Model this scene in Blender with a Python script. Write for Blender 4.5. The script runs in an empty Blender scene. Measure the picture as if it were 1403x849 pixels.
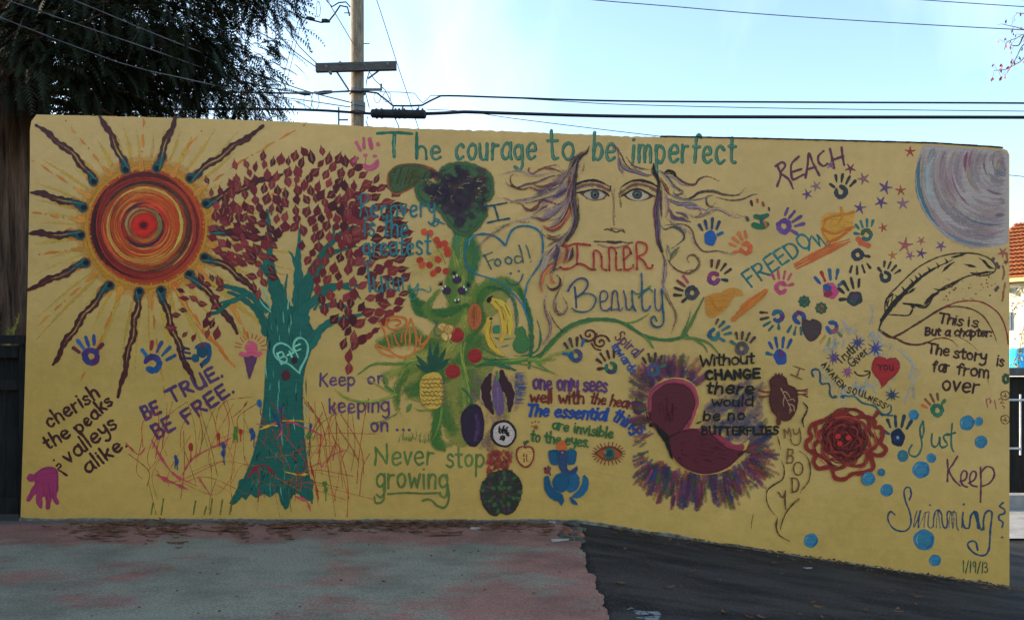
import bpy, bmesh, math, random
import numpy as np
from mathutils import Vector, Matrix, noise as mnoise
from mathutils.geometry import tessellate_polygon
random.seed(11)
R = math.radians
SC = bpy.context.scene
COL = SC.collection
# ---------------------------------------------------------------- camera
F, PX0, HOR = 1150.0, 701.5, 490.0          # focal length and principal point in photo pixels
CAMY, EYE = -5.18, 1.0
cam_data = bpy.data.cameras.new("camera")
cam = bpy.data.objects.new("camera", cam_data); COL.objects.link(cam)
cam.location = (0, CAMY, EYE); cam.rotation_euler = (R(90), 0, 0)
cam_data.sensor_width = 36; cam_data.lens = F * 36 / 1403
cam_data.shift_y = (HOR - 424.5) / 1403
cam_data.clip_start = 0.05; cam_data.clip_end = 3000
SC.camera = cam
# ---------------------------------------------------------------- sky and sun
SUN_EL, SUN_AZ = 19.0, -70.0                # azimuth clockwise from +Y: the sun stands behind the wall, to the left
world = bpy.data.worlds.new("World"); SC.world = world; world.use_nodes = True
wn = world.node_tree; wn.nodes.clear()
def wnode(t, **k):
    n = wn.nodes.new(t)
    for a, b in k.items(): setattr(n, a, b)
    return n
sky = wnode('ShaderNodeTexSky', sky_type='NISHITA', sun_disc=False, sun_elevation=R(SUN_EL), sun_rotation=R(SUN_AZ),
            air_density=1.2, dust_density=1.2, ozone_density=2.2, altitude=50)
bg = wnode('ShaderNodeBackground'); bg.inputs['Strength'].default_value = 0.13
tc = wnode('ShaderNodeTexCoord'); mp = wnode('ShaderNodeMapping'); mp.inputs['Scale'].default_value = (3.0, 3.0, 1.0)
mp.inputs['Rotation'].default_value = (0, R(35), 0)
nz = wnode('ShaderNodeTexNoise'); nz.inputs['Scale'].default_value = 1.7; nz.inputs['Detail'].default_value = 5; nz.inputs['Roughness'].default_value = .5
mr = wnode('ShaderNodeMapRange'); mr.inputs['From Min'].default_value = .5; mr.inputs['From Max'].default_value = .85; mr.inputs['To Max'].default_value = .1
mx = wnode('ShaderNodeMix', data_type='RGBA'); mx.inputs[7].default_value = (16, 16.5, 17, 1)
ow = wnode('ShaderNodeOutputWorld')
L = wn.links.new
L(tc.outputs['Generated'], mp.inputs[0]); L(mp.outputs[0], nz.inputs['Vector']); L(nz.outputs[0], mr.inputs[0])
L(mr.outputs[0], mx.inputs[0]); L(sky.outputs[0], mx.inputs[6]); L(mx.outputs[2], bg.inputs[0]); L(bg.outputs[0], ow.inputs[0])
sd = bpy.data.lights.new("sun", 'SUN'); sd.energy = 3.2; sd.angle = R(.5); sd.color = (1, .86, .66)
sun = bpy.data.objects.new("sun", sd); COL.objects.link(sun)
az, el = R(SUN_AZ), R(SUN_EL)
sdir = Vector((math.sin(az) * math.cos(el), math.cos(az) * math.cos(el), math.sin(el)))
sun.rotation_euler = sdir.to_track_quat('Z', 'Y').to_euler(); sun.location = sdir * 30
SC.view_settings.view_transform = 'Standard'; SC.view_settings.look = 'None'
SC.view_settings.exposure = 1.65; SC.view_settings.gamma = 1
SC.render.engine = 'CYCLES'
SC.cycles.transparent_max_bounces = 400; SC.cycles.max_bounces = 5
SC.cycles.use_denoising = True
# ---------------------------------------------------------------- helpers
def at(px, py, D):
    """the place at distance D in front of the camera that the photo shows at px, py"""
    return Vector(((px - PX0) / F * D, CAMY + D, EYE + (HOR - py) / F * D))
def lin(c):
    c = c / 255
    return c / 12.92 if c <= .04045 else ((c + .055) / 1.055) ** 2.4
def tag(o, label=None, cat=None, group=None, kind=None):
    if label: o['label'] = label
    if cat: o['category'] = cat
    if group: o['group'] = group
    if kind: o['kind'] = kind
    return o
def empty(name, loc, label, cat, group=None):
    o = bpy.data.objects.new(name, None); COL.objects.link(o); o.location = loc; o.empty_display_size = .2
    return tag(o, label, cat, group)
def link(name, me, parent=None, mat=None):
    o = bpy.data.objects.new(name, me); COL.objects.link(o)
    if parent:
        o.parent = parent; o.matrix_parent_inverse = Matrix.Translation(-parent.location)
    if mat and not me.materials: me.materials.append(mat)
    return o
def mesh(name, vs, fs, mat=None, parent=None, smooth=False):
    me = bpy.data.meshes.new(name); me.from_pydata([tuple(v) for v in vs], [], fs); me.update()
    if smooth: me.polygons.foreach_set('use_smooth', [True] * len(me.polygons))
    return link(name, me, parent, mat)
class MB:
    """collects solids for one mesh"""
    def __init__(s): s.v = []; s.f = []
    def add(s, vs, fs):
        n = len(s.v); s.v += [Vector(v) for v in vs]; s.f += [tuple(i + n for i in f) for f in fs]
    def box(s, c, d, rot=None, jit=0):
        c = Vector(c); vs = []
        for z in (-.5, .5):
            for x, y in ((-.5, -.5), (.5, -.5), (.5, .5), (-.5, .5)):
                p = Vector((x * d[0], y * d[1], z * d[2]))
                if jit: p += Vector((random.uniform(-jit, jit), random.uniform(-jit, jit), random.uniform(-jit, jit)))
                if rot: p = rot @ p
                vs.append(c + p)
        s.add(vs, [(3, 2, 1, 0), (4, 5, 6, 7), (0, 1, 5, 4), (1, 2, 6, 5), (2, 3, 7, 6), (3, 0, 4, 7)])
    def tube(s, pts, rad, n=6, closed=True):
        pts = [Vector(p) for p in pts]; m = len(pts); vs = []; fs = []
        for i, p in enumerate(pts):
            t = (pts[min(i + 1, m - 1)] - pts[max(i - 1, 0)]).normalized()
            a = t.cross(Vector((0, 0, 1)))
            if a.length < .05: a = t.cross(Vector((0, 1, 0)))
            a.normalize(); b = t.cross(a)
            r = rad if not hasattr(rad, '__len__') else rad[i]
            for k in range(n):
                an = 2 * math.pi * k / n
                vs.append(p + a * math.cos(an) * r + b * math.sin(an) * r)
        for i in range(m - 1):
            for k in range(n):
                fs.append((i * n + k, i * n + (k + 1) % n, (i + 1) * n + (k + 1) % n, (i + 1) * n + k))
        if closed: fs += [tuple(range(n))[::-1], tuple(range((m - 1) * n, m * n))]
        s.add(vs, fs)
    def build(s, name, mat, parent=None, smooth=False): return mesh(name, s.v, s.f, mat, parent, smooth)
def crom(pts, step):
    """Catmull-Rom through 2D/3D points, resampled every step; also returns the parameter 0..1 along the control points"""
    P = [np.array(p, float) for p in pts]
    if len(P) == 2:
        n = max(2, int(np.linalg.norm(P[1] - P[0]) / step) + 1)
        return [P[0] + (P[1] - P[0]) * i / (n - 1) for i in range(n)], [i / (n - 1) for i in range(n)]
    out = []; par = []; m = len(P) - 1
    for i in range(m):
        p0 = P[i - 1] if i else 2 * P[0] - P[1]; p1 = P[i]; p2 = P[i + 1]; p3 = P[i + 2] if i + 2 <= m else 2 * P[m] - P[m - 1]
        n = max(1, int(np.linalg.norm(p2 - p1) / step))
        for k in range(n):
            t = k / n
            out.append(.5 * (2 * p1 + (p2 - p0) * t + (2 * p0 - 5 * p1 + 4 * p2 - p3) * t * t + (3 * p1 - p0 - 3 * p2 + p3) * t ** 3)); par.append((i + t) / m)
    out.append(P[-1]); par.append(1.)
    return out, par
def new_mat(name):
    m = bpy.data.materials.new(name); m.use_nodes = True
    return m, m.node_tree, m.node_tree.nodes['Principled BSDF']
def nodes(nt):
    def N(t, ins=None, **k):
        n = nt.nodes.new(t)
        for a, b in k.items(): setattr(n, a, b)
        for a, b in (ins or {}).items():
            if isinstance(b, bpy.types.NodeSocket): nt.links.new(b, n.inputs[a])
            else: n.inputs[a].default_value = b
        return n
    return N
def noisy(name, c1, c2, scale=8, rough=.85, bump=.3, bscale=40, stretch=(1, 1, 1), detail=6, lo=.35, hi=.65, spec=.3, bdist=.01):
    m, nt, bs = new_mat(name); N = nodes(nt)
    t = N('ShaderNodeTexCoord'); mp = N('ShaderNodeMapping', {0: t.outputs['Object'], 'Scale': stretch})
    a = N('ShaderNodeTexNoise', {'Vector': mp.outputs[0], 'Scale': scale, 'Detail': detail, 'Roughness': .6})
    r = N('ShaderNodeMapRange', {0: a.outputs[0], 'From Min': lo, 'From Max': hi})
    mi = N('ShaderNodeMix', {0: r.outputs[0], 6: (*c1, 1), 7: (*c2, 1)}, data_type='RGBA')
    nt.links.new(mi.outputs[2], bs.inputs['Base Color'])
    b = N('ShaderNodeTexNoise', {'Vector': mp.outputs[0], 'Scale': bscale, 'Detail': 5})
    bp = N('ShaderNodeBump', {'Height': b.outputs[0], 'Strength': bump, 'Distance': bdist})
    nt.links.new(bp.outputs[0], bs.inputs['Normal'])
    bs.inputs['Roughness'].default_value = rough; bs.inputs['Specular IOR Level'].default_value = spec
    return m
# ---------------------------------------------------------------- ground
def gz(x, y=0):
    """height of the asphalt: level on the left, falling to the right"""
    if x < .4: return -.02
    return -.02 - min(x - .4, 4.0) * .148
def smooth01(t): t = max(0, min(1, t)); return t * t * (3 - 2 * t)
xs = [-400, -150, -60, -25, -12, -8] + [-6 + i * .2 for i in range(70)] + [9, 12, 16, 25, 60, 150, 400]
ys = [-400, -100, -30, -12] + [-6 + i * .2 for i in range(75)] + [10, 12, 15, 20, 30, 60, 150, 400, 1500]
vs = []; fs = []
for j, y in enumerate(ys):
    for i, x in enumerate(xs):
        z = gz(x) if x > .4 else (-.06 if x < .25 else -.06 + .04 * (x - .25) / .15)
        if -6 < x < 8 and -6 < y < 9: z += .012 * mnoise.noise(Vector((x * .9, y * .9, 3)))
        vs.append((x, y, z))
nx = len(xs)
for j in range(len(ys) - 1):
    for i in range(nx - 1):
        a = j * nx + i; fs.append((a, a + 1, a + nx + 1, a + nx))
m_asph, nt, bs = new_mat('asphalt'); N = nodes(nt)
t = N('ShaderNodeTexCoord')
a1 = N('ShaderNodeTexNoise', {'Vector': t.outputs['Object'], 'Scale': 105., 'Detail': 4, 'Roughness': .8})
mpa = N('ShaderNodeMapping', {0: t.outputs['Object'], 'Scale': (1., 3.2, 1.), 'Rotation': (0, 0, R(-12))})
a2 = N('ShaderNodeTexNoise', {'Vector': mpa.outputs[0], 'Scale': 1.4, 'Detail': 6, 'Roughness': .62})
r1 = N('ShaderNodeMapRange', {0: a2.outputs[0], 'From Min': .4, 'From Max': .6})
mi = N('ShaderNodeMix', {0: r1.outputs[0], 6: (.0085, .007, .0057, 1), 7: (.042, .034, .028, 1)}, data_type='RGBA')
r2 = N('ShaderNodeMapRange', {0: a1.outputs[0], 'From Min': .54, 'From Max': .68, 'To Max': .75})
mi2 = N('ShaderNodeMix', {0: r2.outputs[0], 6: mi.outputs[2], 7: (.12, .11, .10, 1)}, data_type='RGBA')
nt.links.new(mi2.outputs[2], bs.inputs['Base Color'])
vo = N('ShaderNodeTexVoronoi', {'Vector': t.outputs['Object'], 'Scale': 110.})
bp = N('ShaderNodeBump', {'Height': vo.outputs[0], 'Strength': .6, 'Distance': .004}); nt.links.new(bp.outputs[0], bs.inputs['Normal'])
bs.inputs['Roughness'].default_value = .9; bs.inputs['Specular IOR Level'].default_value = .25
tag(mesh('asphalt_ground', vs, fs, m_asph), kind='structure')
# concrete pad on the left with flaking pink and grey paint and a broken right edge
edge = []
y = -.02; k = 0
while y > -14:
    j = .026 * mnoise.noise(Vector((y * 3.1, 7.7, 0))) + .034 * mnoise.noise(Vector((y * 11, 2.7, 0))) + random.uniform(-.012, .012)
    edge.append((.385 + j + .015 * math.sin(y * 1.3), y)); y -= .035 if y > -3 else .3
cols = [-30, -14, -8] + [-6 + i * .25 for i in range(24)] + [0, .15, .26]
vs = []; fs = []; nr = len(edge); nc = len(cols) + 1
for x_e, y in edge:
    for c in cols: vs.append((c, y, .004 * mnoise.noise(Vector((c * .8, y * .8, 0)))))
    vs.append((x_e, y, random.uniform(-.006, .0)))
for j in range(nr - 1):
    for i in range(nc - 1):
        a = j * nc + i; fs.append((a, a + nc, a + nc + 1, a + 1))
base = len(vs)
for x_e, y in edge: vs.append((x_e + random.uniform(.004, .02), y, -.1))
for j in range(nr - 1): fs.append((j * nc + nc - 1, (j + 1) * nc + nc - 1, base + j + 1, base + j))
m_pad, nt, bs = new_mat('flaking_concrete_paint'); N = nodes(nt)
t = N('ShaderNodeTexCoord'); sp = N('ShaderNodeSeparateXYZ', {0: t.outputs['Object']})
mpp = N('ShaderNodeMapping', {0: t.outputs['Object'], 'Scale': (1., 1.25, 1.)})
n1 = N('ShaderNodeTexNoise', {'Vector': mpp.outputs[0], 'Scale': 1.5, 'Detail': 9, 'Roughness': .62, 'Distortion': .25})
nf = N('ShaderNodeTexNoise', {'Vector': t.outputs['Object'], 'Scale': 55., 'Detail': 5, 'Roughness': .75})
nearw = N('ShaderNodeMapRange', {0: sp.outputs['Y'], 'From Min': -.74, 'From Max': -.5, 'To Min': 0., 'To Max': .32})
rightb = N('ShaderNodeMapRange', {0: sp.outputs['X'], 'From Min': -1.1, 'From Max': .3, 'To Min': -.09, 'To Max': .19})
s1 = N('ShaderNodeMath', {0: nearw.outputs[0], 1: rightb.outputs[0]}, operation='ADD')
s2a = N('ShaderNodeMath', {0: n1.outputs[0], 1: 1.45, 2: -.245}, operation='MULTIPLY_ADD'); s2 = N('ShaderNodeMath', {0: s1.outputs[0], 1: s2a.outputs[0]}, operation='ADD')
fm = N('ShaderNodeMath', {0: nf.outputs[0], 1: .5, 2: -.25}, operation='MULTIPLY_ADD')
s3 = N('ShaderNodeMath', {0: s2.outputs[0], 1: fm.outputs[0]}, operation='ADD')
pk = N('ShaderNodeMapRange', {0: s3.outputs[0], 'From Min': .48, 'From Max': .62})
nb = N('ShaderNodeTexNoise', {'Vector': mpp.outputs[0], 'Scale': 5.5, 'Detail': 7, 'Roughness': .7})
gr = N('ShaderNodeMix', {0: nb.outputs[0], 6: (.222, .203, .142, 1), 7: (.34, .30, .20, 1)}, data_type='RGBA')
pi_ = N('ShaderNodeMix', {0: nb.outputs[0], 6: (.25, .118, .083, 1), 7: (.42, .205, .148, 1)}, data_type='RGBA')
cm = N('ShaderNodeMix', {0: pk.outputs[0], 6: gr.outputs[2], 7: pi_.outputs[2]}, data_type='RGBA')
n5 = N('ShaderNodeTexNoise', {'Vector': t.outputs['Object'], 'Scale': 85., 'Detail': 4, 'Roughness': .8})
dk = N('ShaderNodeMapRange', {0: n5.outputs[0], 'From Min': .34, 'From Max': .6, 'To Min': .5, 'To Max': 1.15})
n6 = N('ShaderNodeTexNoise', {'Vector': mpp.outputs[0], 'Scale': 2.3, 'Detail': 8, 'Roughness': .7})
st = N('ShaderNodeMapRange', {0: n6.outputs[0], 'From Min': .38, 'From Max': .55, 'To Min': .7, 'To Max': 1.})
wl = N('ShaderNodeMapRange', {0: sp.outputs['Y'], 'From Min': -.16, 'From Max': -.08, 'To Min': 0., 'To Max': .8})   # bare cement strip at the wall
cm2 = N('ShaderNodeMix', {0: wl.outputs[0], 6: cm.outputs[2], 7: (.13, .125, .11, 1)}, data_type='RGBA')
mu = N('ShaderNodeMath', {0: dk.outputs[0], 1: st.outputs[0]}, operation='MULTIPLY')
vm = N('ShaderNodeVectorMath', {0: cm2.outputs[2], 3: mu.outputs[0]}, operation='SCALE')
nt.links.new(vm.outputs[0], bs.inputs['Base Color'])
bp = N('ShaderNodeBump', {'Height': s3.outputs[0], 'Strength': .35, 'Distance': .006}); nt.links.new(bp.outputs[0], bs.inputs['Normal'])
bs.inputs['Roughness'].default_value = .85; bs.inputs['Specular IOR Level'].default_value = .25
tag(mesh('concrete_pad', vs, fs, m_pad), kind='structure')
# ---------------------------------------------------------------- the wall
S_ = 222.0
def wx(px): return (px - PX0) / S_
def wz(py): return (712 - py) / S_
top = [(41, 178), (43, 166), (50, 157), (120, 158.5), (290, 163), (400, 167), (480, 172), (560, 176), (700, 180), (860, 187), (1050, 191), (1280, 197), (1372, 203), (1380, 206), (1383, 212)]
def topy(x):
    for (a, b), (c, d) in zip(top, top[1:]):
        if a <= x <= c: return b + (d - b) * (x - a) / (c - a)
    return top[-1][1]
THK = .2
def roughtop(x):
    y = topy(x); A = .7
    if 480 < x < 920: A = 1.5
    return y + A * (mnoise.noise(Vector((x * .13, 0, 0))) + .6 * mnoise.noise(Vector((x * .41, 5, 0))))
outline = [(23, 800), (28, 711), (33, 560), (38, 390), (41, 230)] + [(x, y) for x, y in top[:3]]
xx = 56
while xx < 1368: outline.append((xx, roughtop(xx))); xx += 4
outline += top[-3:] + [(1383, 500), (1383, 860)]
# front face as a grid: columns under every top point
front = [(x, y) for x, y in outline]
vs = [Vector((wx(x), 0, wz(y))) for x, y in front]
n = len(vs)
vs += [Vector((wx(x) + (.008 if x < 60 else 0), THK, wz(y) - .004 * (1 + math.sin(x)))) for x, y in front]
tri = tessellate_polygon([[v for v in vs[:n]]])
fs = []
for t3 in tri:
    a, b, c = t3
    nrm = (vs[b] - vs[a]).cross(vs[c] - vs[a])
    fs.append((a, b, c) if nrm.y < 0 else (a, c, b))
    fs.append((a + n, c + n, b + n) if nrm.y < 0 else (a + n, b + n, c + n))
for i in range(n):
    j = (i + 1) % n; fs.append((i, i + n, j + n, j))
m_wall, nt, bs = new_mat('yellow_wall_paint'); N = nodes(nt)
t = N('ShaderNodeTexCoord'); sp = N('ShaderNodeSeparateXYZ', {0: t.outputs['Object']})
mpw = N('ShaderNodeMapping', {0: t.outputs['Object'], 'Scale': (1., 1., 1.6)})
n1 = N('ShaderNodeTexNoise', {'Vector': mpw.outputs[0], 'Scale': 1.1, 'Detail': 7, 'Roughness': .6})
n2 = N('ShaderNodeTexNoise', {'Vector': t.outputs['Object'], 'Scale': 14., 'Detail': 6, 'Roughness': .7})
n3 = N('ShaderNodeTexNoise', {'Vector': t.outputs['Object'], 'Scale': 170., 'Detail': 3})
tone_noise = N('ShaderNodeMath', {0: n1.outputs[0], 1: 1.6, 2: -.8}, operation='MULTIPLY_ADD'); shade_z = N('ShaderNodeMath', {0: sp.outputs['Z'], 1: .62, 2: .0}, operation='MULTIPLY_ADD'); shade_x = N('ShaderNodeMath', {0: sp.outputs['X'], 1: .1, 2: -.15}, operation='MULTIPLY_ADD')
c12 = N('ShaderNodeMath', {0: tone_noise.outputs[0], 1: shade_z.outputs[0]}, operation='ADD'); light_mix = N('ShaderNodeMath', {0: c12.outputs[0], 1: shade_x.outputs[0]}, operation='ADD', use_clamp=True)   # deeper yellow low down, paler above: the light's falloff put into the colour
ca = N('ShaderNodeMix', {0: light_mix.outputs[0], 6: (.755, .41, .088, 1), 7: (.80, .445, .145, 1)}, data_type='RGBA')
r1 = N('ShaderNodeMapRange', {0: n1.outputs[0], 'From Min': .3, 'From Max': .7, 'To Min': .87, 'To Max': 1.07})
r2 = N('ShaderNodeMapRange', {0: n2.outputs[0], 'From Min': .3, 'From Max': .7, 'To Min': .91, 'To Max': 1.06})
mu = N('ShaderNodeMath', {0: r1.outputs[0], 1: r2.outputs[0]}, operation='MULTIPLY')
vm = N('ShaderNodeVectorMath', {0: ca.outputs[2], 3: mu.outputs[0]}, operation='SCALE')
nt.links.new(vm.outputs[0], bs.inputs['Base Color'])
n4 = N('ShaderNodeTexNoise', {'Vector': mpw.outputs[0], 'Scale': 5.5, 'Detail': 4, 'Distortion': .6}); m5 = N('ShaderNodeMath', {0: n4.outputs[0], 1: 2.5, 2: 0.}, operation='MULTIPLY_ADD'); m6 = N('ShaderNodeMath', {0: n2.outputs[0], 1: n3.outputs[0]}, operation='ADD'); mxh = N('ShaderNodeMath', {0: m6.outputs[0], 1: m5.outputs[0]}, operation='ADD')
bp = N('ShaderNodeBump', {'Height': mxh.outputs[0], 'Strength': .5, 'Distance': .004}); nt.links.new(bp.outputs[0], bs.inputs['Normal'])
bs.inputs['Roughness'].default_value = .55; bs.inputs['Specular IOR Level'].default_value = .3
WALL = empty('mural_wall', (0, .1, 0), 'long yellow stucco wall covered with a hand-painted community mural', 'wall')
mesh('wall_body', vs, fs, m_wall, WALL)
# dark roofing felt on top towards the right
m_felt = noisy('black_felt', (.012, .012, .014), (.05, .05, .05), 30)
mb = MB(); xx = 905
while xx < 1368:
    y0, y1 = topy(xx), topy(xx + 7)
    a = Vector((wx(xx), .1, wz(y0) + .006)); b = Vector((wx(xx + 7), .1, wz(y1) + .006))
    mb.box((a + b) / 2, (b.x - a.x, THK + .012, .003 + random.uniform(0, .004)), Matrix.Rotation(math.atan2(-(b.z - a.z), b.x - a.x), 3, 'Y')); xx += 7
mb.build('felt_capping', m_felt, WALL)
# bare cement skirting along the foot
m_cem = noisy('bare_cement', (.13, .105, .075), (.30, .25, .17), 22, bump=.6, bscale=70)
mb = MB(); xx = 27
bot = [(20, 711.5), (790, 714), (850, 723), (1000, 748), (1160, 773), (1383, 806)]
def boty(x):
    for (a, b), (c, d) in zip(bot, bot[1:]):
        if a <= x <= c: return b + (d - b) * (x - a) / (c - a)
    return bot[-1][1]
vs = []; fs = []; k = 0
while xx <= 1383:
    h = 3.2 + 2.5 * mnoise.noise(Vector((xx * .02, 1, 0))) + 1.6 * mnoise.noise(Vector((xx * .15, 2, 0)))
    if xx < 700: h *= .75
    x = wx(xx); z1 = wz(boty(xx) - max(.8, h)); z0 = wz(boty(xx) + 12)
    vs += [(x, -.001, z1), (x, -.005, z1 - .004), (x, -.006, z0)]
    if k:
        a = (k - 1) * 3; fs += [(a, a + 1, a + 4, a + 3), (a + 1, a + 2, a + 5, a + 4)]
    k += 1; xx += 3
mesh('cement_footing', vs, fs, m_cem, WALL)
# ---------------------------------------------------------------- utility pole
m_pole = noisy('pole_wood', (.13, .09, .06), (.40, .31, .215), 6, bump=.8, bscale=22, stretch=(6, 6, .7), lo=.3, hi=.7)
m_arm = noisy('weathered_crossarm', (.07, .062, .058), (.13, .115, .10), 10, stretch=(.6, 4, 4))
m_metal = noisy('grey_hardware', (.10, .10, .10), (.22, .21, .2), 30, rough=.5)
m_cab = noisy('cable_rubber', (.012, .012, .016), (.03, .03, .036), 20, rough=.6)
m_wire = noisy('bare_wire', (.05, .05, .055), (.11, .11, .12), 20, rough=.5)
PD = 19.0
def P3(x, y, d=0): return at(x, y, PD + d)
pole = empty('utility_pole', (at(489, 490, PD).x, CAMY + PD, -.1), 'tall wooden utility pole with one grey crossarm behind the wall', 'utility pole')
vs = []; fs = []; NS = 20; zz = [-.6 + i * .35 for i in range(36)]
pcx = at(489.5, 0, PD).x; pcy = CAMY + PD
for i, z in enumerate(zz):
    r0 = .158 - .0004 * i
    for k in range(NS):
        a = 2 * math.pi * k / NS; r = r0 * (1 + .03 * mnoise.noise(Vector((math.cos(a) * 3, math.sin(a) * 3, z * .3))))
        vs.append((pcx + r * math.cos(a), pcy + r * math.sin(a), z))
for i in range(len(zz) - 1):
    for k in range(NS): fs.append((i * NS + k, i * NS + (k + 1) % NS, (i + 1) * NS + (k + 1) % NS, (i + 1) * NS + k))
fs.append(tuple(range((len(zz) - 1) * NS, len(zz) * NS)))
mesh('pole_shaft', vs, fs, m_pole, pole, True)
a = P3(433, 93.5, -.24); b = P3(543, 90.5, -.24)
mb = MB(); mb.box((a + b) / 2, ((b - a).length, .12, .185), Matrix.Rotation(-math.atan2(b.z - a.z, b.x - a.x), 3, 'Y')); mb.build('crossarm', m_arm, pole)
for (x0, y0, x1, y1) in ((461, 98, 478, 124), (519, 97, 504, 108)):
    mb = MB(); mb.tube([P3(x0, y0, -.2), P3(x1, y1, -.17)], .022, 5); mb.build('arm_brace', m_metal, pole)
for y in (126, 144, 151):
    mb = MB(); z = at(489, y, PD).z; mb.tube([(pcx, pcy, z - .05), (pcx, pcy, z + .05)], .185, 14); mb.build('pole_band', m_metal, pole)
for (x, y) in ((447, 91), (452, 99), (531, 87), (466, 86)):
    mb = MB(); p = P3(x, y, -.32); mb.tube([p, p + Vector((0, .1, 0))], .035, 8); mb.build('bolt', m_metal, pole)
mb = MB(); p = P3(498, 123, -.1); mb.box(p + Vector((.2, 0, 0)), (.42, .05, .05)); mb.box(p + Vector((.4, 0, .06)), (.04, .04, .14)); mb.build('standoff_bracket', m_metal, pole)
mb = MB(); p = P3(464, 152, -.1); mb.tube([P3(464, 147, -.1), P3(464, 171, -.1)], .02, 5); mb.tube([P3(464, 164.5, -.1), P3(477, 164.5, -.1)], .02, 5); mb.build('pole_step', m_metal, pole)
for y in range(60, -300, -42):
    mb = MB(); p = at(489 + (9 if (y // 42) % 2 else -9), y, PD); mb.tube([p, p + Vector((.14 if (y // 42) % 2 else -.14, 0, 0))], .012, 5); mb.build('pole_step', m_metal, pole)
# cables: each a thing
def cable(pts, w, label, d=-.2, m=None, name='overhead_cable', grp='overhead cables and wires at the pole', cat='cable'):
    c3 = [at(x, y, PD + (q[0] if (q := dd) else d)) for (x, y, *dd) in pts]
    sm, _ = crom([tuple(p) for p in c3], .25)
    mb = MB(); mb.tube([Vector(p) for p in sm], [w / 2 * (p[1] - CAMY) / F for p in sm], 6)
    return tag(mb.build(name, m or m_cab, None, True), label, cat, grp)
cable([(-160, 148), (150, 150), (350, 149.5), (430, 151), (480, 154), (510, 156)], 3.6, 'thick black cable coming from behind the redwood to the pole')
cable([(583, 156), (610, 155), (635, 153.5), (700, 155.5), (860, 159.5), (1100, 160.5), (1403, 161), (1700, 163)], 4.6, 'thickest black cable running right from the black splice case')
cable([(-160, 126), (200, 124), (350, 127), (420, 128), (450, 126.5), (480, 125), (516, 127.5), (529, 137), (538, 145), (560, 145.3), (578, 144.5), (590, 138), (604, 131.5), (700, 134), (850, 138.5), (1100, 140.2), (1403, 141.5), (1700, 144)], 2.5, 'dark cable dipping right of the pole then running along the sky above the thickest cable')
cable([(690, 133.5), (760, 138), (860, 143.5), (1100, 149), (1403, 152.5), (1700, 156)], 1.1, 'thin wire between the two black cables at the right', m=m_wire)
cable([(584, 150), (640, 153), (700, 162), (833, 178.5), (930, 190), (1100, 212)], 1., 'thin wire sagging from the splice case down behind the wall top', m=m_wire)
cable([(700, -12), (812, 0), (920, 9), (1050, 20), (1200, 30), (1380, 40), (1600, 50)], 1.2, 'thin wire crossing the upper right sky', m=m_wire)
cable([(1180, -7), (1262, 0), (1403, 9.5), (1600, 22)], 1.1, 'thin wire clipping the top right corner of the sky', m=m_wire)
cable([(1300, 232), (1383, 240), (1403, 242), (1700, 262)], 1., 'thin wire seen beyond the right end of the wall', m=m_wire)
cable([(480, -100), (516, 0), (545, 90), (573, 175), (620, 330)], 1.2, 'straight guy wire slanting down right of the pole', m=m_wire)
cable([(438, -22), (448, 0), (475, 45), (499, 87), (512, 108), (528, 124), (538, 144)], 1.3, 'wire slanting down across the front of the pole', d=-.4, m=m_wire)
cable([(300, -60), (360, 18), (391, 38), (410, 64), (435, 88)], 1.4, 'upper drop wire from the redwood to the crossarm end', d=-.25)
cable([(300, -30), (380, 48), (405, 72), (433, 92)], 1.4, 'lower drop wire from the redwood to the crossarm end', d=-.25)
cable([(-60, -60, -13.6), (100, 0, -13.2), (225, 52, -12.4), (350, 100, -9), (420, 125, -4.5), (482, 141, -.3)], 1.7, 'topmost service wire crossing in front of the redwood foliage', d=-.3, m=m_wire)
cable([(-60, -24, -13.5), (8, 0, -13.4), (175, 57, -12.8), (350, 116, -9), (420, 127, -4.5), (478, 126, -.3)], 1.6, 'middle service wire crossing in front of the redwood foliage', d=-.3, m=m_wire)
cable([(-60, 0, -13.6), (0, 24, -13.4), (160, 85, -12.9), (250, 107, -12.2), (350, 128, -9), (420, 138, -4.5), (480, 147, -.3)], 1.5, 'lowest service wire crossing in front of the redwood foliage', d=-.3, m=m_wire)
cable([(409, 28), (395, 80), (371, 168), (350, 250)], 1., 'left one of two thin wires slanting down from the black connectors', m=m_wire)
cable([(413, 28), (402, 75), (379, 168), (360, 250)], 1., 'right one of two thin wires slanting down from the black connectors', m=m_wire)
cable([(479, 22), (476, 10), (466, 8), (458, 20), (450, 30), (440, 31), (428, 28), (414, 24), (404, 16), (408, 0), (415, -30)], 2.2, 'black cable looping from the pole top to the inline connectors')
cable([(480, 10), (474, 3), (464, 4), (455, 9.5), (448, 2), (440, -20)], 1.8, 'short black cable arching off the left of the pole near the top')
cable([(504, 160), (502, 168), (506, 176), (515, 200)], 1.4, 'short cable hanging down beside the pole foot of the splice case', d=-.1)
cable([(506, 98), (502, 112), (501, 128), (506, 148)], 1.3, 'riser wire hanging from the crossarm right of the pole', d=-.1)
cable([(541, 162), (545, 170), (548, 180)], 1.5, 'short tie wire hanging below the splice case')
cable([(520, 126), (548, 126.5), (568, 128), (574, 136), (579, 141), (585, 137), (590, 131), (604, 131)], 1., 'thin looping lashing wire right of the pole', m=m_wire)
def ring(cx, cy, rx, ry, label):
    pts = [(cx + rx * math.cos(a / 10 * 2 * math.pi) * random.uniform(.85, 1.1), cy + ry * math.sin(a / 10 * 2 * math.pi)) for a in range(11)]
    cable(pts, .9, label, m=m_wire)
ring(422, 139, 6, 12, 'loose coil of thin wire left of the pole'); ring(432, 138, 5, 13, 'second loose coil of thin wire nearest left of the pole')
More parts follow.
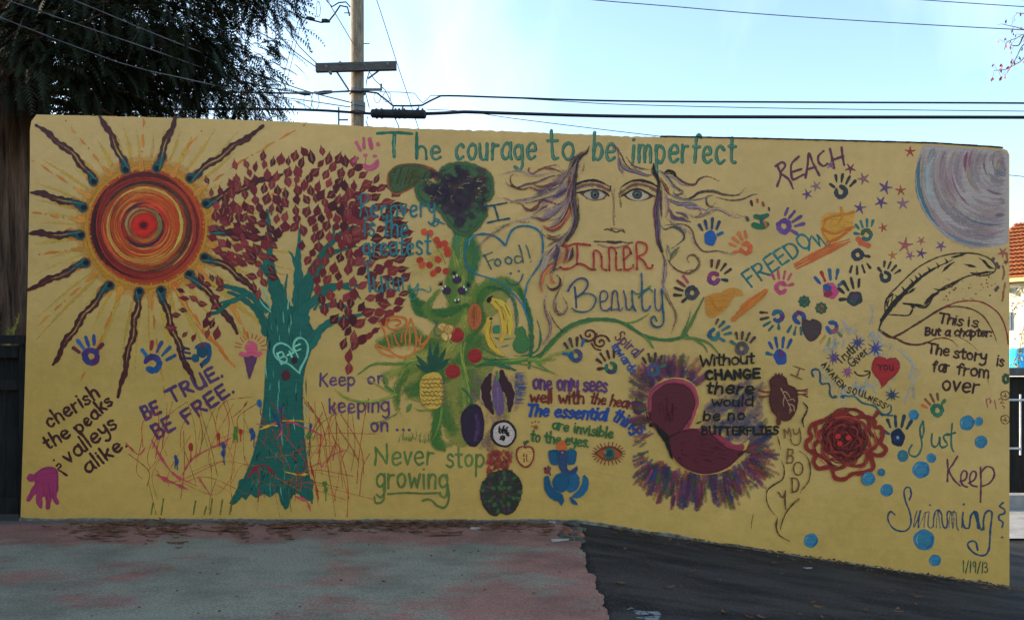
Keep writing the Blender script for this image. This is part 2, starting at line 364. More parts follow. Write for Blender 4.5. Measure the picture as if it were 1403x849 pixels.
ring(517, 134, 5, 7, 'small loose wire loop right of the pole'); ring(530, 133, 5.5, 7, 'small loose wire loop above the splice case')
ring(412, 12, 6, 12, 'tangled wire loop above the black connectors'); ring(436, 13, 3, 11, 'narrow wire loop above the black connectors')
sc_ = empty('splice_case', tuple(P3(546, 156, -.2)), 'black ribbed cable splice case hanging right of the utility pole', 'splice case')
mb = MB(); mb.tube([P3(508, 155.6, -.2), P3(510, 155.6, -.2), P3(582, 157, -.2), P3(584, 157, -.2)], [.06, .1, .1, .06], 12); mb.build('case_body', m_cab, sc_)
for x in (515, 522, 541, 546, 553, 571, 578):
    mb = MB(); mb.tube([P3(x, 155.8, -.2), P3(x + 2.2, 155.8, -.2)], .118, 12); mb.build('clamp_band', m_cab, sc_)
for x in (538, 551, 573):
    mb = MB(); mb.tube([P3(x, 150, -.2), P3(x + 1, 146.5, -.2)], .02, 5); mb.build('hanger', m_metal, sc_)
for i, (x0, y0, x1, y1, lb) in enumerate(((420, 24.5, 431, 27, 'left black inline wire connector near the top of the pole'), (441, 28, 452, 29.5, 'right black inline wire connector near the top of the pole'),
        (433, 128, 455, 126, 'long dark splice sleeve on the upper cable left of the pole'), (410, 127.5, 425, 129, 'short dark splice sleeve where the service wires meet'))):
    mb = MB(); mb.tube([P3(x0, y0, -.22), P3((x0 + x1) / 2, (y0 + y1) / 2, -.22), P3(x1, y1, -.22)], [.035, .05, .035], 8)
    tag(mb.build('wire_connector', m_cab), lb, 'connector', 'wire connectors on the lines')
# ---------------------------------------------------------------- redwood at the left
m_bark, nt, bs = new_mat('redwood_bark'); N = nodes(nt)
t = N('ShaderNodeTexCoord'); mp_ = N('ShaderNodeMapping', {0: t.outputs['Object'], 'Scale': (7, 7, .55)})
n1 = N('ShaderNodeTexNoise', {'Vector': mp_.outputs[0], 'Scale': 2.4, 'Detail': 8, 'Roughness': .7})
cr = N('ShaderNodeValToRGB', {0: n1.outputs[0]}); e = cr.color_ramp.elements
e[0].position = .35; e[0].color = (.012, .008, .006, 1); e[1].position = .68; e[1].color = (.20, .12, .08, 1)
nt.links.new(cr.outputs[0], bs.inputs['Base Color'])
bp = N('ShaderNodeBump', {'Height': n1.outputs[0], 'Strength': 1., 'Distance': .06}); nt.links.new(bp.outputs[0], bs.inputs['Normal'])
bs.inputs['Roughness'].default_value = .95; bs.inputs['Specular IOR Level'].default_value = .1
TX, TY = -5.22, CAMY + 8.0
tree = empty('redwood_tree', (TX, TY, -.06), 'huge dark redwood trunk with drooping needle sprays at the left edge', 'tree')
vs = []; fs = []; NS = 90; zz = [-.3 + i * .22 for i in range(64)]
for i, z in enumerate(zz):
    r0 = .74 - .03 * z + .18 * math.exp(-max(z, 0) * 1.3)
    for k in range(NS):
        a = 2 * math.pi * k / NS
        q = Vector((math.cos(a) * 5, math.sin(a) * 5, z * .22))
        rr = r0 + .055 * abs(mnoise.noise(q)) + .045 * mnoise.noise(q * 3.1) + .03 * math.sin(k * 1.7 + 2 * mnoise.noise(Vector((k, z * .4, 0))))
        vs.append((TX + rr * math.cos(a) + .02 * z * .3, TY + rr * math.sin(a), z))
for i in range(len(zz) - 1):
    for k in range(NS): fs.append((i * NS + k, i * NS + (k + 1) % NS, (i + 1) * NS + (k + 1) % NS, (i + 1) * NS + k))
mesh('trunk', vs, fs, m_bark, tree)
m_need, nt, bs = new_mat('redwood_needles'); N = nodes(nt)
oi = N('ShaderNodeTexCoord'); n1 = N('ShaderNodeTexNoise', {'Vector': oi.outputs['Object'], 'Scale': 2.2, 'Detail': 4})
mi = N('ShaderNodeMix', {0: n1.outputs[0], 6: (.004, .007, .0035, 1), 7: (.022, .030, .010, 1)}, data_type='RGBA')
nt.links.new(mi.outputs[2], bs.inputs['Base Color']); bs.inputs['Roughness'].default_value = .7; bs.inputs['Specular IOR Level'].default_value = .2
rnd = random.Random(5)
NV = []; NF = []; GAP = [(at(x, y, 8.0), r) for x, y, r in ((80, 45, .11), (95, 78, .14), (125, 60, .12), (150, 45, .1), (75, 110, .1), (100, 135, .1), (205, 30, .09), (245, 20, .12), (170, 95, .08), (135, 20, .07), (270, 60, .08), (330, 60, .12), (60, 80, .08))]
def frond(o, d, length, n, droop=.25, nl=.075, wd=.010):
    """a flat spray: an axis with two rows of narrow leaflets"""
    d = d.normalized(); side = d.cross(Vector((0, 0, 1)))
    if side.length < .1: side = Vector((1, 0, 0))
    side.normalize(); side = (side + Vector((rnd.uniform(-.5, .5), rnd.uniform(-.5, .5), rnd.uniform(-.6, .6)))).normalized()
    p = o.copy(); step = length / n
    for i in range(n):
        t = i / n; d = (d + Vector((0, 0, -droop / n * 2))).normalized(); p = p + d * step
        for sg in (-1, 1):
            l = nl * (1.1 - .75 * t) * rnd.uniform(.7, 1.2)
            tip = p + (side * sg * .8 + d * .75).normalized() * l + Vector((0, 0, -l * .25))
            w = d * wd
            k = len(NV); NV.extend((p - w, p + w, tip)); NF.append((k, k + 1, k + 2))
    k = len(NV); w = side * wd * .4; NV.extend((o - w, o + w, p)); NF.append((k, k + 1, k + 2))
mbb = MB()
def branch(z0, ang, length, rise, dens=1.0):
    if math.cos(ang) > .6: length = min(length, 1.45 + (z0 - 3.5) * .22)
    o = Vector((TX, TY, z0)); dr = Vector((math.cos(ang), math.sin(ang), rise))
    pts = []; p = o.copy(); d = dr.normalized(); n = 14
    for i in range(n + 1):
        pts.append(p.copy()); d = (d + Vector((rnd.uniform(-.06, .06), rnd.uniform(-.06, .06), -.045 + .03 * (i > 9)))).normalized(); p = p + d * (length + .5) / n
    mbb.tube(pts, [.05 * (1 - i / (n + 2)) + .005 for i in range(n + 1)], 5)
    sd_ = d.cross(Vector((0, 0, 1))).normalized()
    nt_ = int(length * (21 if math.cos(ang) < .6 else 4) * dens)
    for k in range(nt_):
        t = .2 + .8 * k / nt_; i = min(n - 1, int(t * n)); q = pts[i].lerp(pts[i + 1], t * n - i) if i < n else pts[-1]
        td = (dr.normalized() * .8 + sd_ * rnd.choice((-1, 1)) * rnd.uniform(.3, 1.1) + Vector((0, 0, rnd.uniform(-.75, .0)))).normalized()
        L2 = rnd.uniform(.25, .62) * (1.15 - .5 * t)
        q2 = q.copy(); e_ = td.copy(); mbb.tube([q, q + e_ * L2 * .5 + Vector((0, 0, -.02)), q + e_ * L2 + Vector((0, 0, -.11))], [.006, .004, .002], 3, False)
        for m_ in range(int(L2 / .085)):
            f = (m_ + 1) * .085 / L2; qq = q + e_ * L2 * f + Vector((0, 0, -.11 * f * f))
            fd = (e_ * .7 + sd_ * rnd.uniform(-1, 1) * .7 + Vector((0, 0, rnd.uniform(-1.9, -.2)))).normalized()
            frond(qq, fd, rnd.uniform(.10, .24), 7, rnd.uniform(.2, .7), .055, .007)
        frond(q + e_ * L2 + Vector((0, 0, -.11)), e_ + Vector((0, 0, -.6)), .24, 9, .5)
# branches towards the camera side and right: what the photo shows
for z0, deg, ln, rise in ((3.5, 2, 1.9, .12), (3.55, -22, 1.5, .1), (3.7, -8, 2.5, .12), (3.75, 14, 2.1, .1), (3.95, -30, 1.6, .1), (4.0, -2, 2.75, .07), (4.1, 18, 2.5, .06), (4.15, -14, 2.85, .06),
        (4.35, 6, 2.9, .05), (4.35, -24, 2.2, .05), (4.5, -6, 3.0, .06), (4.6, 20, 2.8, .05), (4.7, -16, 3.0, .06), (4.75, 2, 3.2, .1), (4.9, -30, 2.2, .1), (4.95, 10, 3.2, .12), (5.1, -8, 3.2, .1),
        (5.15, 26, 2.9, .1), (5.3, 2, 3.3, .12), (5.4, -20, 2.8, .1)):
    branch(z0, R(deg), ln, rise, .8)
for i in range(26):
    branch(3.6 + i * .2, R(115 + i * 47 % 140), rnd.uniform(1.6, 2.8), .1, .55)
for i in range(16):
    branch(5.6 + i * .3, R(-40 + (i * 37) % 90), rnd.uniform(1.4, 1.9), .1, .9)
def clump(c, r, n):
    out = Vector((c.x - TX, c.y - TY, 0)).normalized()
    a0 = Vector((TX + out.x * .5, TY + out.y * .5, c.z + .1)); mbb.tube([a0.lerp(c, .35), a0.lerp(c, .7) + Vector((0, 0, .05)), c], [.02, .014, .006], 4, False)
    for k in range(n):
        o = c + Vector((rnd.gauss(0, .5) * r * 1.25, rnd.gauss(0, .5) * r, rnd.gauss(0, .42) * r))
        d = (out * .35 + (o - c).normalized() * 1.1 + Vector((rnd.uniform(-.8, .8), rnd.uniform(-.8, .8), rnd.uniform(-1.2, .35)))).normalized()
        frond(o, d, rnd.uniform(.16, .34), 8, rnd.uniform(.2, .6), .07, .012)
        if rnd.random() < .25: mbb.tube([o - d * .1, o + d * .12], [.005, .002], 3, False)
nC = 0
for k in range(4000):
    if nC >= 205: break
    z = 3.35 + 2.6 * rnd.random() ** 1.1; x = rnd.uniform(-4.45, -3.1 + (z - 3.35) * .62 if z < 4.4 else -2.45); y = TY + rnd.uniform(-1.35, 1.5)
    x = min(x, -2.75 + (.25 if y > TY else -.15))
    if mnoise.noise(Vector((x * 1.5, y * .5, z * 1.9 + 4))) < -.02 and z < 5.2: continue      # gaps between the boughs
    if x < -3.9 and z < 4.35 and rnd.random() < .6: continue
    clump(Vector((x, y, z)), rnd.uniform(.22, .42), rnd.randint(26, 46)); nC += 1
for i in range(34):  # low boughs out of view on the left, added to block the sun
    branch(1.3 + (i % 11) * .33, R(118 + (i * 53) % 95), rnd.uniform(1.8, 3.2), .1, .6)
for z0, deg, ln, rise in ((4.3, -34, 2.6, .02), (4.5, -28, 3.1, .04), (4.7, -26, 3.3, .05), (5.0, -22, 3.5, .06), (5.2, -14, 3.7, .05), (5.4, -8, 3.8, .05), (5.5, -26, 3.6, .05), (4.2, -10, 3.2, .0), (4.4, 8, 3.4, .0), (4.8, 4, 3.7, .03), (5.0, -4, 3.8, .04)):
    branch(z0, R(deg), ln, rise, .95)
mbb.build('branches', m_bark, tree)
me = bpy.data.meshes.new('crown'); va = np.array([tuple(v) for v in NV], dtype=np.float32)
me.vertices.add(len(NV)); me.vertices.foreach_set('co', va.ravel())
me.loops.add(len(NF) * 3); me.loops.foreach_set('vertex_index', np.array(NF, dtype=np.int32).ravel())
me.polygons.add(len(NF)); me.polygons.foreach_set('loop_start', np.arange(0, len(NF) * 3, 3, dtype=np.int32)); me.update(); me.validate()
tag(link('crown', me, tree, m_need), kind='stuff')
# ---------------------------------------------------------------- dark wooden gate at the left
m_dark = noisy('dark_stained_wood', (.008, .007, .006), (.022, .018, .015), 9, bump=.4, stretch=(5, 5, .6))
gate = empty('wooden_gate', (-3.8, -.02, 0), 'black-stained wooden gate panel butting against the left end of the wall', 'gate')
gx1 = wx(33); gy = -.02
def gbox(name, x0, x1, z0, z1, y0, y1): mb = MB(); mb.box(((x0 + x1) / 2, (y0 + y1) / 2, (z0 + z1) / 2), (x1 - x0, y1 - y0, z1 - z0)); return mb.build(name, m_dark, gate)
gbox('gate_post', gx1 - .05, gx1 + .002, .0, 1.085, .03, .1)
gbox('top_rail', gx1 - 2.18, gx1 + .0, 1.09, 1.14, .0, .12)
gbox('upper_rail', gx1 - 2.18, gx1 - .06, 1.0, 1.075, .035, .085)
gbox('bottom_rail', gx1 - 2.18, gx1 - .06, .03, .13, .035, .085)
gbox('middle_rail', gx1 - 2.18, gx1 - .06, .8, .86, .05, .085)
xb = gx1 - .07
while xb > gx1 - 2.08:
    w = random.uniform(.085, .1); gbox('board', xb - w, xb, .05, 1.06, .09 + random.uniform(0, .006), .112); xb -= w + .008
side = empty('board_fence', (-5.3, -4.5, 0), 'unseen tall board fence, added at the left to shade the lot', 'fence')  # out of view, added to keep the sun off the pad
for k in range(50):
    mb = MB(); mb.box((-5.3, 1.75 - k * .235, 1.3), (.03, .225, 2.7 + random.uniform(-.01, .01))); mb.build('board', m_dark, side)  # boards of the added fence, out of view
for z in (.4, 2.2):
    mb = MB(); mb.box((-5.26, -4.0, z), (.05, 11.6, .1)); mb.build('rail', m_dark, side)  # rails of the added fence
mb = MB(); mb.box((-5.27, 1.84, 1.3), (.12, .12, 2.75)); mb.build('post', m_dark, side)  # post of the added fence
# small weed behind the gate, in the sun
m_weed = noisy('weed_leaf', (.22, .24, .05), (.40, .36, .10), 12)
weed = empty('weed', tuple(at(6, 560, 5.9)), 'yellow-green weed stalks sticking up behind the dark gate', 'weed')
for (x0, y0, x1, y1) in ((2, 500, 26, 433), (0, 480, 18, 450), (-8, 500, -2, 440), (4, 500, 12, 452)):
    mb = MB(); p0, p1 = at(x0, y0, 5.9), at(x1, y1, 5.9); mb.tube([p0, p0.lerp(p1, .5) + Vector((0.01, 0, .01)), p1], [.006, .004, .002], 4); mb.build('stem', m_weed, weed)
    mb = MB()
    for k in range(34):
        q = p0.lerp(p1, .35 + .65 * k / 33); d = (p1 - p0).normalized() * .018 + Vector((random.uniform(-.02, .02), random.uniform(-.02, .02), .006)); s = Vector((.004, .003, 0))
        mb.add([q - s, q + s, q + d], [(0, 1, 2)])
    mb.build('leaves', m_weed, weed)
# ---------------------------------------------------------------- beyond the right end of the wall
BD = 26.0
m_stuc = noisy('cream_stucco', (.62, .58, .48), (.74, .70, .60), 3, bump=.2)
m_tile = noisy('orange_roof_tile', (.42, .12, .035), (.62, .22, .07), 5, bump=.2)
m_trim = noisy('eave_trim', (.55, .45, .2), (.65, .55, .3), 5)
m_glass = noisy('window_glass', (.10, .14, .18), (.16, .2, .26), 3, rough=.15, bump=0)
bl = empty('stucco_house', (at(1440, 490, BD).x, CAMY + BD, gz(20)), 'cream stucco house with orange tile roof beyond the right wall end', 'house')
x0 = at(1340, 490, BD).x; x1 = x0 + 9; yb = CAMY + BD; ze = at(0, 382, BD).z; zr = at(0, 330, BD).z + .5
mb = MB(); mb.box(((x0 + x1) / 2, yb + 4, (ze - .6) / 2), (x1 - x0, 8, ze + .6)); mb.build('wall', m_stuc, bl)
mb = MB(); mb.box(((x0 + x1) / 2, yb - .28, ze + .04), (x1 - x0 + .8, .12, .16)); mb.build('eave_board', m_trim, bl)
mb = MB(); ex = .4; ns = 70; nrw = 14      # wavy tile rows
vs = []; fs = []
y_e, y_r = yb - .4, yb + 4.2; z_e, z_r = ze + .14, ze + .14 + 2.3
for r_ in range(nrw):
    ta, tb = r_ / nrw, (r_ + 1) / nrw
    for half in (0, 1):
        tt = ta if half == 0 else tb
        for k in range(ns * 4 + 1):
            xk = x0 - ex + (x1 - x0 + 2 * ex) * k / (ns * 4); zz_ = z_e + (z_r - z_e) * tt + .045 * abs(math.sin(k * math.pi / 4)) + (.05 if half == 0 else 0)
            vs.append((xk, y_e + (y_r - y_e) * tt, zz_))
    b0 = r_ * 2 * (ns * 4 + 1)
    for k in range(ns * 4): fs.append((b0 + k, b0 + k + 1, b0 + ns * 4 + 1 + k + 1, b0 + ns * 4 + 1 + k))
tag(mesh('roof_tiles', vs, fs, m_tile, bl), kind='stuff')
mb = MB(); mb.add([(x0 - ex, y_e, z_e - .02), (x1 + ex, y_e, z_e - .02), (x1 + ex, y_r, z_r - .02), (x0 - ex, y_r, z_r - .02), (x0 - ex, yb + 8.4, z_e - .02), (x1 + ex, yb + 8.4, z_e - .02)], [(0, 1, 2, 3), (3, 2, 5, 4), (0, 3, 4), (1, 5, 2)]); mb.build('roof_slope', m_tile, bl)
for (px0, px1, py0, py1) in ((1385, 1391, 425, 450),):
    a = at(px0, py0, BD - .02); b = at(px1, py1, BD - .02); mb = MB(); mb.box((a + b) / 2, (b.x - a.x, .06, a.z - b.z)); mb.build('window', m_glass, bl)
mb = MB(); a = at(1387, 394, BD); mb.box(a + Vector((0, -.1, 0)), (.1, .16, .14)); mb.build('wall_lamp', m_trim, bl)
bl.rotation_euler.z = R(-52)
# dark fence, blue tarpaulin, pale railing
FD = 9.3
zt = at(0, 509, FD).z; fy = CAMY + FD; fx0 = at(1372, 0, FD).x
m_fgrey = noisy('grey_board', (.05, .05, .05), (.12, .12, .12), 6)
fen = empty('board_fence', (fx0 + 1.5, fy, -.6), 'dark board fence with a grey top rail behind the right end of the wall', 'fence')
mb = MB(); mb.box((fx0 + 1.5, fy, zt), (3.6, .12, .09)); mb.build('top_rail', m_fgrey, fen)
xk = fx0 - .3
while xk < fx0 + 3.2:
    mb = MB(); mb.box((xk + .07, fy + .03 + random.uniform(0, .01), (zt - .62) / 2 - .02), (.135, .02, zt + .55)); mb.build('board', m_dark, fen); xk += .143
m_white = noisy('pale_pipe', (.45, .45, .45), (.62, .62, .62), 10, rough=.4)
rail = empty('pipe_railing', tuple(at(1396, 640, FD - .25)), 'pale metal pipe railing in front of the dark fence', 'railing')
for nm, a, b in (('post', (1398, 540), (1398, 623)), ('post', (1440, 548), (1440, 680)), ('rail', (1372, 547.5), (1440, 547.5)), ('rail', (1372, 614), (1399, 614))):
    mb = MB(); mb.tube([at(*a, FD - .25), at(*b, FD - .25)], .012, 6); mb.build(nm, m_white, rail)
m_blue = noisy('blue_tarp', (.02, .36, .62), (.04, .5, .78), 4, rough=.5, bump=.4, bscale=8)
vs = []; fs = []
TD = 11.5
for i in range(25):
    for j in range(7):
        px = 1368 + i * 4; py = 475 + j * 6 + 3 * math.sin(i * .35) * (j < 2) - (2 if i % 5 == 0 else 0)
        p = at(px, py, TD + .1 * math.sin(i * .8) - .1 * j - .045 * i); vs.append(p)
for i in range(24):
    for j in range(6): a = i * 7 + j; fs.append((a, a + 1, a + 8, a + 7))
nb_ = len(vs)
vs += [v + Vector((0, .02, 0)) for v in list(vs)]; fs += [tuple(i + nb_ for i in f[::-1]) for f in fs]
tag(mesh('tarpaulin', vs, fs, m_blue, None, True), 'bright blue tarpaulin showing above the dark fence top', 'tarpaulin')
m_conc = noisy('pale_concrete', (.24, .23, .21), (.36, .34, .31), 6)
mb = MB(); p = at(1400, 676, FD - 1.2); mb.box((p.x + 1, fy - .35, -.53), (5, .16, .16)); tag(mb.build('kerb', m_conc), kind='structure')
mb = MB(); mb.add([(2.9, 2.25, gz(2.9) + .004), (3.5, 2.25, gz(3.5) + .016), (4.4, 2.25, gz(4.4) + .016), (9, 2.25, gz(9) + .016), (9, fy - .45, gz(9) + .016), (4.4, fy - .45, gz(4.4) + .016), (3.5, fy - .45, gz(3.5) + .016), (2.9, fy - .45, gz(2.9) + .004)], [(0, 1, 6, 7), (1, 2, 5, 6), (2, 3, 4, 5)])
tag(mb.build('concrete_path', m_conc), kind='structure')
# sunlit leafy sprays in front of the tarpaulin
m_yleaf = noisy('yellow_green_leaf', (.20, .22, .04), (.42, .34, .08), 30)
vine = empty('leafy_shrub', tuple(at(1425, 600, 10)), 'thin shrub with yellow-green leaves hanging over the blue tarpaulin', 'shrub')
mbs = MB(); mbl = MB()
def leaf(mb, q, s, d=None):
    d = d or Vector((random.uniform(-1, 1), random.uniform(-.6, .6), random.uniform(-1, .4))).normalized(); e_ = d.cross(Vector((random.uniform(-1, 1), random.uniform(-1, 1), .3))).normalized()
    mb.add([q, q + d * s * .5 + e_ * s * .22, q + d * s, q + d * s * .5 - e_ * s * .22], [(0, 1, 2, 3)])
mbs.tube([at(1440, 690, 10), at(1438, 560, 10), at(1425, 440, 10), at(1408, 405, 10)], [.03, .02, .012, .006], 6)
for (pts) in ([(1425, 440), (1410, 420), (1396, 415), (1386, 430)], [(1430, 470), (1412, 440), (1402, 450), (1395, 500)], [(1432, 500), (1416, 480), (1400, 478), (1388, 498)], [(1435, 560), (1415, 545), (1400, 548), (1386, 556)], [(1425, 440), (1408, 400), (1398, 396), (1390, 408)]):
    c, _ = crom([tuple(at(x, y, 10 + random.uniform(-.1, .1))) for x, y in pts], .04); mbs.tube([Vector(q) for q in c], .004, 4)
    for q in c[4:]:
        for _ in range(4): leaf(mbl, Vector(q) + Vector((random.uniform(-.04, .04), random.uniform(-.04, .04), random.uniform(-.05, .03))), random.uniform(.03, .055))
mbs.build('stems', m_bark, vine); mbl.build('leaves', m_yleaf, vine)
# bare tree with red leaves, top right
m_rleaf = noisy('dark_red_leaf', (.16, .025, .03), (.34, .07, .07), 30)
m_twig = noisy('twig_bark', (.04, .03, .03), (.09, .07, .06), 20)
TD2 = 8.0
rt = empty('red_leaved_tree', tuple(at(1560, 665, TD2)), 'sparse tree whose red-leaved twigs reach in at the top right', 'tree')
mbt = MB(); mbl = MB(); mbk = MB()
mbk.tube([at(1560, 700, TD2), at(1556, 500, TD2), at(1562, 300, TD2), at(1548, 120, TD2), at(1552, -60, TD2)], [.09, .075, .06, .04, .02], 9)
for pts in ([(1556, 200), (1480, 130), (1420, 75), (1396, 86), (1378, 95), (1362, 97)], [(1552, 130), (1470, 90), (1410, 50), (1392, 53), (1380, 58), (1376, 68)], [(1550, 110), (1450, 60), (1400, 40), (1385, 36), (1372, 33)],
            [(1550, 90), (1450, 30), (1410, 20), (1392, 18)], [(1470, 90), (1430, 70), (1405, 60), (1392, 80), (1380, 100)], [(1420, 55), (1404, 48), (1396, 62), (1384, 62)]):
    c, _ = crom([tuple(at(x, y, TD2 + random.uniform(-.15, .15))) for x, y in pts], .03); n_ = len(c)
    mbt.tube([Vector(q) for q in c], [.008 * (1 - i / n_) + .0022 for i in range(n_)], 5)
    for i, q in enumerate(c):
        if i > 8 and random.random() < .42:
            a = Vector(q); b = a + Vector((random.uniform(-.07, .03), random.uniform(-.04, .04), random.uniform(-.07, .06))); mbt.tube([a, b], .0015, 3)
            for _ in range(random.choice((1, 1, 2))): leaf(mbl, b, random.uniform(.03, .05), Vector((random.uniform(-.5, .3), random.uniform(-.3, .3), -1)).normalized())
mbk.build('trunk', m_twig, rt); mbt.build('twigs', m_twig, rt); mbl.build('leaves', m_rleaf, rt)
# ================================================================ the mural: thin coats of paint on the wall
m_paint, nt, bs = new_mat('mural_paint'); N = nodes(nt)
ca = N('ShaderNodeAttribute', attribute_name='Col'); ce = N('ShaderNodeAttribute', attribute_name='edge')
cu = N('ShaderNodeAttribute', attribute_name='stroke'); cp = N('ShaderNodeAttribute', attribute_name='brush')
t = N('ShaderNodeTexCoord'); spb = N('ShaderNodeSeparateXYZ', {0: cp.outputs['Vector']})
nf = N('ShaderNodeTexNoise', {'Vector': t.outputs['Object'], 'Scale': 75., 'Detail': 3})
mps = N('ShaderNodeMapping', {0: cu.outputs['Vector'], 'Scale': (.045, .85, 1)})
ns_ = N('ShaderNodeTexNoise', {'Vector': mps.outputs[0], 'Scale': 1., 'Detail': 3, 'Roughness': .6})
rg = N('ShaderNodeMath', {0: nf.outputs[0], 1: -.5}, operation='ADD')
rr = N('ShaderNodeMath', {0: spb.outputs[0], 1: .9, 2: .55}, operation='MULTIPLY_ADD')
rg2 = N('ShaderNodeMath', {0: rg.outputs[0], 1: rr.outputs[0]}, operation='MULTIPLY')
ed = N('ShaderNodeMath', {0: ce.outputs['Fac'], 1: rg2.outputs[0]}, operation='ADD')
soft = N('ShaderNodeMapRange', {0: ed.outputs[0], 'From Min': 0., 'From Max': spb.outputs[0]}, interpolation_type='SMOOTHSTEP')
dlo = N('ShaderNodeMath', {0: spb.outputs[1], 1: -.08}, operation='ADD'); dhi = N('ShaderNodeMath', {0: spb.outputs[1], 1: .08}, operation='ADD')
sm_ = N('ShaderNodeMath', {0: ns_.outputs[0], 1: nf.outputs[0], 2: .0}, operation='MULTIPLY_ADD'); sm_.inputs[1].default_value = 1
mixn = N('ShaderNodeMix', {0: .3, 2: ns_.outputs[0], 3: nf.outputs[0]}, data_type='FLOAT')
dry = N('ShaderNodeMapRange', {0: mixn.outputs[0], 'From Min': dlo.outputs[0], 'From Max': dhi.outputs[0]})
al = N('ShaderNodeMath', {0: soft.outputs[0], 1: dry.outputs[0]}, operation='MULTIPLY')
al2 = N('ShaderNodeMath', {0: al.outputs[0], 1: ca.outputs['Alpha']}, operation='MULTIPLY')
sv = N('ShaderNodeMapRange', {0: ns_.outputs[0], 'From Min': .3, 'From Max': .7, 'To Min': .7, 'To Max': 1.3})
vm = N('ShaderNodeVectorMath', {0: ca.outputs['Color'], 3: sv.outputs[0]}, operation='SCALE')
nt.links.new(vm.outputs[0], bs.inputs['Base Color']); nt.links.new(al2.outputs[0], bs.inputs['Alpha'])
nw = N('ShaderNodeTexNoise', {'Vector': t.outputs['Object'], 'Scale': 170., 'Detail': 3})
bp = N('ShaderNodeBump', {'Height': nw.outputs[0], 'Strength': .4, 'Distance': .004}); nt.links.new(bp.outputs[0], bs.inputs['Normal'])
bs.inputs['Roughness'].default_value = .5; bs.inputs['Specular IOR Level'].default_value = .3
ILL = (.375, .495, .70)                                   # brightness of the shaded wall in the photograph: seen colour / ILL = paint colour
rp = random.Random(3)
U = rp.uniform
LEV = {}
CELL = 4
def hexc(h, var=0):
    if not isinstance(h, str): return list(h)
    h = h.lstrip('#'); c = [min(.85, lin(int(h[i:i + 2], 16)) / ILL[i // 2]) ** 1.14 * 1.02 for i in (0, 2, 4)]
    if var: k = 1 + U(-var, var); c = [min(.88, max(.003, x * k * (1 + U(-var, var) * .3))) for x in c]
    return c
TR = [0, 0, 1.0]
def T(ox=0, oy=0, s=1.0): TR[:] = [ox, oy, s]
T1 = lambda: T(0, 0, 1)
def tp(p): return (TR[0] + p[0] / TR[2], TR[1] + p[1] / TR[2])
def raise_(cells):
    l = 1 + max((LEV.get(c, 0) for c in cells), default=0)
    for c in cells: LEV[c] = l
    return -.0002 - l * 2.4e-5
PARTS = []
class Part:
    def __init__(s, name, label=None): s.name = name; s.label = label; s.v = []; s.f = []; s.c = []; s.e = []; s.u = []; s.b = []; global CUR; CUR = s; PARTS.append(s)
    def finish(s):
        if not s.f: return
        me = bpy.data.meshes.new(s.name); me.from_pydata(s.v, [], s.f); me.update(); n = len(s.v)
        for nm, ty, ar, key in (('Col', 'FLOAT_COLOR', s.c, 'color'), ('edge', 'FLOAT', s.e, 'value'), ('stroke', 'FLOAT_VECTOR', s.u, 'vector'), ('brush', 'FLOAT_VECTOR', s.b, 'vector')):
            at_ = me.attributes.new(nm, ty, 'POINT'); at_.data.foreach_set(key, np.array(ar, dtype=np.float32).ravel())
        o = link(s.name, me, WALL, m_paint)
        if s.label: o['label'] = s.label
def S(pts, w, col, a=1., soft=.8, dry=.27, tap=None, jit=.09, var=.12, lin_=False, cap=True):
    """one brush stroke along pts (in the units of the current transform)"""
    P = [tp(p) for p in pts]; k = 1 / TR[2]; w = w * k
    if lin_:
        q = []; par = []
        for i in range(len(P) - 1):
            a_, b_ = crom([P[i], P[i + 1]], 2.5); q += a_[(1 if i else 0):]; par += [(i + x) / (len(P) - 1) for x in b_][(1 if i else 0):]
    else: q, par = crom(P, 2.2 if w < 14 else 4)
    if len(q) < 2: return
    q = [np.array(x) for x in q]
    hw = w / 2 + .38; c = hexc(col, var); cc = (*c, a); seed = U(0, 500)
    # taper profile
    def prof(t):
        if tap is None: return 1.
        x = t * (len(tap) - 1); i = min(int(x), len(tap) - 2); return tap[i] + (tap[i + 1] - tap[i]) * (x - i)
    rows = []; s = 0; ph = U(0, 9)
    for i, p in enumerate(q):
        tgt = q[min(i + 1, len(q) - 1)] - q[max(i - 1, 0)]; l = np.linalg.norm(tgt) or 1; tgt = tgt / l
        if i: s += float(np.linalg.norm(p - q[i - 1]))
        h = hw * prof(par[i]) * (1 + jit * (math.sin(s * .21 + ph) + math.sin(s * .53 + ph * 2.3)))
        rows.append((p, tgt, max(h, .12), s))
    if cap:
        def capr(r, sg, ks):
            p, tg, h, s_ = r; out = []
            for kx in ks: out.append((p + tg * sg * h * kx, tg, max(h * math.sqrt(max(0, 1 - kx * kx)), .04), s_ + sg * h * kx))
            return out
        rows = capr(rows[0], -1, (.97, .75, .4)) + rows + capr(rows[-1], 1, (.4, .75, .97))
    cells = set()
    for p, tg, h, s_ in rows[::2]:
        n = int(h // CELL) + 1; cx, cy = int(p[0] // CELL), int(p[1] // CELL)
        for i in range(-n, n + 1):
            for j in range(-n, n + 1): cells.add((cx + i, cy + j))
    y = raise_(cells); A = CUR; b0 = len(A.v)
    for p, tg, h, s_ in rows:
        nx_, ny_ = -tg[1] * h, tg[0] * h
        for sg in (-1, 0, 1):
            A.v.append((wx(p[0] + nx_ * sg), y - 2.1e-5 * (s_ - rows[0][3]) / max(1., rows[-1][3] - rows[0][3]), wz(p[1] + ny_ * sg))); A.c.append(cc); A.e.append(0. if sg else h)
            A.u.append((s_ + seed, h * sg + seed * .37, 0)); A.b.append((soft, dry, 0))
    for i in range(len(rows) - 1):
        k0 = b0 + i * 3; A.f += [(k0, k0 + 1, k0 + 4, k0 + 3), (k0 + 1, k0 + 2, k0 + 5, k0 + 4)]
